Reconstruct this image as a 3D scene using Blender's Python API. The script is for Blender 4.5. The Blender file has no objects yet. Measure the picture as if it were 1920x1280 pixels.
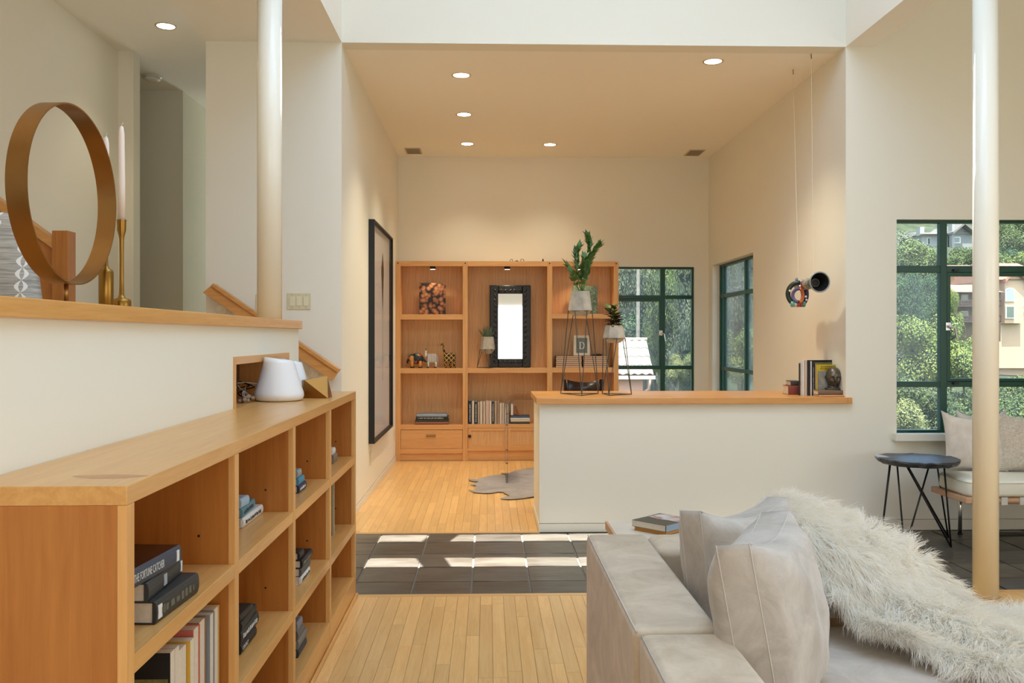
import bpy, bmesh, math, random
from mathutils import Vector, Matrix, noise
import numpy as np

R = random.Random(7)
C = bpy.context.scene.collection
sc = bpy.context.scene
PI = math.pi

# ------------------------------------------------------------------ camera, world, sun, large lights, exposure
F = 1680.0                      # focal length in pixels of a 1920 wide frame
TH = math.atan(45 / F)          # camera turned slightly to the right of the room's axis
H = 1.31                        # eye height
V0 = 631.0                      # horizon row
cam = bpy.data.cameras.new('camera')
cam.sensor_width = 36.0
cam.lens = F / 1920 * 36
cam.clip_start = 0.05
cam.clip_end = 400
co = bpy.data.objects.new('camera', cam)
C.objects.link(co)
co.location = (0, 0, H)
co.rotation_euler = (PI / 2, 0, -TH)
sc.camera = co
cam.shift_y = (V0 - 640) / 1920.0

w = bpy.data.worlds.new('sky')
sc.world = w
w.use_nodes = True
nt = w.node_tree
bg = nt.nodes['Background']
sky = nt.nodes.new('ShaderNodeTexSky')
sky.sky_type = 'NISHITA'
sky.sun_disc = False
sky.sun_elevation = math.radians(60)
sky.sun_rotation = math.radians(180)
sky.air_density = 1.0
sky.dust_density = 1.5
nt.links.new(sky.outputs[0], bg.inputs[0])
bg.inputs[1].default_value = 0.95

SUN_L = Vector((0.05, 0.30, -0.95)).normalized()
sun = bpy.data.lights.new('sun', 'SUN')
sun.energy = 20.0
sun.angle = math.radians(0.25)
sun.color = (1.0, 0.98, 0.96)
so = bpy.data.objects.new('sun', sun)
C.objects.link(so)
so.location = (0, 0, 12)
so.rotation_euler = SUN_L.to_track_quat('-Z', 'Y').to_euler()

def area(name, loc, direction, sx, sy, power, col):
    l = bpy.data.lights.new(name, 'AREA')
    l.shape = 'RECTANGLE'
    l.size = sx
    l.size_y = sy
    l.energy = power
    l.color = col
    o = bpy.data.objects.new(name, l)
    C.objects.link(o)
    o.location = loc
    o.rotation_euler = Vector(direction).to_track_quat('-Z', 'Y').to_euler()
    return o

area('skylight_daylight', (0.72, 1.9, 4.85), (0, 0, -1), 2.9, 4.4, 90, (0.38, 0.64, 1.0))
area('rear_window_daylight', (1.2, -2.85, 1.15), (0, 1, -0.05), 4.9, 1.8, 56, (0.88, 0.92, 0.97))
area('bay_side_fill', (4.68, 1.2, 1.6), (-1, 0.0, 0.05), 3.6, 1.8, 34, (0.85, 0.92, 0.98))  # added lamp at the windowless east wall, standing in for unseen daylight
area('landing_wall_fill', (-1.95, 2.4, 3.36), (-1, 0.1, -0.5), 2.4, 0.5, 6, (1.0, 0.93, 0.80))  # lamp added out of view to brighten the landing wall; no skylight there
area('hall_window_daylight', (-2.2, 11.9, 2.2), (-0.1, -1, 0), 0.6, 1.8, 34, (0.72, 0.88, 1.0))

vs = sc.view_settings
vs.view_transform = 'Standard'
vs.look = 'None'
vs.exposure = 0.45
vs.gamma = 1.0
vs.use_curve_mapping = False
sc.cycles.max_bounces = 10
sc.cycles.diffuse_bounces = 5
sc.cycles.glossy_bounces = 4
sc.cycles.transparent_max_bounces = 16
sc.cycles.sample_clamp_indirect = 6.0
sc.cycles.caustics_reflective = False
sc.cycles.caustics_refractive = False
sc.cycles.use_denoising = True

# ------------------------------------------------------------------ pixel to room helpers (rays of the survey, intersected with real planes)
_d = (math.sin(TH), math.cos(TH))
_r = (math.cos(TH), -math.sin(TH))

def ray(u, v):
    a = (u - 960) / F
    b = (V0 - v) / F
    return Vector((_d[0] + a * _r[0], _d[1] + a * _r[1], b))

def ony(u, v, y):
    q = ray(u, v)
    return Vector((0, 0, H)) + q * (y / q.y)

def onx(u, v, x):
    q = ray(u, v)
    return Vector((0, 0, H)) + q * (x / q.x)

def onz(u, v, z):
    q = ray(u, v)
    return Vector((0, 0, H)) + q * ((z - H) / q.z)

# ------------------------------------------------------------------ materials
def S(r, g, b, a=1.0):
    f = lambda c: (c / 255 / 12.92) if c / 255 <= 0.04045 else ((c / 255 + 0.055) / 1.055) ** 2.4
    return (f(r), f(g), f(b), a)

class NT:
    def __init__(s, name):
        s.m = bpy.data.materials.new(name)
        s.m.use_nodes = True
        s.t = s.m.node_tree
        s.p = s.t.nodes['Principled BSDF']
        s.out = s.t.nodes['Material Output']
    def n(s, typ, **kw):
        o = s.t.nodes.new(typ)
        for k, v in kw.items():
            setattr(o, k, v)
        return o
    def l(s, a, b):
        s.t.links.new(a, b)
    def ramp(s, fac, stops):
        r = s.n('ShaderNodeValToRGB')
        e = r.color_ramp.elements
        while len(e) < len(stops):
            e.new(0.5)
        for i, (p, c) in enumerate(stops):
            e[i].position = p
            e[i].color = c
        s.l(fac, r.inputs[0])
        return r.outputs[0]
    def coord(s, scale=(1, 1, 1), rnd=True, kind='Object', rot=(0, 0, 0)):
        tc = s.n('ShaderNodeTexCoord')
        mp = s.n('ShaderNodeMapping')
        mp.inputs['Scale'].default_value = scale
        mp.inputs['Rotation'].default_value = rot
        if rnd:
            oi = s.n('ShaderNodeObjectInfo')
            ad = s.n('ShaderNodeVectorMath', operation='MULTIPLY_ADD')
            cb = s.n('ShaderNodeCombineXYZ')
            for k in range(3):
                s.l(oi.outputs['Random'], cb.inputs[k])
            s.l(cb.outputs[0], ad.inputs[0])
            ad.inputs[1].default_value = (17.3, 31.7, 23.1)
            s.l(tc.outputs[kind], ad.inputs[2])
            s.l(ad.outputs[0], mp.inputs[0])
        else:
            s.l(tc.outputs[kind], mp.inputs[0])
        return mp.outputs[0]
    def noise(s, vec, scale, detail=4, rough=0.55, dist=0.0):
        o = s.n('ShaderNodeTexNoise')
        o.inputs['Scale'].default_value = scale
        o.inputs['Detail'].default_value = detail
        o.inputs['Roughness'].default_value = rough
        o.inputs['Distortion'].default_value = dist
        s.l(vec, o.inputs['Vector'])
        return o.outputs[0]
    def bump(s, h, strength=0.2, dist=0.01):
        b = s.n('ShaderNodeBump')
        b.inputs['Strength'].default_value = strength
        b.inputs['Distance'].default_value = dist
        s.l(h, b.inputs['Height'])
        s.l(b.outputs[0], s.p.inputs['Normal'])
    def bright_random(s, col, lo, hi):
        oi = s.n('ShaderNodeObjectInfo')
        mr = s.n('ShaderNodeMapRange')
        mr.inputs[3].default_value = lo
        mr.inputs[4].default_value = hi
        s.l(oi.outputs['Random'], mr.inputs[0])
        hs = s.n('ShaderNodeHueSaturation')
        s.l(mr.outputs[0], hs.inputs['Value'])
        s.l(col, hs.inputs['Color'])
        return hs.outputs[0]

def plain(name, col, rough=0.6, metal=0.0, spec=0.5, var=0.0, scale=20.0, emit=None):
    m = NT(name)
    m.p.inputs['Roughness'].default_value = rough
    m.p.inputs['Metallic'].default_value = metal
    m.p.inputs['Specular IOR Level'].default_value = spec
    if var:
        c2 = tuple(max(0, c * (1 - var)) for c in col[:3]) + (1,)
        c1 = tuple(min(1, c * (1 + var)) for c in col[:3]) + (1,)
        f = m.noise(m.coord(), scale)
        m.l(m.ramp(f, [(0.3, c2), (0.7, c1)]), m.p.inputs['Base Color'])
    else:
        m.p.inputs['Base Color'].default_value = col
    if emit:
        m.p.inputs['Emission Color'].default_value = emit[0]
        m.p.inputs['Emission Strength'].default_value = emit[1]
    return m.m

def wood(name, c1, c2, axis='y', rough=0.35, rand=(0.9, 1.08), grain=1.0, figure=0.0):
    m = NT(name)
    sc_ = {'x': (1.2, 22, 22), 'y': (22, 1.2, 22), 'z': (22, 22, 1.2)}[axis]
    v = m.coord(tuple(k * grain for k in sc_))
    f = m.noise(v, 1.6, 5, 0.6, 0.8)
    v2 = m.coord(tuple(k * 4 * grain for k in sc_))
    f2 = m.noise(v2, 2.2, 3, 0.6)
    mx = m.n('ShaderNodeMath', operation='MULTIPLY_ADD')
    m.l(f2, mx.inputs[0])
    mx.inputs[1].default_value = 0.35
    m.l(f, mx.inputs[2])
    col = m.ramp(mx.outputs[0], [(0.42, c2), (0.85, c1)])
    if figure:
        wv = m.n('ShaderNodeTexWave')
        wv.inputs['Scale'].default_value = 5.0
        wv.inputs['Distortion'].default_value = 9.0
        wv.inputs['Detail'].default_value = 2.0
        wv.inputs['Detail Scale'].default_value = 1.3
        m.l(m.coord({'x': (0.5, 2, 2), 'y': (2, 0.5, 2), 'z': (2, 2, 0.5)}[axis]), wv.inputs['Vector'])
        mixc = m.n('ShaderNodeMixRGB', blend_type='MULTIPLY')
        mixc.inputs[0].default_value = figure
        m.l(col, mixc.inputs[1])
        m.l(m.ramp(wv.outputs[1], [(0.0, (0.72, 0.66, 0.58, 1)), (0.5, (1, 1, 1, 1))]), mixc.inputs[2])
        col = mixc.outputs[0]
    col = m.bright_random(col, *rand)
    m.l(col, m.p.inputs['Base Color'])
    m.p.inputs['Roughness'].default_value = rough
    m.p.inputs['Specular IOR Level'].default_value = 0.45
    m.bump(f2, 0.04, 0.002)
    return m.m

def fabric(name, c1, c2, blotch=3.0, fine=260.0, bump=0.15, rough=0.95, sheen=0.3):
    m = NT(name)
    f = m.noise(m.coord(), blotch, 7, 0.68, 0.9)
    m.l(m.ramp(f, [(0.32, c2), (0.68, c1)]), m.p.inputs['Base Color'])
    m.p.inputs['Roughness'].default_value = rough
    m.p.inputs['Specular IOR Level'].default_value = 0.15
    m.p.inputs['Sheen Weight'].default_value = sheen
    g = m.noise(m.coord(), fine, 2)
    m.bump(g, bump, 0.002)
    return m.m

def glass(name, tint=(0.77, 0.81, 0.79, 1), refl=0.5, haze=0.0):
    m = NT(name)
    tr = m.n('ShaderNodeBsdfTransparent')
    tr.inputs[0].default_value = tint
    gl = m.n('ShaderNodeBsdfGlossy')
    gl.inputs['Roughness'].default_value = 0.02
    fr = m.n('ShaderNodeFresnel')
    fr.inputs[0].default_value = 1.45
    mu = m.n('ShaderNodeMath', operation='MULTIPLY')
    m.l(fr.outputs[0], mu.inputs[0])
    mu.inputs[1].default_value = refl
    mx = m.n('ShaderNodeMixShader')
    m.l(mu.outputs[0], mx.inputs[0])
    m.l(tr.outputs[0], mx.inputs[1])
    m.l(gl.outputs[0], mx.inputs[2])
    if haze:  # haze over the outside view, put into the glass as a pale film
        df = m.n('ShaderNodeBsdfDiffuse')
        df.inputs[0].default_value = (0.8, 0.82, 0.8, 1)
        tl = m.n('ShaderNodeBsdfTranslucent')
        tl.inputs[0].default_value = (0.8, 0.82, 0.8, 1)
        ad = m.n('ShaderNodeMixShader')
        ad.inputs[0].default_value = 0.5
        m.l(df.outputs[0], ad.inputs[1])
        m.l(tl.outputs[0], ad.inputs[2])
        m2 = m.n('ShaderNodeMixShader')
        nz = m.noise(m.coord((1, 1, 0.25)), 3.0, 3)
        mr = m.n('ShaderNodeMapRange')
        mr.inputs[1].default_value = 0.3
        mr.inputs[2].default_value = 0.75
        mr.inputs[3].default_value = haze * 0.4
        mr.inputs[4].default_value = haze * 1.8
        m.l(nz, mr.inputs[0])
        m.l(mr.outputs[0], m2.inputs[0])
        m.l(mx.outputs[0], m2.inputs[1])
        m.l(ad.outputs[0], m2.inputs[2])
        mx = m2
    m.l(mx.outputs[0], m.out.inputs[0])
    return m.m

M = {}
M['wall'] = plain('wall_paint', S(240, 235, 219), 0.85, spec=0.2)
M['ceil'] = plain('ceiling_paint', S(252, 247, 234), 0.9, spec=0.2)
M['trim'] = plain('trim_paint', S(236, 230, 214), 0.5)
M['dark'] = plain('dark_joint', S(110, 76, 44), 0.9)  # dark brown seen in the plank joints and at the column feet
M['maple_y'] = wood('maple_along_shelf', S(226, 172, 102), S(208, 148, 78), 'y', 0.28, (0.95, 1.05))
M['maple_z'] = wood('maple_upright_shaded', S(190, 122, 52), S(172, 102, 38), 'z', 0.35, (0.95, 1.05), 0.8, 0.14)  # deeper orange veneer tone, with the end panel's shade worked into the colour
M['maple_x'] = wood('maple_across', S(220, 160, 92), S(202, 138, 72), 'x', 0.3, (0.95, 1.05))
M['maple_edge'] = wood('maple_edging', S(226, 172, 104), S(212, 152, 84), 'z', 0.35, (0.96, 1.04))
M['oak_x'] = wood('bookcase_oak_across', S(228, 174, 112), S(212, 152, 90), 'x', 0.4, (0.96, 1.04))
M['oak_z'] = wood('bookcase_oak_upright', S(228, 174, 112), S(212, 152, 90), 'z', 0.4, (0.96, 1.04))
M['oak_panel'] = wood('bookcase_panel', S(228, 182, 126), S(212, 162, 104), 'z', 0.45, (0.97, 1.03), 1.0, 0.3)
M['floor'] = wood('maple_floor', S(240, 195, 128), S(224, 172, 104), 'y', 0.3, (0.90, 1.08))
M['nosing'] = wood('maple_floor_border', S(228, 182, 120), S(212, 160, 98), 'x', 0.3, (0.97, 1.03))
M['green'] = plain('green_painted_steel', S(12, 66, 50), 0.35)
M['glass'] = glass('window_glass', haze=0.07)
M['picglass'] = glass('picture_glass', (0.95, 0.95, 0.95, 1), 0.4)
M['steel'] = plain('brushed_steel', S(170, 170, 165), 0.3, 1.0)
M['chrome'] = plain('chrome', S(210, 210, 212), 0.12, 1.0)
M['blackmetal'] = plain('black_iron', S(44, 43, 42), 0.4, 0.6)
M['wire'] = plain('grey_wire', S(92, 88, 82), 0.45, 0.7)
M['column'] = plain('column_paint', S(250, 242, 222), 0.25)
M['white_ceramic'] = plain('white_ceramic', S(240, 238, 236), 0.25)
M['black'] = plain('black_lacquer', S(16, 16, 15), 0.4)
M['black_frame'] = plain('black_frame', S(14, 16, 14), 0.55)
M['brass'] = plain('aged_brass', S(150, 112, 52), 0.32, 1.0, var=0.15, scale=6)
M['bronze_ring'] = plain('bronze_band', S(164, 124, 76), 0.34, 1.0, var=0.2, scale=3)
M['gold'] = plain('gold_facets', S(150, 104, 52), 0.28, 1.0)
M['wax'] = plain('candle_wax', S(240, 222, 208), 0.5)
M['concrete'] = plain('concrete', S(176, 168, 152), 0.9, var=0.22, scale=16)
M['soil'] = plain('soil', S(70, 62, 34), 1.0, var=0.5, scale=60)
M['plate'] = plain('switch_plate', S(222, 212, 176), 0.4)
M['switch'] = plain('switch_rocker', S(232, 224, 190), 0.3)
M['detector'] = plain('white_plastic', S(225, 220, 208), 0.4)
M['vent'] = plain('vent_paint', S(206, 190, 160), 0.6)
M['lamp'] = plain('lamp_lens', (1, 0.93, 0.8, 1), 0.5, emit=((1.0, 0.9, 0.74, 1), 9.0))
M['puck'] = plain('puck_lens', (1, 0.9, 0.85, 1), 0.5, emit=((1.0, 0.86, 0.82, 1), 3.0))
M['mirror'] = plain('mirror_silver', (0.97, 0.96, 0.94, 1), 0.04, 1.0)
M['suede'] = fabric('suede', S(212, 198, 182), S(184, 168, 152), 7.0, 240, 0.12)
M['suede_arm'] = fabric('suede_arm', S(216, 196, 170), S(186, 165, 138), 6.5, 240, 0.12)
M['suede_grey'] = fabric('suede_cushion', S(204, 193, 180), S(172, 160, 147), 8.0, 240, 0.15)
M['seam'] = plain('suede_seam', S(204, 195, 184), 0.9)
M['linen'] = fabric('linen', S(224, 214, 202), S(206, 194, 180), 12, 500, 0.25)
M['boucle'] = fabric('boucle', S(222, 212, 196), S(180, 166, 148), 70, 160, 0.9)
M['leather_white'] = plain('white_leather', S(232, 230, 214), 0.45)
M['strap'] = plain('grey_white_strap', S(208, 204, 196), 0.6)
M['bench_wood'] = wood('bench_wood', S(216, 174, 138), S(200, 154, 116), 'x', 0.4)
M['fur_base'] = plain('fur_hide', S(236, 226, 206), 0.95)
M['hide'] = fabric('cowhide', S(176, 166, 158), S(138, 128, 120), 4, 180, 0.3)
M['acrylic'] = glass('clear_acrylic', (0.97, 0.97, 0.965, 1), 0.8)
M['darkwood'] = plain('espresso_wood', S(38, 18, 12), 0.3)
M['cord'] = plain('hanging_wire', S(238, 226, 200), 0.5)
M['paper'] = plain('book_pages', S(226, 212, 190), 0.9, var=0.06, scale=120)
M['print_white'] = plain('white_ink', S(225, 225, 220), 0.7)
M['stone_top'] = plain('travertine', S(222, 210, 192), 0.4, var=0.08, scale=9)
M['bust'] = plain('bust_bronze', S(96, 88, 76), 0.38, 0.6, var=0.2, scale=25)

def slate():
    m = NT('slate')
    v = m.coord((3, 9, 3))
    f = m.noise(v, 1.0, 7, 0.65, 0.4)
    col = m.ramp(f, [(0.25, S(60, 52, 40)), (0.45, S(82, 76, 66)), (0.6, S(92, 88, 80)), (0.78, S(112, 90, 62))])
    m.l(m.bright_random(col, 0.8, 1.25), m.p.inputs['Base Color'])
    m.p.inputs['Roughness'].default_value = 0.36
    g = m.noise(m.coord((2, 10, 2)), 3.0, 6, 0.6, 0.6)
    m.bump(g, 0.35, 0.006)
    return m.m
M['slate'] = slate()
M['grout'] = plain('grout', S(118, 110, 98), 0.9, var=0.1)

def slab():
    m = NT('slab_slate')
    f = m.noise(m.coord((6, 6, 6)), 1.0, 6)
    m.l(m.ramp(f, [(0.3, S(34, 35, 38)), (0.7, S(58, 60, 66))]), m.p.inputs['Base Color'])
    m.p.inputs['Roughness'].default_value = 0.42
    m.bump(m.noise(m.coord((12, 12, 30)), 2.0, 5), 0.6, 0.008)
    return m.m
M['slab'] = slab()

_cols = {}
def colmat(rgb, rough=0.55):
    k = (tuple(rgb), rough)
    if k not in _cols:
        _cols[k] = plain('paint_%d_%d_%d' % tuple(rgb), S(*rgb), rough)
    return _cols[k]

# ------------------------------------------------------------------ mesh builder
WORLD = {}
class MB:
    def __init__(s):
        s.v = []
        s.f = []
        s.mi = []
        s.cur = 0
        s.smooth = []
        s.sm = False
    def add(s, vs, fs):
        b = len(s.v)
        s.v += [tuple(q) for q in vs]
        for q in fs:
            s.f.append(tuple(i + b for i in q))
            s.mi.append(s.cur)
            s.smooth.append(s.sm)
        return s
    def box(s, x0, x1, y0, y1, z0, z1):
        return s.add([(x0, y0, z0), (x1, y0, z0), (x1, y1, z0), (x0, y1, z0), (x0, y0, z1), (x1, y0, z1), (x1, y1, z1), (x0, y1, z1)],
                     [(0, 3, 2, 1), (4, 5, 6, 7), (0, 1, 5, 4), (1, 2, 6, 5), (2, 3, 7, 6), (3, 0, 4, 7)])
    def obox(s, c, size, m):
        c = Vector(c)
        a, b, d = [q / 2 for q in size]
        pts = [c + m @ Vector((i * a, j * b, k * d)) for k in (-1, 1) for j in (-1, 1) for i in (-1, 1)]
        return s.add(pts, [(0, 2, 3, 1), (4, 5, 7, 6), (0, 1, 5, 4), (1, 3, 7, 5), (3, 2, 6, 7), (2, 0, 4, 6)])
    def prism(s, poly, z0, z1):
        n = len(poly)
        a = [(p[0], p[1], z0) for p in poly] + [(p[0], p[1], z1) for p in poly]
        fs = [tuple(range(n))[::-1], tuple(range(n, 2 * n))]
        fs += [(i, (i + 1) % n, n + (i + 1) % n, n + i) for i in range(n)]
        return s.add(a, fs)
    def hull_xz(s, poly, y0, y1):           # polygon in x,z extruded along y
        n = len(poly)
        a = [(p[0], y0, p[1]) for p in poly] + [(p[0], y1, p[1]) for p in poly]
        fs = [tuple(range(n)), tuple(range(n, 2 * n))[::-1]]
        fs += [(i, n + i, n + (i + 1) % n, (i + 1) % n) for i in range(n)]
        return s.add(a, fs)
    def tube(s, path, r, n=8, closed=False, cap=True):
        P = [Vector(p) for p in path]
        m = len(P)
        rr = r if isinstance(r, (list, tuple)) else [r] * m
        vs = []
        up = None
        for i in range(m):
            if closed:
                t = P[(i + 1) % m] - P[i - 1]
            else:
                t = P[min(i + 1, m - 1)] - P[max(i - 1, 0)]
            if t.length < 1e-9:
                t = Vector((0, 0, 1))
            t.normalize()
            if up is None:
                up = Vector((0, 0, 1)) if abs(t.z) < 0.9 else Vector((1, 0, 0))
            x = t.cross(up)
            if x.length < 1e-6:
                x = t.cross(Vector((0, 1, 0)))
            x.normalize()
            y = x.cross(t).normalized()
            up = y
            for k in range(n):
                a = 2 * PI * k / n
                vs.append(P[i] + (x * math.cos(a) + y * math.sin(a)) * rr[i])
        fs = []
        for i in range(m if closed else m - 1):
            j = (i + 1) % m
            for k in range(n):
                l = (k + 1) % n
                fs.append((i * n + k, i * n + l, j * n + l, j * n + k))
        if cap and not closed:
            fs.append(tuple(range(n))[::-1])
            fs.append(tuple((m - 1) * n + k for k in range(n)))
        return s.add(vs, fs)
    def lathe(s, prof, c=(0, 0, 0), n=24, axis='z', cap=True, off=0.0):
        vs = []
        for r, z in prof:
            for k in range(n):
                a = 2 * PI * k / n + off
                q = (r * math.cos(a), r * math.sin(a), z)
                if axis == 'y':
                    q = (q[0], q[2], q[1])
                elif axis == 'x':
                    q = (q[2], q[0], q[1])
                vs.append((c[0] + q[0], c[1] + q[1], c[2] + q[2]))
        fs = []
        for i in range(len(prof) - 1):
            for k in range(n):
                l = (k + 1) % n
                fs.append((i * n + k, i * n + l, (i + 1) * n + l, (i + 1) * n + k))
        if cap:
            fs.append(tuple(range(n))[::-1])
            b = (len(prof) - 1) * n
            fs.append(tuple(b + k for k in range(n)))
        return s.add(vs, fs)
    def ball(s, c, r, n=12, m=8, rot=None):
        if not isinstance(r, (tuple, list)):
            r = (r, r, r)
        vs = []
        for i in range(m + 1):
            t = PI * i / m
            for k in range(n):
                a = 2 * PI * k / n
                q = Vector((r[0] * math.sin(t) * math.cos(a), r[1] * math.sin(t) * math.sin(a), r[2] * math.cos(t)))
                if rot:
                    q = rot @ q
                vs.append(Vector(c) + q)
        fs = []
        for i in range(m):
            for k in range(n):
                l = (k + 1) % n
                fs.append((i * n + k, (i + 1) * n + k, (i + 1) * n + l, i * n + l))
        return s.add(vs, fs)
    def grid(s, fn, nu, nv):
        vs = [fn(i / nu, j / nv) for i in range(nu + 1) for j in range(nv + 1)]
        w_ = nv + 1
        return s.add(vs, [(i * w_ + j, (i + 1) * w_ + j, (i + 1) * w_ + j + 1, i * w_ + j + 1) for i in range(nu) for j in range(nv)])
    def build(s, name, mat, parent=None, bev=0.0, smooth=None, seg=2, local=False, fix=True):
        me = bpy.data.meshes.new(name)
        if parent is not None:
            o0 = Vector((0, 0, 0)) if local else WORLD[parent.name]
        else:
            a = np.array(s.v)
            lo, hi = a.min(0), a.max(0)
            o0 = Vector(((lo[0] + hi[0]) / 2, (lo[1] + hi[1]) / 2, lo[2]))
        me.from_pydata([(p[0] - o0.x, p[1] - o0.y, p[2] - o0.z) for p in s.v], [], s.f)
        mats = mat if isinstance(mat, (list, tuple)) else [mat]
        for q in mats:
            me.materials.append(q)
        if len(mats) > 1:
            me.polygons.foreach_set('material_index', s.mi)
        sm = s.smooth if smooth is None else [smooth] * len(s.f)
        if any(sm):
            me.polygons.foreach_set('use_smooth', sm)
        if fix:
            bm = bmesh.new()
            bm.from_mesh(me)
            bmesh.ops.recalc_face_normals(bm, faces=bm.faces)
            bm.to_mesh(me)
            bm.free()
        me.update()
        o = bpy.data.objects.new(name, me)
        C.objects.link(o)
        if parent is not None:
            o.parent = parent
            WORLD[o.name] = o0 if not local else Vector((0, 0, 0))
        else:
            o.location = o0
            WORLD[o.name] = o0
        if bev:
            b = o.modifiers.new('edge', 'BEVEL')
            b.width = bev
            b.segments = seg
            b.limit_method = 'ANGLE'
        return o

def thing(name, label, cat, loc=(0, 0, 0), group=None):
    o = bpy.data.objects.new(name, None)
    o.empty_display_size = 0.05
    C.objects.link(o)
    o.location = loc
    WORLD[o.name] = Vector(loc)
    return tag(o, label, cat, group)

GROUPS = {'book': 'books on shelves and tables', 'tree': 'trees outside the windows', 'eucalyptus_tree': 'bare pale trunks outside', 'pillow': 'pillows on the bench',
          'sofa_cushion': 'sofa cushions', 'candlestick': 'candlesticks on the ledge', 'candle': 'taper candles', 'vase': 'white ceramic vases', 'canvas_print': 'canvas prints in the tall bookcase',
          'plant_stand': 'wire plant stands', 'plant_pot': 'potted plants', 'wall_outlet': 'wall plates by the floor', 'ceiling_vent': 'ceiling vents', 'puck_light': 'bookcase puck lights',
          'hillside_house': 'houses on the hillside', 'shelf_figure': 'tiny figures on the bookcase', 'switch_plate': 'plates on the stair wall',
          'elephant_figurine': 'animal figurines', 'zebra_figurine': 'animal figurines', 'giraffe_figurine': 'animal figurines'}

def tag(o, label, cat, group=None):
    group = group or GROUPS.get(o.name.split('.')[0])
    o['label'] = label
    o['category'] = cat
    if group:
        o['group'] = group
    return o

def struct(o):
    o['kind'] = 'structure'
    return o

def stuff(o):
    o['kind'] = 'stuff'
    return o

def link_copy(src, parent, name=None, loc=None, rot=None, scale=None):
    o = src.copy()
    if name:
        o.name = name
    C.objects.link(o)
    o.parent = parent
    if loc is not None:
        o.location = loc
    if rot is not None:
        o.rotation_euler = rot
    if scale is not None:
        o.scale = scale
    return o

def child(mesh, name, parent, loc=(0, 0, 0), rot=(0, 0, 0), scale=(1, 1, 1)):
    o = bpy.data.objects.new(name, mesh)
    C.objects.link(o)
    o.parent = parent
    o.location = loc
    o.rotation_euler = rot
    o.scale = scale
    return o

def lettering(body, size, mat, parent, origin, xdir, ydir, name='lettering', align='LEFT', extrude=0.0003, squeeze=1.0):
    """flat lettering; origin, xdir and ydir are in the parent's own coordinates"""
    cu = bpy.data.curves.new('lettering', 'FONT')
    cu.body = body
    cu.size = size
    cu.align_x = align
    cu.align_y = 'CENTER'
    cu.extrude = extrude
    cu.resolution_u = 3
    tmp = bpy.data.objects.new('lettering_source', cu)
    C.objects.link(tmp)
    dg = bpy.context.evaluated_depsgraph_get()
    me = bpy.data.meshes.new_from_object(tmp.evaluated_get(dg))
    bpy.data.objects.remove(tmp)
    me.name = name
    me.materials.clear()
    me.materials.append(mat)
    o = bpy.data.objects.new(name, me)
    C.objects.link(o)
    o.parent = parent
    x = Vector(xdir).normalized()
    y = Vector(ydir).normalized()
    z = x.cross(y)
    mt = Matrix((x, y, z)).transposed().to_4x4()
    mt.translation = Vector(origin)
    o.matrix_local = mt @ Matrix.Diagonal((squeeze, 1, 1, 1))
    return o

def catmull(P, t):
    n = len(P) - 1
    x = min(max(t, 0), 1) * n
    i = min(int(x), n - 1)
    f = x - i
    p0, p1, p2, p3 = P[max(i - 1, 0)], P[i], P[i + 1], P[min(i + 2, n)]
    return 0.5 * ((2 * p1) + (p2 - p0) * f + (2 * p0 - 5 * p1 + 4 * p2 - p3) * f * f + (3 * p1 - p0 - 3 * p2 + p3) * f ** 3)

# ================================================================== THE SHELL
XL, XR, Y1, Y2, ZC = -0.975, 2.42, 6.0, 9.77, 3.27
ZT = 5.0           # top of the skylight well
ZU = 3.47          # ceiling over the raised landing
LZ = 0.74          # landing level
XS = -1.872        # left end of the wall beside the stairs

def B(*a):
    return MB().box(*a)

# back room walls
m = B(XL - 0.15, XL, 6.15, 9.92, 0, ZC)
struct(m.build('wall_left', M['wall']))
WB = dict(x0=1.40, x1=2.262, z0=0.66, z1=2.075)
m = MB()
m.box(XL, WB['x0'], Y2, 9.92, 0, ZC)
m.box(WB['x1'], XR, Y2, 9.92, 0, ZC)
m.box(WB['x0'], WB['x1'], Y2, 9.92, 0, WB['z0'])
m.box(WB['x0'], WB['x1'], Y2, 9.92, WB['z1'], ZC)
struct(m.build('wall_back', M['wall']))
WS = dict(y0=8.12, y1=9.60, z0=0.66, z1=2.08)
m = MB()
m.box(XR, XR + 0.15, 6.15, WS['y0'], 0, ZC)
m.box(XR, XR + 0.15, WS['y1'], 9.92, 0, ZC)
m.box(XR, XR + 0.15, WS['y0'], WS['y1'], 0, WS['z0'])
m.box(XR, XR + 0.15, WS['y0'], WS['y1'], WS['z1'], ZC)
struct(m.build('wall_right', M['wall']))
struct(B(XL - 0.15, XR + 0.15, 6.15, 9.92, ZC, ZC + 0.15).build('ceiling', M['ceil']))
# wall beside the stairs, with the header over the opening, and the bay wall
struct(B(XS, XL, 6.0, 6.15, 0, ZC).build('wall_stairs', M['wall']))
struct(B(XL, XR, 6.0, 6.15, ZC, ZT).build('wall_header', M['wall']))
WY = dict(x0=2.768, x1=4.38, z0=0.658, z1=2.105)
m = MB()
m.box(XR, WY['x0'], 6.0, 6.15, 0, ZT)
m.box(WY['x1'], 4.95, 6.0, 6.15, 0, ZT)
m.box(WY['x0'], WY['x1'], 6.0, 6.15, 0, WY['z0'])
m.box(WY['x0'], WY['x1'], 6.0, 6.15, WY['z1'], ZT)
struct(m.build('wall_bay', M['wall']))
struct(B(0.345, XR, 6.0, 6.72, 0, 0.859).build('wall_half', M['wall']))
# soffit over the landing edge and the beam over the bay
struct(B(XS, XL, -3.0, 6.0, ZC, ZT).build('ceiling_soffit', M['ceil']))
struct(B(XR, 2.61, -3.0, 6.0, ZC, ZT).build('ceiling_beam', M['ceil']))
struct(B(2.61, 4.95, -3.0, 6.0, 4.3, 4.45).build('ceiling_bay', M['ceil']))
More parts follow.
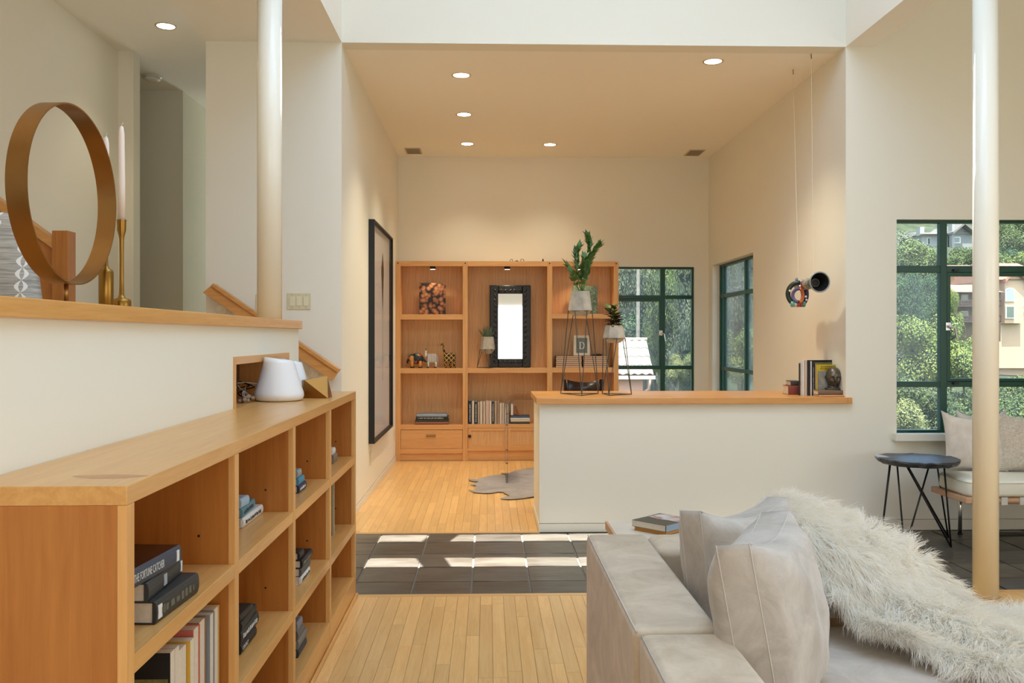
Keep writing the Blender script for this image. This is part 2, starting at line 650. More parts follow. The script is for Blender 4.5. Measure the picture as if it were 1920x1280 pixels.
# ceiling of the well with the two long skylight slots
def up(u, v, dz=ZT):
    p = onz(u, v, 0)
    return p + SUN_L * (dz / SUN_L.z)
ya0, ya1 = up(900, 1062).y, up(900, 1045).y
yb0, yb1 = up(900, 1014.5).y, up(900, 1001.5).y
m = MB()
xa, xb = -0.85, 2.30
for y0, y1 in ((-3.0, ya0), (ya1, yb0), (yb1, 6.0)):
    m.box(XL, XR, y0, y1, ZT, ZT + 0.04)
for y0, y1 in ((ya0, ya1), (yb0, yb1)):
    m.box(XL, xa - 0.12, y0, y1, ZT, ZT + 0.04)
    m.box(xb, XR, y0, y1, ZT, ZT + 0.04)
struct(m.build('ceiling_well', M['ceil']))
m = MB()
for (v0, v1, us) in ((1062, 1045, ((793, 845), (779, 832))), (1015, 1001, ((790, 843), (806, 862)))):
    q = [up(us[0][0], v0), up(us[0][1], v0), up(us[1][1], v1), up(us[1][0], v1)]
    m.prism([(p.x, p.y) for p in q], ZT, ZT + 0.04)
struct(m.build('trim_skylight_bar', M['trim']))
# room behind and beside the camera
struct(B(-3.0, 4.95, -3.15, -3.0, 0, ZT).build('wall_front', M['wall']))
struct(B(4.8, 4.95, -3.0, 6.0, 0, ZT).build('wall_east', M['wall']))

# landing: walls, ceiling, floor, hallway beyond
XU = onz(222, 95, ZU).x
YJ = onz(222, 95, ZU).y
XJ = onz(250, 95, ZU).x
YJ2 = onz(264, 105, ZU).y
YH = onz(343, 170, ZU).y
struct(B(XU - 0.15, XU, -3.0, YJ, 0, ZU).build('wall_landing', M['wall']))
struct(B(XU - 0.15, XJ, YJ, YJ2, 0, ZU).build('wall_landing_jamb', M['wall']))
struct(B(-4.6, XJ, YH, YH + 0.15, 0, ZU).build('wall_hall_turn', M['wall']))
struct(B(XJ - 0.15, XJ, YH + 0.15, 12.0, 0, ZU).build('wall_hall_left', M['wall']))
struct(B(XS, XS + 0.12, 6.15, 12.0, 0, ZU).build('wall_hall_right', M['wall']))
struct(B(-4.75, XJ - 0.02, YJ2 - 0.13, YJ2 - 0.01, 0, ZU).build('wall_hall_near', M['wall']))
struct(B(-4.75, -4.6, YJ2 - 0.3, YH + 0.15, 0, ZU).build('wall_hall_far', M['wall']))
m = MB()
m.box(XJ, XJ + 0.12, 12.0, 12.1, 0, ZU)
m.box(XS - 0.1, XS + 0.12, 12.0, 12.1, 0, ZU)
m.box(XJ + 0.12, XS - 0.1, 12.0, 12.1, 0, LZ + 0.3)
m.box(XJ + 0.12, XS - 0.1, 12.0, 12.1, 3.1, ZU)
struct(m.build('wall_hall_end', M['wall']))
wn = struct(B(XJ + 0.12, XS - 0.1, 12.04, 12.06, LZ + 0.3, 3.1).build('window_4', M['glass']))
struct(B(-4.75, XS, -3.0, 12.1, ZU, ZU + 0.1).build('ceiling_landing', M['ceil']))
M['landing'] = wood('landing_floor', S(215, 165, 104), S(198, 146, 86), 'y', 0.35)
m = MB()
m.box(-4.75, XS, -3.0, 12.1, LZ - 0.2, LZ)
m.box(XS, -1.2, -3.0, 4.65, LZ - 0.2, LZ)
struct(m.build('floor_landing', M['landing']))

# ledge wall with the framed niche
NY0, NY1 = onx(437, 700, XL).y, onx(541, 700, XL).y
NZ0, NZ1 = 1.030, onx(437, 669, XL).z
m = MB()
YE = onx(560, 640, XL).y
XB = -1.235
m.box(XB, XL, -3.0, NY0, 0, 1.349)
m.box(XB, XL, NY1, YE, 0, 1.349)
m.box(XB, XL, NY0, NY1, 0, NZ0)
m.box(XB, XL, NY0, NY1, NZ1, 1.349)
m.box(XB, XB + 0.02, NY0, NY1, NZ0, NZ1)
struct(m.build('wall_ledge', M['wall']))
# stairs between the ledge wall and the wall with the switches
st = struct(bpy.data.objects.new('stairs', None))
C.objects.link(st)
WORLD[st.name] = Vector((0, 0, 0))
for k in range(4):
    x1 = XL - 0.0 - 0.28 * k
    x0 = XS - 0.02 if k == 3 else x1 - 0.28
    B(x0, x1 - 0.012, YE, 6.0, 0, 0.185 * (k + 1) - 0.03).build('riser', M['trim'], st)
    B(x0, x1 + 0.015, YE, 6.0, 0.185 * (k + 1) - 0.03, 0.185 * (k + 1)).build('tread', M['maple_y'], st)

# baseboards (flush, with the reveal's shadow above put in as a darker strip)
def base(name, *a):
    return struct(B(*a).build(name, M['trim'], bev=0.002))
base('baseboard_half', 0.341, XR, 5.994, 6.0, 0, 0.056)
base('baseboard_left', XL, XL + 0.006, 6.0, 9.46, 0, 0.056)
base('baseboard_bay', XR, 4.8, 5.994, 6.0, 0, 0.07)
base('baseboard_half_end', 0.339, 0.345, 5.994, 6.72, 0, 0.056)
M['reveal'] = plain('reveal_shadow', S(150, 140, 122), 0.9)
for nm, a in (('reveal_shade_1', (0.341, XR, 5.9985, 6.0, 0.056, 0.060)), ('reveal_shade_2', (XL, XL + 0.0015, 6.0, 9.46, 0.056, 0.060)), ('reveal_shade_3', (XR, 4.8, 5.9985, 6.0, 0.07, 0.074))):
    struct(B(*a).build(nm, M['reveal']))

# ================================================================== FLOORS
FB = struct(B(XL, 4.8, -3.0, 4.57, -0.12, -0.02).build('floor', M['dark']))
PW = 0.0570
pm = MB()
pm.add([(0, 0, -0.02), (PW - 0.0007, 0, -0.02), (PW - 0.0007, 1, -0.02), (0, 1, -0.02),
        (0.0005, 0, 0), (PW - 0.0013, 0, 0), (PW - 0.0013, 1, 0), (0.0005, 1, 0),
        (0, 0, -0.0012), (PW - 0.0007, 0, -0.0012), (PW - 0.0007, 1, -0.0012), (0, 1, -0.0012)],
       [(4, 5, 6, 7), (8, 9, 5, 4), (9, 10, 6, 5), (10, 11, 7, 6), (11, 8, 4, 7), (0, 1, 9, 8), (1, 2, 10, 9), (2, 3, 11, 10), (3, 0, 8, 11)])
pmo = pm.build('plank', M['floor'], FB, local=True)
PM = pmo.data
bpy.data.objects.remove(pmo)

def strips(parent, xs, y0, y1, lo, hi):
    o0 = WORLD[parent.name]
    for x in xs:
        y = y0 - R.uniform(0, hi * 0.8)
        while y < y1 - 0.02:
            e = min(y + R.uniform(lo, hi), y1)
            if y1 - e < 0.12:
                e = y1
            a = max(y, y0)
            if e - a > 0.03:
                child(PM, 'plank', parent, (x - o0.x, a - o0.y, -o0.z), (0, 0, 0), (1, e - a - 0.0012, 1))
            y = e
x_first = -0.664
n_strip = int((4.8 - x_first) / PW)
xs = [x_first + PW * i for i in range(n_strip)]
strips(FB, [x for x in xs if x < 0.95], 2.2, 4.53, 0.5, 1.15)
strips(FB, [x for x in xs if x >= 0.95], 2.9, 4.53, 0.9, 1.6)
m = MB()
for x in xs:
    e = 2.2 if x < 0.95 else 2.9
    y = -3.0
    while y < e - 0.02:
        q = min(y + R.uniform(0.6, 1.6), e)
        m.box(x, x + PW - 0.0007, y, q - 0.0012, -0.02, 0)
        y = q
stuff(m.build('strip_flooring', M['floor'], FB))
B(XL, 4.8, 4.53, 4.57, -0.02, 0.001).build('border_plank', M['nosing'], FB, bev=0.001)

FK = struct(B(XL, XR, 5.98, 9.77, -0.12, -0.02).build('floor', M['dark']))
xs = [XL + PW * i for i in range(int((XR - XL) / PW))]
strips(FK, [x for x in xs if x < 0.6], 6.03, 9.47, 0.45, 1.0)
strips(FK, [x for x in xs if x >= 0.6], 6.74, 9.47, 0.9, 1.6)
B(XL, 0.345, 5.985, 6.03, -0.02, 0.001).build('border_plank', M['nosing'], FK, bev=0.001)

FS = struct(B(XL, 4.8, 4.57, 6.06, -0.12, -0.008).build('floor', M['grout']))
jx = [-0.395 + 0.3085 * k for k in range(-3, 18)]
jx = [XL] + [x for x in jx if XL + 0.03 < x < 4.77] + [4.8]
jy = [4.572, 4.81, 5.115, 5.42, 5.725, 5.985]
NZ = noise
for i in range(len(jx) - 1):
    for j in range(len(jy) - 1):
        x0, x1, y0, y1 = jx[i] + 0.006, jx[i + 1] - 0.006, jy[j] + 0.003, jy[j + 1] - 0.003
        m = MB()
        m.sm = True
        seed = R.uniform(0, 50)
        def top(a, b, x0=x0, x1=x1, y0=y0, y1=y1, seed=seed):
            x, y = x0 + (x1 - x0) * a, y0 + (y1 - y0) * b
            e = min(a, 1 - a, b, 1 - b)
            z = 0.0022 * NZ.noise(Vector((x * 7 + seed, y * 12, seed))) - (0.0022 if e < 0.01 else 0)
            return (x, y, z)
        m.grid(top, 5, 5)
        m.sm = False
        m.add([(x0, y0, -0.01), (x1, y0, -0.01), (x1, y1, -0.01), (x0, y1, -0.01), (x0, y0, -0.002), (x1, y0, -0.002), (x1, y1, -0.002), (x0, y1, -0.002)],
              [(0, 1, 5, 4), (1, 2, 6, 5), (2, 3, 7, 6), (3, 0, 4, 7)])
        m.build('slate_tile', M['slate'], FS, fix=False)
vt = thing('floor_vent', 'dark slotted floor register set in the slate below the bench', 'vent', (3.55, 5.86, 0.002))
B(3.30, 3.80, 5.80, 5.90, 0.0, 0.0045).build('frame', M['blackmetal'], vt)
m = MB()
for k in range(22):
    m.box(3.315 + k * 0.0215, 3.327 + k * 0.0215, 5.812, 5.888, 0.0045, 0.0065)
stuff(m.build('slats', M['black'], vt))

# ================================================================== WINDOWS
def xbar(parent, nm, x0, x1, z0, z1, y, t=0.04):
    return B(x0, x1, y - t / 2, y + t / 2, z0, z1).build(nm, M['green'], parent, bev=0.003)

def win_handle(parent, c, n):
    """chrome latch: plate plus a drooping lever, seen from inside (towards -y)"""
    x, y, z = c
    h = MB()
    h.box(x - 0.018, x + 0.018, y - 0.008, y, z - 0.028, z + 0.028)
    h.tube([(x, y - 0.008, z), (x, y - 0.035, z)], 0.009, 10)
    h.tube([(x, y - 0.032, z), (x + 0.03, y - 0.036, z - 0.012), (x + 0.045, y - 0.036, z - 0.09)], [0.009, 0.008, 0.006], 8)
    return h.build('handle', M['chrome'], parent, bev=0.002)

# back wall window
yw = Y2 + 0.06
win = struct(bpy.data.objects.new('window_1', None))
C.objects.link(win)
WORLD['window_1'] = Vector((0, 0, 0))
gx = lambda u: ony(u, 600, yw).x
gz = lambda v: ony(1240, v, yw).z
x0, x1, z0, z1 = WB['x0'], WB['x1'], WB['z0'], WB['z1']
B(x0, x0 + 0.025, yw - 0.03, yw + 0.03, z0, z1).build('frame_side', M['green'], win)
B(x1 - 0.022, x1, yw - 0.03, yw + 0.03, z0, z1).build('frame_side', M['green'], win)
B(x0, x1, yw - 0.027, yw + 0.027, z1 - 0.022, z1).build('frame_head', M['green'], win)
B(x0, x1, yw - 0.027, yw + 0.027, z0, z0 + 0.025).build('frame_foot', M['green'], win)
mx0, mx1 = gx(1237.5), gx(1246.5)
xbar(win, 'mullion', mx0, mx1, z0, z1, yw, 0.05)
za0, za1 = gz(560.5), gz(553.5)
zb0, zb1 = gz(692), gz(685)
xbar(win, 'transom', x0, x1, za0, za1, yw)
xbar(win, 'transom', x0, x1, zb0, zb1, yw)
xbar(win, 'casement_rail', x0, mx0, za0 - 0.028, za0, yw - 0.005, 0.04)
xbar(win, 'casement_stile', mx0 - 0.014, mx0, zb1, za0, yw - 0.005, 0.037)
for (a, b) in ((x0, (mx0 + mx1) / 2), ((mx0 + mx1) / 2, x1)):
    for (c, d) in ((z0, (zb0 + zb1) / 2), ((zb0 + zb1) / 2, (za0 + za1) / 2), ((za0 + za1) / 2, z1)):
        B(a, b, yw + 0.002, yw + 0.008, c, d).build('pane', M['glass'], win)
win_handle(win, (ony(1238, 624, yw).x, yw - 0.025, ony(1238, 624, yw).z), 0)

# side window in the right wall
xw = XR + 0.10
win = struct(bpy.data.objects.new('window_2', None))
C.objects.link(win)
WORLD[win.name] = Vector((0, 0, 0))
y0, y1, z0, z1 = WS['y0'], WS['y1'], WS['z0'], WS['z1']
def ybar(nm, a, b, c, d, t=0.04):
    return B(xw - t / 2, xw + t / 2, a, b, c, d).build(nm, M['green'], win, bev=0.003)
ybar('frame_side', y0, y0 + 0.025, z0, z1, 0.05)
ybar('frame_side', y1 - 0.03, y1, z0, z1, 0.05)
ybar('frame_head', y0, y1, z1 - 0.025, z1, 0.046)
ybar('frame_foot', y0, y1, z0, z0 + 0.025, 0.046)
ya = onx(1359, 600, xw).y
yb = onx(1400.5, 600, xw).y
ybar('mullion', ya - 0.025, ya + 0.025, z0, z1)
ybar('mullion', yb - 0.025, yb + 0.025, z0, z1)
ybar('transom', y0, y1, za0, za1, 0.036)
ybar('transom', y0, y1, zb0, zb1, 0.036)
ks = [y0, yb, ya, y1]
for i in range(3):
    for (c, d) in ((z0, (zb0 + zb1) / 2), ((zb0 + zb1) / 2, (za0 + za1) / 2), ((za0 + za1) / 2, z1)):
        B(xw + 0.002, xw + 0.008, ks[i], ks[i + 1], c, d).build('pane', M['glass'], win)

# bay window
yw = 6.055
win = struct(bpy.data.objects.new('window_3', None))
C.objects.link(win)
WORLD[win.name] = Vector((0, 0, 0))
gx = lambda u: ony(u, 600, yw).x
gz = lambda v: ony(1760, v, yw).z
x0, x1, z0, z1 = WY['x0'], WY['x1'], WY['z0'], WY['z1']
B(x0, x0 + 0.006, yw - 0.03, yw + 0.03, z0, z1).build('frame_side', M['green'], win)
B(x1 - 0.03, x1, yw - 0.03, yw + 0.03, z0, z1).build('frame_side', M['green'], win)
B(x0, x1, yw - 0.027, yw + 0.027, z1 - 0.02, z1).build('frame_head', M['green'], win)
B(x0, x1, yw - 0.027, yw + 0.027, z0, z0 + 0.016).build('frame_foot', M['green'], win)
ma0, ma1 = gx(1760), gx(1772.5)
mb0, mb1 = ma0 + 0.86, ma1 + 0.86
xbar(win, 'mullion', ma0, ma1, z0, z1, yw, 0.05)
xbar(win, 'mullion', mb0, mb1, z0, z1, yw, 0.05)
za0, za1 = gz(511), gz(498.5)
zb0, zb1 = gz(725), gz(714.5)
xbar(win, 'transom', x0, x1, za0, za1, yw)
xbar(win, 'transom', x0, x1, zb0, zb1, yw)
ca, cb = gz(518), gz(709)
xbar(win, 'casement_rail', ma1, mb0, ca, za0, yw - 0.006)
xbar(win, 'casement_rail', ma1, mb0, zb1, cb, yw - 0.006)
xbar(win, 'casement_stile', ma1, gx(1779), zb1, za0, yw - 0.006, 0.037)
xbar(win, 'casement_stile', mb0 - 0.025, mb0, zb1, za0, yw - 0.006, 0.037)
kx = [x0, (ma0 + ma1) / 2, (mb0 + mb1) / 2, x1]
for i in range(3):
    for (c, d) in ((z0, (zb0 + zb1) / 2), ((zb0 + zb1) / 2, (za0 + za1) / 2), ((za0 + za1) / 2, z1)):
        B(kx[i], kx[i + 1], yw + 0.002, yw + 0.008, c, d).build('pane', M['glass'], win)
win_handle(win, (gx(1774), yw - 0.026, gz(612)), 0)
m = MB()
for v in (507, 718):
    m.box(gx(1783), gx(1793), yw - 0.04, yw - 0.02, gz(v + 2), gz(v - 2))
m.build('catch', M['black'], win)
B(WY['x0'] - 0.03, WY['x1'] + 0.03, 5.945, 6.03, 0.607, 0.658).build('sill', M['trim'], win, bev=0.004)

# ================================================================== LEDGE CAP, HALF WALL CAP, COLUMNS
o = B(-1.262, -0.955, -2.9, onx(567, 610, -0.955).y, 1.349, 1.391).build('ledge_cap', M['maple_y'], bev=0.003)
tag(o, 'maple board capping the white ledge wall under the ring and candlesticks', 'ledge')
m = MB()
m.box(0.322, 2.42, 5.965, 6.735, 0.859, 0.901)
m.box(2.42, 2.452, 5.965, 5.999, 0.859, 0.901)
o = m.build('half_wall_cap', M['maple_x'], bev=0.003)
tag(o, 'maple board capping the white half wall under the plant stands', 'countertop')

for i, (u, zb) in enumerate(((505.5, 1.391), (1848, 0.0))):
    cx = ony(u, 600, 4.46).x
    t = thing('column', 'cream painted round column standing on the ledge cap by the stairs' if i == 0 else 'cream painted round column on the wood floor beside the bench', 'column', (cx, 4.46, zb), 'round columns')
    m = MB()
    m.sm = True
    m.lathe([(0.0602, zb), (0.0602, ZC)], (cx, 4.46, 0), 40)
    m.build('shaft', M['column'], t)
    m = MB()
    m.lathe([(0.0607, zb), (0.0607, zb + 0.0015)], (cx, 4.46, 0), 40)
    m.build('base_joint', M['dark'], t)

# niche liner
M['niche'] = wood('shade_dark_lining', S(120, 78, 46), S(92, 58, 34), 'y', 0.5)  # the niche's inner shade darkened into the maple of the back lining
t = thing('niche_frame', 'maple lining framing the small niche behind the white vases', 'frame', (XL, (NY0 + NY1) / 2, NZ0))
fw = 0.030
B(XB + 0.03, XL + 0.004, NY0, NY0 + fw, NZ0, NZ1).build('side_lining', M['maple_edge'], t)
B(XB + 0.03, XL + 0.004, NY1 - fw, NY1, NZ0, NZ1).build('side_lining', M['maple_edge'], t)
B(XB + 0.03, XL, NY0 + fw, NY1 - fw, NZ0, NZ0 + 0.004).build('sill_lining', M['maple_y'], t)
B(XB + 0.03, XL + 0.004, NY0 + fw, NY1 - fw, NZ1 - fw, NZ1).build('head_lining', M['maple_y'], t)
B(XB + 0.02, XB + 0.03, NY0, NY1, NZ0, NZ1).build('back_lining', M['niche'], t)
# cables in the niche
def squiggle(c, n, r, seed):
    q = random.Random(seed)
    return [Vector(c) + Vector((q.uniform(-r, r) * 0.6, q.uniform(-r, r), q.uniform(0.0, r * 1.1))) for _ in range(n)]
ctr = (XL - 0.06, onx(462, 740, XL - 0.06).y, NZ0 + 0.006)
for nm, col, lab, sd, rr, th in (('cable', M['black'], 'tangled black cable lying in the niche beside the vase', 3, 0.085, 0.003),
                                 ('cable', colmat((200, 196, 190)), 'thin pale cord looped among the cables in the niche', 5, 0.07, 0.002)):
    P = squiggle(ctr, 9, rr, sd)
    m = MB()
    m.sm = True
    m.tube([catmull(P, i / 60) for i in range(61)], th, 6)
    tag(m.build(nm, col), lab, 'cable')
m = MB()
m.sm = True
for k in range(16):
    a = k * 2.4
    m.ball((XL - 0.04 + 0.012 * math.cos(a) * (k % 4), onx(460, 742, XL - 0.04).y + 0.013 * math.sin(a) * (k % 5), NZ0 + 0.010 + 0.004 * (k % 6)), (0.010, 0.012, 0.008), 8, 6)
tag(m.build('dried_flowers', plain('dried_petals', S(150, 128, 104), 0.9, var=0.35, scale=80)), 'bundle of dried beige flowers at the front of the niche', 'flowers')

# ================================================================== LOW BOOKCASE (left)
XF = -0.667
YN, YF, ZTB = 1.674, 4.545, 1.034
BT = 0.036
SH = [0.71, 0.37, 0.105]
bc = thing('low_bookcase', 'low maple bookcase of open cells along the white ledge wall', 'bookcase', ((XF + XL) / 2, (YN + YF) / 2, 0))
xbk = XL + 0.001
pitch = (YF - YN - BT) / 4
ys = [YN + pitch * k for k in range(5)]
B(xbk, XF, YN, YF, ZTB - BT, ZTB).build('top', M['maple_y'], bc, bev=0.0015)
for k, y in enumerate(ys):
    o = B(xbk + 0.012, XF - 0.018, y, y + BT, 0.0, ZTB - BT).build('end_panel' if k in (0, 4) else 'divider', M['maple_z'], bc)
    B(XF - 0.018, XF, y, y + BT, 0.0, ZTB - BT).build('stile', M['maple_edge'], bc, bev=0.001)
    if 0 < k:
        m = MB()
        for zz in (0.785, 0.45, 0.2):
            m.lathe([(0.0035, y - 0.0006), (0.0035, y + 0.0002)], (XF - 0.095, 0, zz), 10, 'y')
        stuff(m.build('pin_hole', M['black'], o))
for k in range(4):
    a, b = ys[k] + BT, ys[k + 1]
    for z in SH:
        B(xbk + 0.012, XF - 0.0005, a, b, z - BT, z).build('shelf', M['maple_y'], bc, bev=0.001)
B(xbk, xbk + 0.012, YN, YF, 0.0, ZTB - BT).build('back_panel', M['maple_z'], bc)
B(XF - 0.02, XF - 0.001, YN + BT, YF - BT, 0.0, SH[2] - BT).build('kick_board', M['maple_y'], bc)
B(XF, XF + 0.012, YN, YF + 0.004, 0.0, 0.018).build('shoe_moulding', M['maple_y'], bc, bev=0.004)
# faint stain ring worn into the top
m = MB()
sp = onz(205, 893, ZTB)
m.lathe([(0.001, ZTB + 0.0001), (0.075, ZTB + 0.0002)], (0, 0, 0), 20, cap=False)
m.v = [(sp.x + p[0] * (1.0 + 0.15 * math.sin(3 * math.atan2(p[1], p[0]))) * 0.95, sp.y + p[1] * 0.33, p[2]) for p in m.v]
m.build('water_stain', wood('stained_maple', S(196, 132, 74), S(184, 118, 62), 'y', 0.3), bc)

# ================================================================== BOOKS
def basis(x, y):
    x = Vector(x).normalized()
    y = Vector(y).normalized()
    return Matrix((x, y, x.cross(y))).transposed()

LYING = basis((1, 0, 0), (0, 1, 0))          # spine to +x
LYING_FRONT = basis((0, -1, 0), (1, 0, 0))   # spine to the camera
STAND_FRONT = basis((0, -1, 0), (0, 0, 1))   # upright, spine to the camera; thickness runs to -x
STAND_BACK = basis((-1, 0, 0), (0, 0, 1))    # upright, spine into the shelf, fore-edge to +x; thickness runs to +y

def book(label, corner, size, cover, rot=LYING, yaw=0.0, title=None, tcol=None, tsize=None, group=None, hard=True, pages=None, squeeze=1.0, cat='book', patch=None, spine=None):
    """size = (width across cover, height along spine, thickness); corner = where the box's local (spine side, 0, 0) corner goes"""
    wd, ht, th = size
    t = thing('book', label, cat, corner, group)
    Rm = Matrix.Rotation(yaw, 3, 'Z') @ rot
    t.rotation_euler = Rm.to_euler()
    c = 0.0028 if hard else 0.0012
    ov = 0.003 if hard else 0.0
    m = MB()
    m.box(-wd, 0, 0, ht, 0, c)
    m.box(-wd, 0, 0, ht, th - c, th)
    n = 6
    pts = []
    bulge = min(0.35 * th, 0.006) if hard else 0.0
    for i in range(n + 1):
        a = PI * i / n - PI / 2
        pts.append((bulge * math.cos(a), th / 2 + th / 2 * math.sin(a)))
    inner = [(-0.004, q[1] * 0.9 + th * 0.05) for q in pts[::-1]]
    poly = pts + inner
    k = len(poly)
    vs = [(p[0], 0, p[1]) for p in poly] + [(p[0], ht, p[1]) for p in poly]
    fs = [(i, (i + 1) % k, k + (i + 1) % k, k + i) for i in range(k)]
    for i in range(n):
        fs.append((i, i + 1, k - 2 - i, k - 1 - i))
        fs.append((k + i, k + k - 1 - i, k + k - 2 - i, k + i + 1))
    m.add(vs, fs)
    m.build('cover', cover, t, local=True)
    m = MB()
    m.box(-wd + ov, -0.003, ov, ht - ov, c, th - c)
    m.build('pages', pages or M['paper'], t, local=True)
    bx_ = bulge + 0.0004 if hard else 0.0004
    if patch:
        for p0_, p1_, c_ in patch:
            k_ = MB()
            k_.box(bx_ - 0.003, bx_ + 0.0004, ht * p0_, ht * p1_, th * 0.2, th * 0.8)
            k_.build('spine_patch', c_, t, local=True)
    if spine:
        k_ = MB()
        k_.add([(p[0] + 0.0003, 0.0002, p[1]) for p in pts] + [(p[0] + 0.0003, ht - 0.0002, p[1]) for p in pts], [(i, i + 1, n + 2 + i, n + 1 + i) for i in range(n)])
        k_.build('spine_wrap', spine, t, local=True)
    if title and title[0] == '~':
        q_ = random.Random(title)
        k_ = MB()
        y_ = ht * 0.10
        while y_ < ht * 0.86:
            l_ = th * q_.uniform(0.14, 0.4)
            k_.box(bx_ - 0.002, bx_ + 0.0005, y_, y_ + l_, th * q_.uniform(0.3, 0.38), th * q_.uniform(0.58, 0.7))
            y_ += l_ + th * q_.uniform(0.08, 0.3)
        stuff(k_.build('worn_print', tcol or M['print_white'], t, local=True))
        title = None
    if title:
        ts = tsize or th * 0.6
        lettering(title, ts, tcol or M['print_white'], t, (bulge + 0.0006, ht * 0.06, th / 2), (0, 1, 0), (0, 0, 1), 'spine_title', squeeze=squeeze)
    return t

def shelf_x(z_row):
    return SH[z_row]

bk = XF - 0.028
navy, charcoal, black, teal, white = colmat((38, 46, 62)), colmat((52, 50, 46)), colmat((26, 24, 23)), colmat((96, 140, 150)), colmat((228, 226, 220))
brownjk = plain('brown_jacket', S(62, 36, 22), 0.3, var=0.35, scale=14)
# cell 1, shelf 1: three hardbacks
y = onz(262, 1150, SH[0]).y
z = SH[0] + 0.0005
book('thick black hardback, lowest of the three in the nearest bookcase cell', (-0.695, 1.885, z), (0.152, 0.235, 0.047), charcoal, yaw=math.radians(-3), title='~final', tcol=colmat((104, 100, 84)), patch=[(0.03, 0.11, white)])
z += 0.0475
book('dark grey hardback in the middle of the three in the nearest cell', (-0.710, 1.880, z), (0.150, 0.232, 0.040), colmat((58, 58, 56)), yaw=math.radians(2), patch=[(0.42, 0.50, colmat((170, 176, 178))), (0.93, 0.97, white)])
z += 0.0405
book('hardback with brown cover and slate blue spine atop the stack in the nearest cell', (-0.722, 1.815, z), (0.155, 0.238, 0.040), [brownjk][0], yaw=math.radians(-5), title='THE FORTUNE CATCHER', tcol=colmat((206, 206, 204)), tsize=0.024, squeeze=0.50, spine=colmat((66, 72, 84)), patch=[(0.90, 0.95, white)])

# cell 1, shelf 2: upright books, fore-edges out
specs = [
    ('black paperback with white cover lettering, nearest upright book on the lowest visible shelf', 0.155, 0.245, 0.030, black, False),
    ('white paperback standing behind the black one in the nearest cell', 0.156, 0.240, 0.034, white, False),
    ('tan paperback third in the upright row of the nearest cell', 0.152, 0.222, 0.056, colmat((196, 160, 116)), False),
    ('yellow spined paperback fourth in the upright row of the nearest cell', 0.154, 0.226, 0.030, colmat((214, 168, 58)), False),
    ('salmon red hardback in the middle of the upright row of the nearest cell', 0.165, 0.240, 0.050, colmat((196, 96, 80)), True),
    ('brown hardback behind the salmon red one in the nearest cell', 0.158, 0.240, 0.056, colmat((150, 106, 74)), True),
    ('slate blue hardback second from the divider in the nearest cell', 0.165, 0.240, 0.040, colmat((128, 134, 142)), True),
    ('ochre covered hardback against the divider in the nearest cell', 0.165, 0.240, 0.048, colmat((206, 164, 96)), True)]
y = 1.985
for i, (lab, wd, ht, th, cv, hard) in enumerate(specs):
    t = book(lab, (XF - 0.03 - wd - 0.004 * (i % 3), y, SH[1] + 0.001), (wd, ht, th), cv, STAND_BACK, group=None, hard=hard)
    if i == 0:
        # lettering on the front cover that faces the room: local -z side
        fc = lambda d, h_: (-wd + d, h_, -0.0008)
        for txt, sz, yy in (('E', 0.018, 0.229), ('UE', 0.018, 0.212), ('WITH A', 0.006, 0.2005), ('CANCER', 0.006, 0.1935)):
            lettering(txt, sz, M['print_white'], t, fc(0.109, yy), (-1, 0, 0), (0, 1, 0), 'cover_title', align='RIGHT')
        m = MB()
        m.box(-0.150, -0.01, 0.0, 0.188, -0.0006, -0.0002)
        m.build('cover_photo', plain('cover_print', S(120, 112, 60), 0.5, var=0.5, scale=60), t, local=True)
    y += th + 0.004

def stack(cell, row, ystart, items):
    """items: (label, width, height, thick, material, yaw, title, tcol)"""
    z = SH[row] + 0.0005
    for (lab, dx, wd, ht, th, cv, yaw, title, tc) in items:
        book(lab, (XF - 0.03 - dx, ystart, z), (wd, ht, th), cv, yaw=math.radians(yaw), title=title, tcol=tc, tsize=th * 0.55 if title else None, squeeze=0.8)
        z += th + 0.0005

# the right-hand ends of these stacks show past the dividers; positions follow each cell's divider
lightblue, steelblue = colmat((170, 196, 214)), colmat((90, 130, 146))
stack(1, 0, 2.825, [
    ('white paperback with script spine, lowest of three in the second cell', 0.073, 0.13, 0.245, 0.030, white, 0, '~stories from the blue', colmat((60, 56, 54))),
    ('teal paperback in the middle of the three in the second cell', 0.076, 0.125, 0.190, 0.030, teal, 3, '~summer', colmat((40, 70, 84))),
    ('pale blue and white small book topping the second cell stack', 0.080, 0.11, 0.080, 0.030, lightblue, -3, None, None)])
stack(1, 1, 2.665, [
    ('black paperback with CONTACT on its spine, lowest in the second cell', 0.036, 0.12, 0.175, 0.030, black, 0, 'CONTACT', M['print_white']),
    ('thick black paperback with pale emblem, second up in the second cell', 0.036, 0.12, 0.200, 0.038, colmat((40, 42, 44)), 0, '~*', M['print_white']),
    ('black gilt edged paperback, third up in the second cell', 0.034, 0.12, 0.192, 0.026, colmat((34, 34, 34)), 2, None, None),
    ('thin black paperback on top of the dark stack in the second cell', 0.040, 0.12, 0.130, 0.020, colmat((44, 42, 40)), -2, None, None)])
stack(1, 2, 2.62, [
    ('grey hardback low in the second cell, barely in the frame', 0.036, 0.15, 0.220, 0.034, colmat((120, 118, 112)), 0, None, None),
    ('blue hardback above the grey one low in the second cell', 0.036, 0.15, 0.200, 0.034, colmat((72, 88, 112)), 0, None, None),
    ('white paperback on the low pile of the second cell', 0.034, 0.14, 0.200, 0.030, white, 2, None, None)])
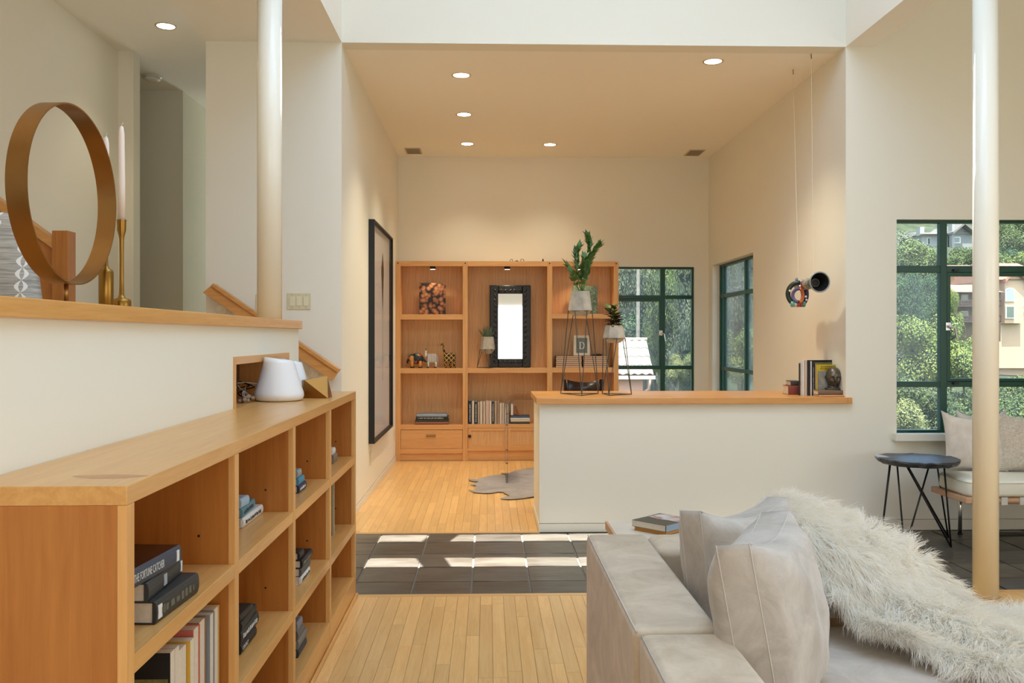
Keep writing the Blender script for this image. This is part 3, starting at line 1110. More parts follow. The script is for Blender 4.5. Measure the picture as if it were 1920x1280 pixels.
stack(2, 0, 3.45, [
    ('dark purple paperback, lowest of three in the third cell', 0.030, 0.13, 0.135, 0.028, colmat((52, 48, 76)), 0, '~night', M['print_white']),
    ('blue paperback in the middle of the three in the third cell', 0.032, 0.13, 0.105, 0.028, colmat((76, 142, 170)), 0, None, None),
    ('grey green book on top in the third cell upper shelf', 0.036, 0.12, 0.070, 0.030, colmat((150, 160, 160)), 0, None, None)])
stack(2, 1, 3.41, [
    ('white book with black lettering under the dark stack of the third cell', 0.014, 0.13, 0.165, 0.030, white, 0, '~golden hill', colmat((30, 30, 30))),
    ('grey and black book, second up in the third cell', 0.014, 0.13, 0.170, 0.032, colmat((84, 88, 88)), 0, None, None),
    ('black book with faded lettering, third up in the third cell', 0.010, 0.13, 0.195, 0.030, black, 0, '~shadows', colmat((130, 130, 126))),
    ('small black book on top of the third cell middle stack', 0.020, 0.13, 0.080, 0.028, colmat((36, 36, 38)), 0, None, None)])
stack(2, 2, 3.38, [
    ('dark blue book at the bottom of the third cell lowest stack', 0.018, 0.13, 0.150, 0.030, colmat((50, 56, 70)), 0, None, None),
    ('grey book second up in the third cell lowest stack', 0.018, 0.13, 0.155, 0.034, colmat((128, 126, 122)), 0, None, None),
    ('mottled grey book third up in the third cell lowest stack', 0.020, 0.13, 0.105, 0.032, colmat((110, 106, 104)), 0, None, None),
    ('pale blue grey book on top of the third cell lowest stack', 0.022, 0.13, 0.090, 0.034, colmat((132, 144, 164)), 0, None, None)])
stack(3, 0, 4.25, [
    ('grey brown book under the white one in the farthest cell', 0.036, 0.12, 0.105, 0.040, colmat((132, 118, 104)), 0, None, None),
    ('small white book on top in the farthest cell', 0.040, 0.11, 0.075, 0.030, white, 0, None, None)])
book('thin black and white book standing upright in the farthest cell', (XF - 0.064 - 0.14, 4.27, SH[1] + 0.001), (0.14, 0.255, 0.018), colmat((40, 44, 42)), STAND_BACK, hard=False)
book('thin olive book standing beside the black one in the farthest cell', (XF - 0.066 - 0.14, 4.25, SH[1] + 0.001), (0.14, 0.262, 0.016), colmat((120, 116, 70)), STAND_BACK, hard=False)

# ================================================================== ON THE LOW BOOKCASE: vases and gold shape
def vase(label, c, rb, rt, h, n=40):
    t = thing('vase', label, 'vase', c)
    prof = [(rb * 0.80, 0.0), (rb * 0.95, 0.006), (rb, 0.022), (rb * 0.985, 0.036)]
    k = 8
    for i in range(1, k + 1):
        f = i / k
        prof.append((rb * 0.985 + (rt - rb * 0.985) * (f ** 0.9), 0.036 + (h - 0.036) * f))
    inner = [(rt - 0.006, h)] + [(rt - 0.006 + (rb * 0.9 - rt) * (f ** 0.9), h - (h - 0.03) * f) for f in (0.25, 0.6, 1.0)]
    m = MB()
    m.sm = True
    m.lathe(prof + inner, (0, 0, 0), n)
    m.v = [(x, y, z + (0.009 * (z / h) ** 6 * (-math.cos(math.atan2(y, x) - 0.4)))) for x, y, z in m.v]
    m.build('body', M['white_ceramic'], t, local=True)
    return t
pv = onz(523, 752, ZTB)
vase('white cone shaped ceramic vase with slanted mouth on the low bookcase', (-0.903, 3.90, ZTB), 0.106, 0.062, 0.180)
vase('second white ceramic vase mostly hidden behind the first, by the wall end', (-0.893, 4.100, ZTB), 0.084, 0.046, 0.168)
g = thing('gold_polyhedron', 'faceted gold metal ornament beside the white vases on the low bookcase', 'ornament', (-0.772, 4.09, ZTB))
# tilted octahedron cut flat to stand on one face
m = MB()
pts = [(-0.070, -0.045, 0), (0.055, -0.055, 0), (0.055, 0.055, 0), (-0.075, 0.06, 0), (-0.085, 0.0, 0.078), (0.045, -0.012, 0.098), (-0.01, 0.05, 0.092), (-0.05, -0.055, 0.082)]
bm = bmesh.new()
for p in pts:
    bm.verts.new(p)
bmesh.ops.convex_hull(bm, input=bm.verts)
me = bpy.data.meshes.new('facets')
bm.to_mesh(me)
bm.free()
me.materials.append(M['gold'])
child(me, 'facets', g)

# ================================================================== LEDGE: ring, candlesticks, chair, newel
lx = -1.11
rc = (lx + 0.0, (onx(30, 360, lx).y + onx(200, 360, lx).y) / 2, 0)
ztop = 1.391
zr0 = onx(118, 533, lx).z
zr1 = onx(105, 187, lx).z
RR = (zr1 - zr0) / 2
zc = (zr1 + zr0) / 2
t = thing('ring_sculpture', 'large bronze hoop on a short stem standing on the ledge cap', 'sculpture', (lx, rc[1], ztop))
m = MB()
m.sm = True
bw = 0.026
n = 96
prof = [(-bw, RR), (bw, RR), (bw, RR - 0.004), (-bw, RR - 0.004)]
vs, fs = [], []
yawr = math.radians(-2)
for k in range(n):
    a = 2 * PI * k / n
    for (dx, rr) in prof:
        p = Vector((dx, rr * math.cos(a), zc + rr * math.sin(a)))
        p = Matrix.Rotation(yawr, 3, 'Z') @ p
        vs.append((lx + p.x, rc[1] + p.y, p.z))
for k in range(n):
    l = (k + 1) % n
    for i in range(4):
        j = (i + 1) % 4
        fs.append((k * 4 + i, l * 4 + i, l * 4 + j, k * 4 + j))
m.sm = True
m.add(vs, fs)
o = m.build('hoop', M['bronze_ring'], t)
o.modifiers.new('e', 'EDGE_SPLIT').split_angle = math.radians(40)
m = MB()
m.sm = True
m.tube([(lx, rc[1], ztop + 0.01), (lx, rc[1], zc - RR + 0.002)], 0.006, 10)
m.build('stem', M['bronze_ring'], t)
B(lx - 0.04, lx + 0.03, rc[1] - 0.03, rc[1] + 0.03, ztop, ztop + 0.008).build('foot', M['bronze_ring'], t, bev=0.003)

def taper(t, x, y, z0, z1, r, lean=0.0):
    m = MB()
    m.sm = True
    m.lathe([(r, z0), (r * 0.97, z0 + (z1 - z0) * 0.4), (r * 0.8, z0 + (z1 - z0) * 0.9), (r * 0.45, z1 - 0.006), (r * 0.1, z1)], (x, y, 0), 16)
    m.build('candle', M['wax'], t)

def candle(label, x, y, z0, z1, r):
    t = thing('candle', label, 'candle', (x, y, z0))
    m = MB()
    m.sm = True
    L = z1 - z0
    m.lathe([(r, z0), (r * 0.98, z0 + L * 0.4), (r * 0.8, z0 + L * 0.92), (r * 0.5, z1 - 0.004), (r * 0.12, z1)], (x, y, 0), 18)
    m.build('wax', M['wax'], t)
    m = MB()
    m.tube([(x, y, z1 - 0.002), (x + 0.001, y, z1 + 0.006), (x + 0.004, y + 0.002, z1 + 0.010)], 0.0009, 5)
    m.build('wick', colmat((222, 206, 186)), t)

# tall slim candlestick
x, y = lx, onx(228, 570, lx).y
t = thing('candlestick', 'tall slender aged brass candlestick, the right one on the ledge', 'candlestick', (x, y, ztop))
zt = onx(228, 412, lx).z
Hs = zt - ztop
pf = [(0.026, 0), (0.0275, 0.004), (0.0275, 0.026), (0.025, 0.032), (0.012, 0.036), (0.0075, 0.046), (0.0062, 0.09), (0.0058, 0.16), (0.0066, Hs - 0.06), (0.0085, Hs - 0.048), (0.0125, Hs - 0.032), (0.0135, Hs - 0.004), (0.0145, Hs), (0.0115, Hs), (0.010, Hs - 0.012)]
m = MB()
m.sm = True
m.lathe([(r_, ztop + z_) for r_, z_ in pf], (x, y, 0), 28)
m.build('stick', M['brass'], t)
candle('pale pink taper candle in the tall slender candlestick', x, y, zt - 0.010, onx(228, 236, lx).z, 0.0105)
# bottle shaped candlestick
x2, y2 = lx - 0.004, onx(199, 570, lx - 0.004).y
t = thing('candlestick', 'bottle shaped aged brass candlestick left of the slender one on the ledge', 'candlestick', (x2, y2, ztop))
zt2 = onx(201, 429, lx).z
Hs = zt2 - ztop
zb2 = onx(199, 506, lx).z - ztop
pf = [(0.019, 0), (0.0205, 0.003), (0.0205, zb2 - 0.006), (0.0185, zb2), (0.008, zb2 + 0.006), (0.0055, zb2 + 0.016), (0.0050, Hs - 0.052), (0.0068, Hs - 0.042), (0.0092, Hs - 0.028), (0.0092, Hs), (0.0072, Hs), (0.0065, Hs - 0.012)]
m = MB()
m.sm = True
m.lathe([(r_, ztop + z_) for r_, z_ in pf], (x2, y2, 0), 28)
m.build('stick', M['brass'], t)
candle('pale taper candle half hidden behind the bronze hoop', x2, y2, zt2 - 0.010, onx(196, 253, lx).z, 0.0100)

# upholstered chair on the landing
M['pattern'] = None
pm_ = NT('leaf_stripe_fabric')
v = pm_.coord((1, 1, 1), rnd=False)
sx = pm_.n('ShaderNodeSeparateXYZ')
pm_.l(v, sx.inputs[0])
def mth(op, a, b=None):
    o = pm_.n('ShaderNodeMath', operation=op)
    for i, q in enumerate((a, b)):
        if q is None:
            continue
        if isinstance(q, (int, float)):
            o.inputs[i].default_value = q
        else:
            pm_.l(q, o.inputs[i])
    return o.outputs[0]
# chains of leaf shapes every 9 cm across, each leaf 4.2 cm high
xx = mth('SUBTRACT', mth('MODULO', mth('ADD', sx.outputs[0], 5.045), 0.09), 0.045)
ax_ = mth('ABSOLUTE', xx)
wv = mth('MULTIPLY', mth('ABSOLUTE', mth('SINE', mth('MULTIPLY', sx.outputs[2], PI / 0.042))), 0.018)
outer = mth('LESS_THAN', ax_, wv)
inner = mth('LESS_THAN', ax_, mth('MULTIPLY', wv, 0.35))
rim = mth('SUBTRACT', outer, inner)
nz = pm_.noise(pm_.coord((10, 10, 160), rnd=False), 1.0, 3)
gcol = pm_.ramp(nz, [(0.35, S(150, 144, 134)), (0.65, S(196, 190, 178))])
mixn = pm_.n('ShaderNodeMixRGB')
pm_.l(rim, mixn.inputs[0])
pm_.l(gcol, mixn.inputs[1])
mixn.inputs[2].default_value = S(240, 234, 224)
pm_.l(mixn.outputs[0], pm_.p.inputs['Base Color'])
pm_.p.inputs['Roughness'].default_value = 0.95
M['pattern'] = pm_.m
yc = 3.0
c0 = ony(72, 558, yc)
ctop = ony(24, 392, yc)
t = thing('armchair', 'grey patterned chair with white leaf stripes behind the ledge', 'chair', (c0.x - 0.36, yc + 0.3, LZ))
def chair_back(a, b):
    # a across, b up; leaning back slightly and flaring towards the seat
    z = 1.12 + (ctop.z - 1.12) * b
    half = 0.36 - 0.075 * max(0, (z - 1.3) / (ctop.z - 1.3)) ** 1.5
    x = (c0.x - 0.36) + half * (2 * a - 1)
    return (x, 0, z)
m = MB()
m.sm = True
n1, n2 = 14, 14
pf, pb = [], []
for i in range(n1 + 1):
    for j in range(n2 + 1):
        a, b = i / n1, j / n2
        x, _, z = chair_back(a, b)
        puff = 0.05 * (1 - (2 * a - 1) ** 4) * (1 - (2 * b - 1) ** 6)
        pf.append((x, yc - 0.03 - puff + 0.05 * b, z - 0.012 * (2 * a - 1) ** 2 * b))
        pb.append((x, yc + 0.03 + puff * 0.6 + 0.05 * b, z - 0.012 * (2 * a - 1) ** 2 * b))
W_ = n2 + 1
fs = [(i * W_ + j, (i + 1) * W_ + j, (i + 1) * W_ + j + 1, i * W_ + j + 1) for i in range(n1) for j in range(n2)]
nn = len(pf)
fs += [tuple(nn + q for q in f_[::-1]) for f_ in fs[:n1 * n2]]
bd = [i * W_ for i in range(n1)] + [n1 * W_ + j for j in range(n2)] + [i * W_ + n2 for i in range(n1, 0, -1)] + [j for j in range(n2, 0, -1)]
for k in range(len(bd)):
    a, b = bd[k], bd[(k + 1) % len(bd)]
    fs.append((a, b, nn + b, nn + a))
m.add(pf + pb, fs)
m.build('backrest', M['pattern'], t)
cx = c0.x - 0.36
B(cx - 0.36, cx + 0.36, yc - 0.02, yc + 0.62, LZ + 0.26, LZ + 0.44).build('seat', M['pattern'], t, bev=0.03, seg=3)
for sx_ in (-0.31, 0.31):
    for sy_ in (0.03, 0.57):
        B(cx + sx_ - 0.02, cx + sx_ + 0.02, yc + sy_ - 0.02, yc + sy_ + 0.02, LZ, LZ + 0.265).build('leg', M['darkwood'], t)

# newel post with sloped guard going up to the left
yn = 4.86
n0, n1_ = ony(97, 555, yn), ony(127, 432, yn)
t = thing('newel_post', 'square maple newel post with sloping solid guard seen through the hoop', 'stair rail', ((n0.x + n1_.x) / 2, yn + 0.05, LZ))
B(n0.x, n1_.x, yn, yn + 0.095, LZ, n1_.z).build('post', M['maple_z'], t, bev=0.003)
g0 = ony(97, 445, yn)
g1 = ony(-60, 332, yn)
dz = 0.05
m = MB()
m.hull_xz([(g0.x, g0.z), (g1.x, g1.z), (g1.x, g1.z - 0.06), (g0.x, g0.z - 0.06)], yn + 0.005, yn + 0.085)
m.build('rail', M['maple_x'], t, bev=0.004)
m = MB()
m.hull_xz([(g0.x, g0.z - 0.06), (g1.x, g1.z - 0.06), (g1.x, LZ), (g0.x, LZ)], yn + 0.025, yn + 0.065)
m.build('guard_panel', M['maple_z'], t)

# ================================================================== WALL BESIDE THE STAIRS: hand rail, switches
t = thing('hand_rail', 'sloping maple hand rail fixed to the wall above the stairs', 'handrail', (XL - 0.4, 5.93, 0.9))
ya_, yb_ = 5.90, 5.945
def hr(u, v):
    return ony(u, v, ya_)
A0, A1 = hr(401, 531), hr(637, 692)
B1, B0 = hr(622, 714), hr(380, 548)
m = MB()
cap = 0.25
def lerp(a, b, f):
    return a + (b - a) * f
def q2(p):
    return (p.x, p.z)
m.hull_xz([q2(lerp(A0, B0, 0.28)), q2(lerp(A1, B1, 0.28)), q2(B1), q2(B0)], ya_, yb_)
m.build('board', M['maple_x'], t, bev=0.002)
m = MB()
m.hull_xz([q2(A0), q2(A1), q2(lerp(A1, B1, 0.28)), q2(lerp(A0, B0, 0.28))], ya_ - 0.014, yb_ + 0.004)
m.build('cap_moulding', M['maple_x'], t, bev=0.003)
for (u, v) in ((414, 581), (587, 699)):
    p = ony(u, v, 5.99)
    m = MB()
    m.sm = True
    m.lathe([(0.036, 5.999), (0.035, 5.993), (0.020, 5.985), (0.009, 5.980), (0.009, 5.945)], (p.x, 0, p.z), 20, 'y')
    m.build('bracket', M['column'], t)

def switch_plate(label, u0, u1, v0, v1, n, yy=6.0):
    a, b = ony(u0, v1, yy), ony(u1, v0, yy)
    t = thing('switch_plate', label, 'light switch', ((a.x + b.x) / 2, yy, a.z))
    B(a.x, b.x, yy - 0.006, yy, a.z, b.z).build('plate', M['plate'], t, bev=0.002)
    W = b.x - a.x
    for k in range(n):
        cx = a.x + W * (k + 0.5) / n + (0.006 * (1 - k) if n == 3 else 0)
        B(cx - 0.017, cx + 0.017, yy - 0.010, yy - 0.005, a.z + (b.z - a.z) * 0.22, b.z - (b.z - a.z) * 0.22).build('rocker', M['switch'], t, bev=0.002)
        m = MB()
        for zz in (0.1, 0.9):
            m.lathe([(0.003, yy - 0.0066), (0.003, yy - 0.0058)], (cx, 0, a.z + (b.z - a.z) * zz), 8, 'y')
        m.build('screws', M['steel'], t)
switch_plate('cream triple rocker switch on the wall right of the left column', 538.5, 583, 549.5, 580, 3)
switch_plate('cream thermostat plate half hidden by the left column', 480, 498, 551, 584, 1)

for i, (u, v) in enumerate(((694, 859), (738.3, 815))):
    p = onx(u, v, XL)
    t = thing('wall_outlet', ('cream wall plate low on the left wall near the floor, under the framed picture' if i == 0 else 'cream wall plate on the left wall close beside the tall bookcase'), 'outlet', (XL, p.y, p.z - 0.057))
    B(XL, XL + 0.005, p.y - 0.036, p.y + 0.036, p.z - 0.057, p.z + 0.057).build('plate', M['plate'], t, bev=0.002)
    for s_ in (-0.022, 0.022):
        B(XL + 0.005, XL + 0.007, p.y - 0.016, p.y + 0.016, p.z + s_ - 0.013, p.z + s_ + 0.013).build('socket', M['switch'], t, bev=0.001)

# ================================================================== CEILING FITTINGS
def downlight(label, u, v, z, power, r=0.062):
    p = onz(u, v, z)
    t = thing('downlight', label, 'ceiling light', (p.x, p.y, z), 'recessed ceiling lights')
    m = MB()
    m.sm = True
    m.lathe([(r + 0.012, z), (r + 0.010, z - 0.004), (r, z - 0.003), (r - 0.003, z - 0.001)], (p.x, p.y, 0), 32, cap=False)
    m.build('trim_ring', plain('downlight_ring', S(214, 190, 150), 0.4), t)
    m = MB()
    m.lathe([(r - 0.002, z - 0.0015), (r - 0.003, z - 0.001)], (p.x, p.y, 0), 32)
    m.build('lens', M['lamp'], t)
    l = bpy.data.lights.new('downlight_lamp', 'SPOT')
    l.energy = power
    l.spot_size = math.radians(104)
    l.spot_blend = 1.0
    l.shadow_soft_size = 0.06
    l.color = (1.0, 0.90, 0.69)
    o = bpy.data.objects.new('downlight_lamp', l)
    C.objects.link(o)
    o.location = (p.x, p.y, z - 0.03)
    return t
downlight('recessed ceiling light nearest the header on the left', 865, 141, ZC, 74)
downlight('recessed ceiling light, second from the header in the left row', 870, 214.5, ZC, 72)
downlight('recessed ceiling light nearest the tall bookcase, left of its pair', 876, 269.5, ZC, 30)
downlight('recessed ceiling light nearest the tall bookcase, right of its pair', 1031, 271, ZC, 30)
downlight('recessed ceiling light in the right corner near the hanging horn', 1337, 115, ZC, 72)
downlight('recessed ceiling light over the landing at upper left', 311, 49, ZU, 14)
for lab, u, v in (('ceiling air vent at the left, above the tall bookcase', 775, 282.5), ('ceiling air vent at the right, above the corner windows', 1302, 286)):
    p = onz(u, v, ZC)
    t = thing('ceiling_vent', lab, 'vent', (p.x, p.y, ZC))
    B(p.x - 0.085, p.x + 0.085, p.y - 0.15, p.y + 0.15, ZC - 0.006, ZC).build('frame', M['vent'], t, bev=0.002)
    for k in range(8):
        B(p.x - 0.07, p.x + 0.07, p.y - 0.13 + k * 0.034, p.y - 0.112 + k * 0.034, ZC - 0.009, ZC - 0.005).build('slat', M['reveal'], t)
p = onz(284, 143, ZU)
t = thing('smoke_detector', 'round white smoke detector on the landing ceiling', 'smoke detector', (p.x, p.y, ZU))
m = MB()
m.sm = True
m.lathe([(0.082, ZU), (0.082, ZU - 0.012)], (p.x, p.y, 0), 28)
m.build('mounting_ring', M['detector'], t)
m = MB()
m.sm = True
m.lathe([(0.07, ZU - 0.012), (0.068, ZU - 0.03), (0.05, ZU - 0.04), (0.012, ZU - 0.043), (0.001, ZU - 0.05)], (p.x, p.y, 0), 28)
m.build('body', M['detector'], t)
for k in range(3):
    a = k * 2.1
    m = MB()
    m.ball((p.x + 0.04 * math.cos(a), p.y + 0.04 * math.sin(a), ZU - 0.04), (0.008, 0.008, 0.004), 8, 6)
    m.build('indicator', M['vent'], t)

# ================================================================== FRAMED PICTURE ON THE LEFT WALL
XP = XL + 0.048
yp0, yp1 = onx(691, 600, XL).y, onx(737, 600, XP).y
zp1, zp0 = onx(703, 414, XP).z, onx(703, 822, XP).z
zp1, zp0 = 2.27, 0.435
t = thing('framed_picture', 'tall black framed picture of a single dark feather on the left wall', 'picture', (XL, (yp0 + yp1) / 2, zp0))
fw = 0.018
B(XL, XP, yp0, yp0 + fw, zp0, zp1).build('frame_side', M['black_frame'], t)
B(XL, XP, yp1 - fw, yp1, zp0, zp1).build('frame_side', M['black_frame'], t)
B(XL, XP, yp0 + fw, yp1 - fw, zp1 - fw, zp1).build('frame_head', M['black_frame'], t)
B(XL, XP, yp0 + fw, yp1 - fw, zp0, zp0 + fw).build('frame_foot', M['black_frame'], t)
xm = XL + 0.012
B(XL + 0.002, xm, yp0 + fw, yp1 - fw, zp0 + fw, zp1 - fw).build('print_sheet', plain('print_paper', S(240, 232, 226), 0.7), t)
yf = onx(717.5, 600, xm).y
zt_, zb_ = onx(718, 473, xm).z, onx(719, 712, xm).z
m = MB()
pts = []
for i in range(41):
    f = i / 40
    z = zt_ + (zb_ - zt_) * f
    wdt = 0.105 * (math.sin(min(f / 0.16, 1) * PI / 2) if f < 0.16 else max(0.10, 1 - (f - 0.16) / 0.34) ** 1.1)
    pts.append((z, wdt))
vs = []
for z, wd in pts:
    vs += [(xm + 0.0006, yf - wd, z), (xm + 0.0006, yf + wd * 0.8, z)]
m.add(vs, [(2 * i, 2 * i + 1, 2 * i + 3, 2 * i + 2) for i in range(40)])
m.build('feather_print', plain('feather_ink', S(70, 52, 42), 0.8, var=0.4, scale=12), t)
m = MB()
m.add([(XP - 0.012, yp0 + fw, zp0 + fw), (XP - 0.012, yp1 - fw, zp0 + fw), (XP - 0.012, yp1 - fw, zp1 - fw), (XP - 0.012, yp0 + fw, zp1 - fw)], [(0, 1, 2, 3)])
m.build('glazing', M['picglass'], t)

# ================================================================== TALL BOOKCASE ON THE BACK WALL
YB = 9.47
bx = lambda u: ony(u, 600, YB).x
bz = lambda v: ony(900, v, YB).z
ST = [(bx(741.5), bx(751)), (bx(867.5), bx(877)), (bx(1026), bx(1035.5)), (bx(1151), bx(1160))]
ZB1 = bz(489.5)
t = bcase = thing('tall_bookcase', 'tall three bay maple bookcase with shelves and drawers on the back wall', 'bookcase', ((ST[0][0] + ST[3][1]) / 2, 9.6, 0))
YBK = 9.735
for i, (a, b) in enumerate(ST):
    B(a, b, YB, YBK, 0, ZB1).build('upright', M['oak_z'], t, bev=0.002)
    m = MB()
    p = ((a + b) / 2, 0, bz(493.5))
    m.lathe([(0.0075, YB - 0.001), (0.0075, YB + 0.001)], p, 12, 'y')
    m.build('screw_cap', M['darkwood'], t)
zr = bz(499)
for i in range(3):
    a, b = ST[i][1], ST[i + 1][0]
    B(a, b, YB, YB + 0.02, zr, ZB1).build('top_rail', M['oak_x'], t, bev=0.001)
    B(a, b, YBK, YBK + 0.014, 0.05, ZB1).build('back_panel', M['oak_panel'], t)
B(ST[0][0], ST[3][1], YB + 0.02, YBK + 0.014, ZB1 - 0.022, ZB1).build('top_board', M['oak_x'], t)
shelves = {0: [(589, 599), (690, 699.5), (796, 805)], 1: [(690, 699), (795, 802)], 2: [(588, 597), (689, 698.5), (796, 805)]}
ZSH = {}
for i, L in shelves.items():
    a, b = ST[i][1], ST[i + 1][0]
    for k, (v0, v1) in enumerate(L):
        ZSH[(i, k)] = bz(v0)
        B(a, b, YB + 0.002, YBK, bz(v1), bz(v0)).build('shelf', M['oak_x'], t, bev=0.001)
for i in (0, 2):
    a, b = ST[i][1], ST[i + 1][0]
    d = B(a + 0.003, b - 0.003, YB + 0.003, YB + 0.022, bz(840.5), bz(805.8)).build('drawer', M['oak_x'], t, bev=0.001)
    cx, cz = (a + b) / 2 - 0.008, bz(816)
    B(cx - 0.05, cx + 0.05, YB - 0.012, YB + 0.006, cz - 0.010, cz + 0.008).build('handle', M['bronze_ring'], d, bev=0.004)
    B(a, b, YB, YB + 0.02, bz(849.5), bz(841)).build('lower_rail', M['oak_x'], t, bev=0.001)
    B(a, b, YB + 0.018, YB + 0.03, 0.0, bz(849.5)).build('kick_board', M['oak_x'], t)
a, b = ST[1][1], ST[2][0]
mid = (a + b) / 2
for k, (c, d) in enumerate(((a + 0.003, mid - 0.0015), (mid + 0.0015, b - 0.003))):
    z0, z1 = bz(841), bz(802.5)
    do = B(c + 0.03, d - 0.03, YB + 0.012, YB + 0.02, z0 + 0.03, z1 - 0.02).build('door', M['oak_panel'], t)
    B(c, c + 0.035, YB + 0.003, YB + 0.022, z0, z1).build('door_stile', M['oak_z'], do, bev=0.001)
    B(d - 0.035, d, YB + 0.003, YB + 0.022, z0, z1).build('door_stile', M['oak_z'], do, bev=0.001)
    B(c + 0.035, d - 0.035, YB + 0.003, YB + 0.022, z1 - 0.028, z1).build('door_rail', M['oak_x'], do, bev=0.001)
    B(c + 0.035, d - 0.035, YB + 0.003, YB + 0.022, z0, z0 + 0.04).build('door_rail', M['oak_x'], do, bev=0.001)
    m = MB()
    m.sm = True
    kx = c + 0.017 if k == 0 else d - 0.017
    m.lathe([(0.017, YB + 0.003), (0.017, YB - 0.004), (0.013, YB - 0.012), (0.003, YB - 0.014)], (kx, 0, bz(817.5)), 20, 'y')
    m.build('knob', M['darkwood'], do)
B(a, b, YB, YB + 0.02, bz(845), bz(841)).build('lower_rail', M['oak_x'], t, bev=0.001)
B(a, b, YB + 0.018, YB + 0.03, 0.0, bz(845)).build('kick_board', M['oak_x'], t)
for k, u in enumerate((811.5, 951, 1088)):
    p = ony(u, 500, YB + 0.06)
    zz = zr + 0.004
    q = thing('puck_light', 'small dark puck light under the top of the tall bookcase, ' + ('left', 'middle', 'right')[k] + ' bay', 'light', (p.x, YB + 0.06, zz))
    m = MB()
    m.sm = True
    m.lathe([(0.012, ZB1 - 0.022), (0.012, zz), (0.032, zz), (0.032, zz - 0.028), (0.029, zz - 0.032)], (p.x, YB + 0.06, 0), 24, cap=False)
    m.build('housing', M['darkwood'], q)
    m = MB()
    m.lathe([(0.028, zz - 0.034), (0.026, zz - 0.030)], (p.x, YB + 0.06, 0), 24)
    m.build('lens', M['puck'], q)
    l = bpy.data.lights.new('puck_lamp', 'SPOT')
    l.energy = 5
    l.spot_size = math.radians(120)
    l.spot_blend = 0.9
    l.shadow_soft_size = 0.02
    l.color = (1.0, 0.72, 0.5)
    o = bpy.data.objects.new('puck_lamp', l)
    C.objects.link(o)
    o.location = (p.x, YB + 0.06, zz - 0.045)

# --- things on its shelves
def px(u, y):
    return ony(u, 600, y).x
def pz(v, y):
    return ony(900, v, y).z

# left bay, top: print of round nuts on a block
m_ = NT('nut_print')
vo = m_.n('ShaderNodeTexVoronoi')
vo.inputs['Scale'].default_value = 24
vv = m_.coord((1, 1, 1), rnd=False)
m_.l(vv, vo.inputs['Vector'])
vo2 = m_.n('ShaderNodeTexVoronoi', feature='DISTANCE_TO_EDGE')
vo2.inputs['Scale'].default_value = 84
m_.l(vv, vo2.inputs['Vector'])
c1 = m_.ramp(vo.outputs['Distance'], [(0.0, S(214, 160, 108)), (0.5, S(150, 98, 62)), (0.68, S(30, 20, 16))])
c2 = m_.ramp(vo2.outputs['Distance'], [(0.0, (0.18, 0.14, 0.12, 1)), (0.12, (1, 1, 1, 1))])
mm = m_.n('ShaderNodeMixRGB', blend_type='MULTIPLY')
mm.inputs[0].default_value = 1
m_.l(c1, mm.inputs[1])
m_.l(c2, mm.inputs[2])
m_.l(mm.outputs[0], m_.p.inputs['Base Color'])
m_.p.inputs['Roughness'].default_value = 0.5
yy = 9.60
t = thing('canvas_print', 'square canvas print of brown cracked nuts, top left shelf of the tall bookcase', 'picture', (px(811, yy), yy, ZSH[(0, 0)]))
B(px(786, yy), px(835.5, yy), yy, yy + 0.03, ZSH[(0, 0)] + 0.001, pz(530.5, yy)).build('canvas', m_.m, t)
# right bay, top: green plant print
m_ = NT('leaf_print')
vv = m_.coord((26, 26, 26), rnd=False)
nz_ = m_.noise(vv, 1.6, 6, 0.7, 1.6)
m_.l(m_.ramp(nz_, [(0.3, S(34, 52, 40)), (0.5, S(86, 112, 92)), (0.62, S(136, 158, 140)), (0.75, S(70, 96, 72))]), m_.p.inputs['Base Color'])
t = thing('canvas_print', 'canvas print of green leaves behind the tall plant, top right shelf', 'picture', (px(1097, yy), yy, ZSH[(2, 0)]))
B(px(1074, yy), px(1120.5, yy), yy, yy + 0.03, ZSH[(2, 0)] + 0.001, pz(536, yy)).build('canvas', m_.m, t)

# animal figures, left bay, middle shelf
ya = 9.56
zs = ZSH[(0, 1)] + 0.0005
k1 = 1 / (F / ya)       # metres per pixel on this plane
def leg(m, x, y, r0, r1, h):
    m.tube([(x, y, zs), (x, y, zs + h)], [r0, r1], 10)
# elephant
t = thing('elephant_figurine', 'colourful patterned elephant figurine with orange legs, left of three animals', 'figurine', (px(782, ya), ya, zs))
ex = px(782, ya)
vm = NT('patchwork')
vo = vm.n('ShaderNodeTexVoronoi')
vo.inputs['Scale'].default_value = 42
vm.l(vm.coord((1, 1, 1), rnd=False), vo.inputs['Vector'])
hs = vm.n('ShaderNodeSeparateColor')
vm.l(vo.outputs['Color'], hs.inputs[0])
rp = vm.ramp(hs.outputs[0], [(0.0, S(30, 32, 34)), (0.35, S(32, 44, 60)), (0.5, S(60, 130, 140)), (0.62, S(190, 60, 44)), (0.72, S(214, 150, 60)), (0.85, S(30, 34, 30))])
vm.t.nodes[-1].color_ramp.interpolation = 'CONSTANT' if hasattr(vm.t.nodes[-1], 'color_ramp') else 'CONSTANT'
vm.l(rp, vm.p.inputs['Base Color'])
vm.p.inputs['Roughness'].default_value = 0.4
m = MB()
m.sm = True
m.ball((ex - 0.004, ya, zs + 0.098), (0.072, 0.045, 0.058), 20, 14)
m.ball((ex - 0.062, ya, zs + 0.108), (0.036, 0.034, 0.040), 16, 12)
m.tube([(ex - 0.085, ya, zs + 0.10), (ex - 0.102, ya, zs + 0.07), (ex - 0.104, ya, zs + 0.035), (ex - 0.112, ya, zs + 0.02)], [0.016, 0.012, 0.009, 0.007], 10)
m.tube([(ex + 0.055, ya, zs + 0.105), (ex + 0.08, ya, zs + 0.075), (ex + 0.105, ya, zs + 0.062), (ex + 0.125, ya, zs + 0.066)], [0.016, 0.011, 0.008, 0.004], 10)
m.build('body', vm.m, t)
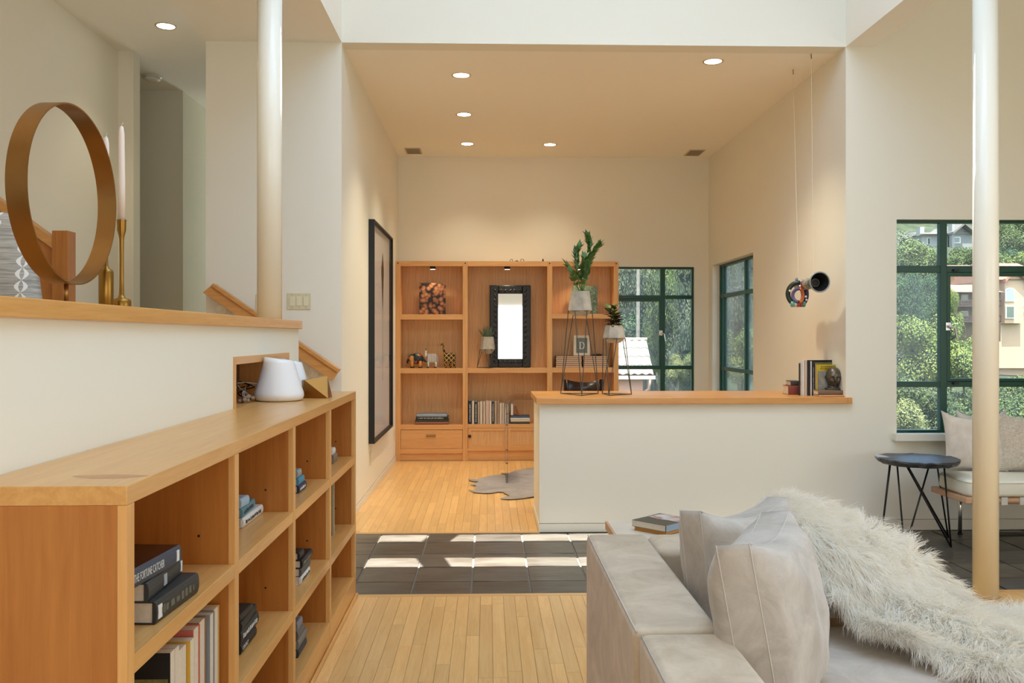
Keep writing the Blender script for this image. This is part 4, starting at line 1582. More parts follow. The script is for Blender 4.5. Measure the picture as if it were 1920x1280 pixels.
for dx, dy in ((-0.05, -0.024), (-0.05, 0.024), (0.035, -0.024), (0.035, 0.024)):
    m = MB()
    m.sm = True
    leg(m, ex + dx, ya + dy, 0.019, 0.016, 0.075)
    o = m.build('leg', colmat((206, 140, 58)), t)
    m = MB()
    m.lathe([(0.021, zs), (0.021, zs + 0.012), (0.014, zs + 0.016)], (ex + dx, ya + dy, 0), 12)
    m.build('foot', black, o)
for sy in (-1, 1):
    m = MB()
    m.sm = True
    m.ball((ex - 0.052, ya + sy * 0.036, zs + 0.098), (0.026, 0.006, 0.034), 12, 8)
    m.build('ear', colmat((208, 146, 66)), t)
# zebra
zx = px(809, ya)
t = thing('zebra_figurine', 'grey and white striped box bodied animal figurine, middle of three animals', 'figurine', (zx, ya, zs))
sm_ = NT('stripes')
wv_ = sm_.n('ShaderNodeTexWave')
wv_.inputs['Scale'].default_value = 30
wv_.bands_direction = 'X'
wv_.inputs['Distortion'].default_value = 1.5
sm_.l(sm_.coord((1, 1, 1), rnd=False), wv_.inputs['Vector'])
sm_.l(sm_.ramp(wv_.outputs[1], [(0.4, S(120, 112, 104)), (0.5, S(224, 220, 212))]), sm_.p.inputs['Base Color'])
B(zx - 0.046, zx + 0.058, ya - 0.03, ya + 0.03, zs + 0.055, zs + 0.150).build('body', sm_.m, t, bev=0.012, seg=3)
for dx in (-0.034, 0.046):
    for dy in (-0.018, 0.018):
        m = MB()
        m.sm = True
        m.tube([(zx + dx, ya + dy, zs + 0.008), (zx + dx + 0.004, ya + dy, zs + 0.035), (zx + dx, ya + dy, zs + 0.062)], [0.009, 0.008, 0.012], 10)
        o = m.build('leg', white, t)
        m = MB()
        m.lathe([(0.013, zs), (0.012, zs + 0.012)], (zx + dx - 0.004, ya + dy, 0), 10)
        m.build('hoof', black, o)
m = MB()
m.sm = True
m.ball((zx - 0.058, ya, zs + 0.135), (0.016, 0.020, 0.024), 12, 8)
m.ball((zx - 0.060, ya, zs + 0.168), (0.013, 0.015, 0.028), 12, 8)
m.build('head', white, t)
for sy in (-1, 1):
    m = MB()
    m.sm = True
    m.ball((zx - 0.058, ya + sy * 0.014, zs + 0.196), (0.004, 0.005, 0.012), 8, 6)
    m.build('ear', black, t)
m = MB()
m.tube([(zx + 0.058, ya, zs + 0.13), (zx + 0.068, ya, zs + 0.10), (zx + 0.066, ya, zs + 0.07)], 0.003, 6)
m.build('tail', white, t)
# giraffe
gx_ = px(842, ya)
t = thing('giraffe_figurine', 'black giraffe figurine with yellow lattice pattern, right of three animals', 'figurine', (gx_, ya, zs))
gm = NT('lattice')
vv = gm.coord((28, 28, 28), rnd=False, rot=(0, math.radians(45), 0))
sp_ = gm.n('ShaderNodeSeparateXYZ')
gm.l(vv, sp_.inputs[0])
def gmath(op, a, b):
    o = gm.n('ShaderNodeMath', operation=op)
    for i, q in enumerate((a, b)):
        if isinstance(q, (int, float)):
            o.inputs[i].default_value = q
        elif q is not None:
            gm.l(q, o.inputs[i])
    return o.outputs[0]
lx1 = gmath('LESS_THAN', gmath('FRACT', sp_.outputs[0], None), 0.22)
lz1 = gmath('LESS_THAN', gmath('FRACT', sp_.outputs[2], None), 0.22)
gm.l(gm.ramp(gmath('MAXIMUM', lx1, lz1), [(0.4, S(32, 24, 16)), (0.6, S(206, 162, 70))]), gm.p.inputs['Base Color'])
B(gx_ - 0.052, gx_ + 0.070, ya - 0.03, ya + 0.03, zs + 0.062, zs + 0.158).build('body', gm.m, t, bev=0.012, seg=3)
for dx in (-0.038, 0.012, 0.058):
    m = MB()
    m.sm = True
    leg(m, gx_ + dx, ya + (-0.014 if dx != 0.012 else 0.014), 0.014, 0.011, 0.07)
    m.build('leg', gm.m, t)
m = MB()
m.sm = True
m.tube([(gx_ - 0.046, ya, zs + 0.15), (gx_ - 0.056, ya, zs + 0.185), (gx_ - 0.062, ya, zs + 0.225), (gx_ - 0.068, ya, zs + 0.246)], [0.017, 0.012, 0.010, 0.009], 10)
m.build('neck', gm.m, t)
m = MB()
m.sm = True
m.ball((gx_ - 0.074, ya, zs + 0.244), (0.022, 0.012, 0.012), 12, 8)
for sy in (-1, 1):
    m.tube([(gx_ - 0.064, ya + sy * 0.006, zs + 0.252), (gx_ - 0.060, ya + sy * 0.008, zs + 0.272)], [0.003, 0.004], 6)
m.build('head', gm.m, t)

# mirror leaning in the middle bay
ym = 9.63
t = thing('mirror', 'black carved frame mirror standing in the middle bay of the tall bookcase', 'mirror', (px(956, ym), ym, ZSH[(1, 0)]))
fx0, fx1, fz0, fz1 = px(918, ym), px(995, ym), ZSH[(1, 0)] + 0.002, pz(534.5, ym)
ix0, ix1, iz0, iz1 = px(934, ym), px(979.5, ym), pz(672.5, ym), pz(550.5, ym)
mt = M['black']
B(fx0, ix0, ym - 0.02, ym + 0.03, fz0, fz1).build('frame_side', mt, t, bev=0.008)
B(ix1, fx1, ym - 0.02, ym + 0.03, fz0, fz1).build('frame_side', mt, t, bev=0.008)
B(ix0, ix1, ym - 0.02, ym + 0.03, iz1, fz1).build('frame_head', mt, t, bev=0.008)
B(ix0, ix1, ym - 0.02, ym + 0.03, fz0, iz0).build('frame_foot', mt, t, bev=0.008)
m = MB()
m.sm = True
def boss(x, z, ang):
    m.ball((x, ym - 0.02, z), (0.024, 0.010, 0.011), 8, 6, Matrix.Rotation(ang, 3, 'Y'))
nb = 15
for k in range(nb):
    f = (k + 0.5) / nb
    z = fz0 + 0.03 + (fz1 - fz0 - 0.06) * f
    boss((fx0 + ix0) / 2 + 0.012, z, math.radians(60))
    boss((fx1 + ix1) / 2 - 0.012, z, math.radians(-60))
for k in range(5):
    x = ix0 + (ix1 - ix0) * (k + 0.5) / 5
    boss(x, (fz0 + iz0) / 2 + 0.012, math.radians(30 if k < 3 else -30))
    boss(x, (fz1 + iz1) / 2 - 0.012, math.radians(-30 if k < 3 else 30))
stuff(m.build('carved_leaves', plain('black_carving', S(34, 33, 31), 0.3), t))
m = MB()
m.add([(ix0, ym + 0.0, iz0), (ix1, ym + 0.0, iz0), (ix1, ym + 0.0, iz1), (ix0, ym + 0.0, iz1)], [(0, 1, 2, 3)])
m.build('silvered_glass', M['mirror'], t)

# ---- planters
def leaf_mesh(name, L, W, mat, curl=0.2, fold=0.15, n=6, tip=0.5):
    m = MB()
    m.sm = True
    vs = []
    for i in range(n + 1):
        f = i / n
        wd = W * math.sin(PI * min(1, f ** tip)) * 0.5 if 0 < i < n else 0.0015
        z = curl * L * f * f
        vs += [(-wd, L * f, z + fold * wd), (0, L * f, z), (wd, L * f, z + fold * wd)]
    fs = []
    for i in range(n):
        b = i * 3
        fs += [(b, b + 1, b + 4, b + 3), (b + 1, b + 2, b + 5, b + 4)]
    m.add(vs, fs)
    d = bpy.data.objects.new('x', None)
    WORLD['x_leaf'] = Vector((0, 0, 0))
    me = bpy.data.meshes.new(name)
    me.from_pydata(m.v, [], m.f)
    me.materials.append(mat)
    me.polygons.foreach_set('use_smooth', [True] * len(m.f))
    bpy.data.objects.remove(d)
    return me

def leafmat(name, c1, c2, rough=0.35):
    m = NT(name)
    f = m.noise(m.coord(), 30, 3)
    m.l(m.bright_random(m.ramp(f, [(0.3, c2), (0.7, c1)]), 0.7, 1.35), m.p.inputs['Base Color'])
    m.p.inputs['Roughness'].default_value = rough
    return m.m

def place_leaf(me, t, pos, direction, roll=0.0, scale=1.0):
    y = Vector(direction).normalized()
    upv = Vector((0, 0, 1)) if abs(y.z) < 0.95 else Vector((0, -1, 0))
    x = y.cross(upv).normalized()
    z = x.cross(y)
    Rm = Matrix((x, y, z)).transposed() @ Matrix.Rotation(roll, 3, 'Y')
    return child(me, 'leaf', t, pos, Rm.to_euler(), (scale, scale, scale))

def planter(label_pot, label_stand, c, rmax, rtop, hpot, hstand, sides, base_r, base_ang, ring_n, wire=0.0035, facet=0.0, under=0.03):
    """c: centre on the supporting surface; returns the pot thing (origin at the ring height)"""
    s = thing('plant_stand', label_stand, 'plant stand', c)
    zr = hstand
    ringp = [(rmax * 0.97 * math.cos(base_ang + 2 * PI * k / ring_n + PI / ring_n), rmax * 0.97 * math.sin(base_ang + 2 * PI * k / ring_n + PI / ring_n), zr) for k in range(ring_n)]
    m = MB()
    m.tube(ringp, wire, 8, closed=True)
    m.build('ring', M['wire'], s, local=True)
    nb_ = ring_n // 2
    bp = [(base_r * math.cos(base_ang + 2 * PI * k / nb_), base_r * math.sin(base_ang + 2 * PI * k / nb_), wire) for k in range(nb_)]
    m = MB()
    m.tube(bp, wire, 8, closed=True)
    m.build('base', M['wire'], s, local=True)
    for k in range(nb_):
        for q in (2 * k - 1, 2 * k):
            m = MB()
            m.tube([bp[k], ringp[q % ring_n]], wire, 8)
            m.build('rod', M['wire'], s, local=True)
    p = thing('plant_pot', label_pot, 'potted plant', (c[0], c[1], c[2] + hstand))
    m = MB()
    b = -under
    m.lathe([(rmax * 0.55, b), (rmax * 0.99, wire), (rmax, wire + 0.004), (rtop, hpot), (rtop - 0.010, hpot), (rtop - 0.012, hpot - 0.02)], (0, 0, 0), sides, off=facet, cap=True)
    m.build('pot', M['concrete'], p, local=True)
    m = MB()
    m.lathe([(rtop - 0.008, hpot - 0.015), (0.001, hpot - 0.008)], (0, 0, 0), sides, off=facet, cap=False)
    m.build('soil', M['soil'], p, local=True)
    return p

ZCAP = 0.9013
yq = 6.33
c = ony(1088, 700, yq)
hp = onz(1088, 545.5, 0)
zpt, zpm = ony(1088, 546, yq).z, ony(1088, 583, yq).z
pA = planter('dark green leaflet plant in concrete pot on the taller half wall stand', 'taller grey wire plant stand on the half wall cap', (c.x, yq, ZCAP), 0.087, 0.068, zpt - zpm, zpm - ZCAP, 8, 0.155, math.radians(-92), 6, 0.0032, math.radians(10), 0.035)
zz = leafmat('zz_leaf', S(74, 112, 48), S(38, 74, 30))
LM = leaf_mesh('zz_leaflet', 0.060, 0.036, zz, -0.12, 0.3)
stemmat = plain('green_stem', S(96, 124, 60), 0.5)
def P3(u, v, y):
    q = ony(u, v, y)
    o = WORLD[pA.name]
    return Vector((q.x - o.x, q.y - o.y, q.z - o.z))
stems = [
    ([(1090, 546, 6.33), (1082, 512, 6.30), (1080, 480, 6.31), (1087, 462, 6.32)], 12),
    ([(1092, 546, 6.34), (1099, 505, 6.38), (1106, 470, 6.39), (1101, 442, 6.38)], 15),
    ([(1094, 546, 6.33), (1101, 510, 6.33), (1111, 480, 6.31), (1125, 458, 6.30)], 15),
    ([(1087, 546, 6.30), (1078, 530, 6.24), (1070, 512, 6.21), (1060, 494, 6.20)], 5),
    ([(1091, 546, 6.31), (1091, 525, 6.22), (1094, 500, 6.19), (1096, 482, 6.20)], 11),
    ([(1094, 546, 6.36), (1098, 528, 6.44), (1101, 500, 6.47), (1104, 490, 6.48)], 6)]
q = random.Random(3)
for pts, n in stems:
    P = [P3(*p) for p in pts]
    m = MB()
    m.sm = True
    m.tube([catmull(P, i / 16) for i in range(17)], [0.0052 - 0.003 * i / 16 for i in range(17)], 7)
    m.build('stem', stemmat, pA, local=True)
    side = 1
    for k in range(n):
        f = 0.22 + 0.78 * k / n
        p = catmull(P, f)
        d = (catmull(P, min(1, f + 0.05)) - catmull(P, f - 0.05)).normalized()
        a = q.uniform(0, 2 * PI)
        for sgn in (1, -1):
            lat = Vector((1, 0.35, 0)) * sgn + Vector((q.uniform(-0.2, 0.2), q.uniform(-0.6, 0.6), 0))
            place_leaf(LM, pA, p, d * 1.0 + lat * 0.46, q.uniform(-0.7, 0.7), q.uniform(0.75, 1.1))
    place_leaf(LM, pA, catmull(P, 1.0), d, 0, 0.8)
# moss clumps at the foot
m = MB()
for k in range(26):
    a, r_ = q.uniform(0, 6.28), q.uniform(0, 0.05)
    m.ball((r_ * math.cos(a), r_ * math.sin(a), zpt - zpm - 0.006), (0.012, 0.012, 0.010), 6, 5)
stuff(m.build('moss', plain('moss', S(92, 92, 40), 1.0, var=0.4, scale=90), pA, local=True))

yq2 = 6.30
c = ony(1150, 700, yq2)
zpt, zpm = ony(1150, 610, yq2).z, ony(1150, 634.5, yq2).z
pB = planter('red tinged leafy plant in concrete pot on the shorter half wall stand', 'shorter grey wire plant stand on the half wall cap', (c.x + 0.006, yq2, ZCAP), 0.083, 0.064, zpt - zpm, zpm - ZCAP, 8, 0.125, math.radians(-115), 6, 0.0032, math.radians(10), 0.030)
g1_ = leafmat('plant_leaf_green', S(92, 116, 58), S(52, 82, 40))
g2_ = leafmat('plant_leaf_red', S(96, 52, 44), S(58, 34, 30))
LA = leaf_mesh('green_leaf', 0.080, 0.044, g1_, -0.2, 0.3)
LB = leaf_mesh('red_leaf', 0.078, 0.042, g2_, -0.3, 0.3)
o = WORLD[pB.name]
hp_ = zpt - zpm
for k in range(6):
    a = k * 1.05 + 0.4
    top_ = Vector((0.032 * math.cos(a) * (1 if k else 0), 0.032 * math.sin(a), hp_ + (0.125 if k in (0, 2) else q.uniform(0.05, 0.10))))
    P = [Vector((0.012 * math.cos(a), 0.012 * math.sin(a), hp_ - 0.012)), Vector((0.02 * math.cos(a), 0.02 * math.sin(a), hp_ + 0.03)), top_]
    m = MB()
    m.sm = True
    m.tube([catmull(P, i / 8) for i in range(9)], 0.0028, 6)
    m.build('stem', plain('brown_stem', S(96, 70, 44), 0.7), pB, local=True)
    for j in range(9):
        f = 0.25 + 0.75 * j / 8
        p = catmull(P, f)
        b = j * 2.4 + k
        rise = 0.15 + 0.75 * f * f
        place_leaf(LA if (j > 4 and k % 2 == 0) or q.random() < 0.35 else LB, pB, p, (math.cos(b), math.sin(b), rise), q.uniform(-0.4, 0.4), q.uniform(0.7, 1.05))
m = MB()
for k in range(40):
    a, r_ = q.uniform(0, 6.28), q.uniform(0.01, 0.058)
    m.ball((r_ * math.cos(a), r_ * math.sin(a), hp_ - 0.004), (0.012, 0.012, 0.010), 6, 5)
stuff(m.build('moss', plain('moss_gold', S(122, 112, 52), 1.0, var=0.4, scale=90), pB, local=True))

# succulent in the tall bookcase
ys_ = 9.56
c = ony(914, 680, ys_)
zpt, zpm = ony(914, 631, ys_).z, ony(914, 655, ys_).z
zsh = ZSH[(1, 0)] + 0.0005
pC = planter('spiky grey green succulent in a concrete pot beside the black mirror', 'small black wire plant stand beside the mirror in the tall bookcase', (c.x, ys_, zsh), 0.083, 0.066, zpt - zpm, zpm - zsh, 8, 0.118, math.radians(-80), 6, 0.003, math.radians(10), 0.045)
sg = leafmat('succulent_leaf', S(120, 136, 112), S(74, 96, 72), 0.5)
LS = leaf_mesh('succulent_blade', 0.115, 0.020, sg, 0.05, 0.5, 6, 0.45)
hp_ = zpt - zpm
for k in range(34):
    a = k * 2.399
    lean = 0.10 + 0.85 * (k / 34) ** 1.3
    r_ = 0.012 + 0.035 * (k / 34)
    place_leaf(LS, pC, (r_ * math.cos(a), r_ * math.sin(a), hp_ - 0.01), (math.cos(a) * lean, math.sin(a) * lean, 1.0), q.uniform(-0.3, 0.3), q.uniform(0.75, 1.15))

# ---- books in the tall bookcase
zs0 = ZSH[(0, 2)] + 0.0005
yk = 9.50
def flat_book(label, u0, u1, z, th, cv, y=yk, dep=0.2, title=None, tcol=None, hard=True, group=None, tsize=None):
    a, b = px(u0, y), px(u1, y)
    return book(label, (a, y, z), (dep, b - a, th), cv, LYING_FRONT, title=title, tcol=tcol, tsize=tsize, hard=hard, group=group)
# LYING_FRONT: spine to camera, height along +x
k = 1 / (F / (yk + 0.02))
zb = zs0
for lab, u0, u1, th, cv, ti in (
    ('brick red large book at the bottom of the stack in the left bay', 777.5, 841, 0.030, colmat((150, 94, 72)), None),
    ('black book with green spine band above the brick red one in the left bay', 778.5, 841, 0.020, colmat((40, 58, 48)), None),
    ('black book titled A Day in the Life of Africa in the left bay stack', 780, 840, 0.030, black, 'A DAY IN THE LIFE OF AFRICA'),
    ('blue grey book on top of the stack in the left bay', 781.5, 838, 0.028, colmat((150, 164, 180)), None)):
    flat_book(lab, u0, u1, zb, th, cv, title=ti, tcol=M['print_white'], tsize=0.020)
    zb += th + 0.0005
zs1 = ZSH[(1, 1)] + 0.0005
row = [  # right edge u, left edge u, top v, colour, words
    (878, 884, 751, (34, 40, 58), 'navy blue'), (884.5, 889, 752, (218, 206, 186), 'pale cream'), (889.5, 895, 752.5, (52, 66, 58), 'dark green'),
    (895.5, 899.5, 754, (188, 166, 146), 'tan'), (900, 904.5, 752.5, (222, 212, 196), 'off white'), (905.5, 910, 752.5, (206, 188, 162), 'sand coloured'),
    (910.5, 917, 751.5, (208, 182, 166), 'pinkish beige'), (917.5, 921.5, 752, (226, 216, 198), 'ivory'), (922, 926.5, 752.5, (40, 48, 64), 'dark navy'),
    (927, 931.5, 752, (184, 166, 138), 'khaki'), (932, 936, 752.5, (172, 140, 116), 'brown beige'), (936.5, 941, 756, (216, 202, 182), 'short cream'),
    (941.5, 945, 756, (204, 190, 172), 'thin beige'), (945.5, 949, 757, (176, 164, 150), 'thin grey beige'), (949.5, 954.5, 753, (150, 140, 130), 'grey brown')]
ordw = ['first', 'second', 'third', 'fourth', 'fifth', 'sixth', 'seventh', 'eighth', 'ninth', 'tenth', 'eleventh', 'twelfth', 'thirteenth', 'fourteenth', 'fifteenth']
for i, (u0, u1, v, rgb, word) in enumerate(row):
    a, b = px(u0, yk), px(u1, yk)
    book('%s book, %s from the left in the upright row of the tall bookcase' % (word, ordw[i]), (b, yk, zs1), (0.16, pz(v, yk) - zs1, b - a - 0.0012), colmat(rgb), STAND_FRONT, group='upright books in the middle bay',
         title={0: '~aa', 2: '~bb', 8: '~cc'}.get(i), tsize=0.02, tcol=M['print_white'])
book('white book standing right of the clear table leg in the tall bookcase', (px(962, yk), yk, zs1 + 0.092), (0.15, 0.118, 0.024), colmat((224, 220, 212)), STAND_FRONT)
b_ = book('brown red book leaning against the white one in the tall bookcase', (px(974, yk), yk, zs1 + 0.093), (0.15, 0.112, 0.018), colmat((138, 74, 46)), STAND_FRONT)
b_.rotation_euler = (Matrix.Rotation(math.radians(-20), 3, 'Y') @ STAND_FRONT).to_euler()
zb = zs1
for lab, u0, u1, th, rgb in (('dark green book at the bottom of the short stack right of the clear leg', 957, 993, 0.020, (46, 60, 54)),
                             ('cream book second up in the short stack right of the clear leg', 957.5, 993.5, 0.026, (216, 200, 174)),
                             ('white book third up in the short stack right of the clear leg', 957, 993, 0.016, (228, 222, 212)),
                             ('blue book on top of the short stack right of the clear leg', 957.5, 993, 0.020, (60, 80, 104))):
    flat_book(lab, u0, u1, zb, th, colmat(rgb), dep=0.15)
    zb += th + 0.0005

# red brown albums in the right bay: two piles
zs2 = ZSH[(2, 1)] + 0.0005
al = plain('album_cloth', S(150, 86, 62), 0.6, var=0.1)
pgs = plain('album_pages', S(222, 196, 160), 0.8)
zt_al = pz(667, yk)
n = 6
th = (zt_al - zs2) / n
for s_, (u0, u1, w_) in enumerate(((1042, 1091.5, 'left'), (1093, 1141.5, 'right'))):
    for i in range(n):
        a, b = px(u0 + (i % 2) * 0.6, yk), px(u1 - (i % 3) * 0.5, yk)
        book('red brown album, %s from the bottom of the %s pile, right bay' % (ordw[i], w_), (b, yk + 0.15 + 0.002 * (i % 2), zs2 + i * th), (0.15, b - a, th - 0.0006), al, basis((0, 1, 0), (-1, 0, 0)), hard=True, group='red brown albums', pages=pgs)
yd = 9.53
t = thing('letter_frame', 'white framed grey card with a letter D standing on the red brown albums', 'picture', (px(1091, yd), yd, zt_al))
fx0, fx1 = px(1075.5, yd), px(1106, yd)
z0, z1 = zt_al + 0.001, pz(628.5, yd)
fw = 0.028
fm = plain('whitewashed_frame', S(220, 208, 186), 0.7, var=0.08)
B(fx0, fx0 + fw, yd, yd + 0.02, z0, z1).build('frame_side', fm, t, bev=0.002)
B(fx1 - fw, fx1, yd, yd + 0.02, z0, z1).build('frame_side', fm, t, bev=0.002)
B(fx0 + fw, fx1 - fw, yd, yd + 0.02, z1 - fw, z1).build('frame_head', fm, t, bev=0.002)
B(fx0 + fw, fx1 - fw, yd, yd + 0.02, z0, z0 + fw).build('frame_foot', fm, t, bev=0.002)
card = B(fx0 + fw, fx1 - fw, yd + 0.008, yd + 0.014, z0 + fw, z1 - fw).build('card', colmat((112, 118, 110)), t)
dcx, dcz = px(1091, yd) - 0.030, (z0 + z1) / 2 - 0.038
m = MB()
yl0, yl1 = yd + 0.0066, yd + 0.008
m.box(dcx + 0.006, dcx + 0.018, yl0, yl1, dcz, dcz + 0.076)
m.box(dcx, dcx + 0.028, yl0, yl1, dcz, dcz + 0.005)
m.box(dcx, dcx + 0.028, yl0, yl1, dcz + 0.071, dcz + 0.076)
nA = 16
for k in range(nA):
    a0, a1 = -PI / 2 + PI * k / nA, -PI / 2 + PI * (k + 1) / nA
    qd = []
    for rx_, rz_, aa in ((0.036, 0.038, a0), (0.036, 0.038, a1), (0.023, 0.0335, a1), (0.023, 0.0335, a0)):
        qd.append((dcx + 0.027 + rx_ * math.cos(aa), dcz + 0.038 + rz_ * math.sin(aa)))
    m.hull_xz(qd, yl0, yl1)
m.build('letter', M['print_white'], t)
t = thing('sunglasses_case', 'small dark case lying on the right pile of red brown albums', 'case', (px(1119, yd), yd, zt_al))
m = MB()
m.sm = True
m.ball((px(1119, yd), yd, zt_al + 0.011), (0.062, 0.03, 0.011), 16, 8)
m.build('shell', black, t)
m = MB()
m.tube([(px(1119, yd) - 0.058, yd, zt_al + 0.011), (px(1119, yd), yd - 0.0305, zt_al + 0.011), (px(1119, yd) + 0.058, yd, zt_al + 0.011)], 0.0012, 5)
m.build('zip', M['steel'], t)

# tiny figures on top
for lab, u, v0, sh in (('tiny black wire animal on top of the tall bookcase, left one', 959, 485.5, 0), ('tiny low black ornament on top of the tall bookcase, between the wire animals', 969, 487.5, 1),
                       ('tiny black hoop ornament on top of the tall bookcase', 979, 485.5, 2), ('small black upright figure on top of the tall bookcase near the right bay', 1018, 484.5, 3)):
    yy = 9.49
    p = ony(u, 489, yy)
    zt_ = ony(u, v0, yy).z
    z0 = ZB1 + 0.0
    t = thing('shelf_figure', lab, 'figurine', (p.x, yy, z0))
    m = MB()
    m.sm = True
    hgt = max(0.014, zt_ - z0)
    if sh == 3:
        m.lathe([(0.007, z0), (0.009, z0 + hgt * 0.4), (0.005, z0 + hgt * 0.65), (0.006, z0 + hgt * 0.8), (0.001, z0 + hgt)], (p.x, yy, 0), 10)
    elif sh == 1:
        m.ball((p.x, yy, z0 + 0.005), (0.018, 0.01, 0.005), 10, 6)
    elif sh == 0:
        m.tube([(p.x - 0.016, yy, z0), (p.x - 0.01, yy, z0 + hgt * 0.7), (p.x + 0.006, yy, z0 + hgt), (p.x + 0.012, yy, z0 + hgt * 0.6), (p.x + 0.008, yy, z0)], 0.003, 6)
    else:
        m.tube([(p.x - 0.016, yy, z0), (p.x - 0.014, yy, z0 + hgt * 0.8), (p.x, yy, z0 + hgt), (p.x + 0.014, yy, z0 + hgt * 0.8), (p.x + 0.018, yy, z0)], 0.003, 6)
    m.build('body', black, t)

# ================================================================== BACK ROOM FURNITURE
# clear acrylic waterfall desk
ZD = 0.768
yl = 7.95
xl_ = ony(948.5, 800, yl).x
t = thing('acrylic_desk', 'clear acrylic waterfall desk half hidden behind the white half wall', 'desk', (xl_ + 0.6, yl + 0.25, 0))
m = MB()
y0_, y1_ = yl, yl + 0.55
th_ = 0.02
def outline(off):
    P = []
    r_ = 0.10 - off
    x0, z1 = xl_ + off, ZD - off
    cxl, czl = xl_ + 0.10, ZD - 0.10
    P.append((x0, 0.0))
    for i in range(9):
        a = PI - PI / 2 * i / 8
        P.append((cxl + r_ * math.cos(a), czl + r_ * math.sin(a)))
    cxr = xl_ + 1.25 - 0.10
    for i in range(9):
        a = PI / 2 - PI / 2 * i / 8
        P.append((cxr + r_ * math.cos(a), czl + r_ * math.sin(a)))
    P.append((xl_ + 1.25 - off, 0.0))
    return P
o_, i_ = outline(0), outline(th_)
vs, fs = [], []
for a, b in zip(o_, i_):
    vs += [(a[0], y0_, a[1]), (b[0], y0_, b[1]), (b[0], y1_, b[1]), (a[0], y1_, a[1])]
for k_ in range(len(o_) - 1):
    for j in range(4):
        fs.append((k_ * 4 + j, k_ * 4 + (j + 1) % 4, k_ * 4 + 4 + (j + 1) % 4, k_ * 4 + 4 + j))
fs += [(0, 1, 2, 3), tuple(len(vs) - 4 + j for j in (3, 2, 1, 0))]
m.add(vs, fs)
m.build('sheet', M['acrylic'], t)
m = MB()
for zz in (0.18, 0.30, 0.52, 0.62):
    m.box(xl_ - 0.0005, xl_ + 0.0205, yl - 0.0005, yl + 0.006, zz, zz + 0.012)
m.build('edge_marks', colmat((120, 92, 66)), t)

# dark chair tucked behind the desk
yc_ = 8.75
cxl, cxr = ony(1062, 720, yc_).x, ony(1127, 720, yc_).x
zc1 = ony(1095, 711, yc_).z
t = thing('desk_chair', 'dark espresso wood chair with curved leather back behind the half wall', 'chair', ((cxl + cxr) / 2, yc_ - 0.2, 0))
def cback(a, z, off=0.0):
    x = cxl + (cxr - cxl) * a
    return (x, yc_ + 0.05 * (1 - (2 * a - 1) ** 2) + off, z)
m = MB()
m.sm = True
zl = zc1 - 0.19
vs = []
N = 12
for i in range(N + 1):
    a = i / N
    zt_ = zc1 - 0.03 * (1 - (2 * a - 1) ** 2) ** 1.0
    vs += [cback(a, zl), cback(a, zt_), cback(a, zt_, 0.02), cback(a, zl, 0.02)]
fs = []
for i in range(N):
    for j in range(4):
        fs.append((i * 4 + j, i * 4 + (j + 1) % 4, i * 4 + 4 + (j + 1) % 4, i * 4 + 4 + j))
fs += [(0, 1, 2, 3), (N * 4 + 3, N * 4 + 2, N * 4 + 1, N * 4)]
m.add(vs, fs)
m.build('backrest', plain('dark_leather', S(40, 20, 16), 0.25), t)
for x in (cxl - 0.012, cxr + 0.012):
    m = MB()
    m.tube([(x, yc_ + 0.01, 0), (x, yc_ - 0.01, 0.45), (x, yc_ + 0.01, zc1)], 0.014, 10)
    m.build('back_post', M['darkwood'], t)
    m = MB()
    m.tube([(x, yc_ - 0.42, 0), (x, yc_ - 0.42, 0.43)], 0.016, 10)
    m.build('leg', M['darkwood'], t)
B(cxl - 0.02, cxr + 0.02, yc_ - 0.45, yc_ + 0.0, 0.42, 0.47).build('seat', M['darkwood'], t, bev=0.012)

# cowhide
hp = [(879, 899), (893, 900.5), (906, 897), (925, 893), (938, 892), (948, 893.5), (950, 890.5), (939, 889), (941, 887.5), (950, 888.5), (956, 888), (966, 884), (985, 880.5), (1001, 878.5),
      (1040, 876), (1090, 874), (1120, 880), (1150, 884), (1140, 893), (1165, 902), (1150, 913), (1110, 922), (1070, 930), (1020, 934), (1001, 933), (975, 936.5), (958, 937.8), (938, 937), (946, 934), (956, 931.5),
      (950, 928), (944, 926), (946, 924.5), (936, 923.5), (920, 926), (905, 926), (888, 924.5), (879, 920), (890, 921.5), (893, 912), (882, 910.5), (893, 908), (897, 904), (888, 904), (880, 902)]
P = [onz(u, v, 0.0) for u, v in hp]
t = thing('cowhide_rug', 'grey cowhide rug with ragged edges on the back room floor', 'rug', (P[20].x * 0.5, 8.0, 0.002))
bm = bmesh.new()
vsb = [bm.verts.new((p.x - t.location.x, p.y - t.location.y, 0.004)) for p in P]
fc_ = bm.faces.new(vsb)
bmesh.ops.triangulate(bm, faces=[fc_])
bmesh.ops.subdivide_edges(bm, edges=bm.edges, cuts=3, use_grid_fill=True)
for v in bm.verts:
    v.co.z = 0.005 + 0.006 * max(0, noise.noise(Vector((v.co.x * 5, v.co.y * 5, 2.0))))
r_ = bmesh.ops.extrude_face_region(bm, geom=list(bm.faces))
for e in r_['geom']:
    if isinstance(e, bmesh.types.BMVert):
        e.co.z += 0.004
bmesh.ops.recalc_face_normals(bm, faces=bm.faces)
me = bpy.data.meshes.new('hide')
bm.to_mesh(me)
bm.free()
me.materials.append(M['hide'])
child(me, 'hide', t)

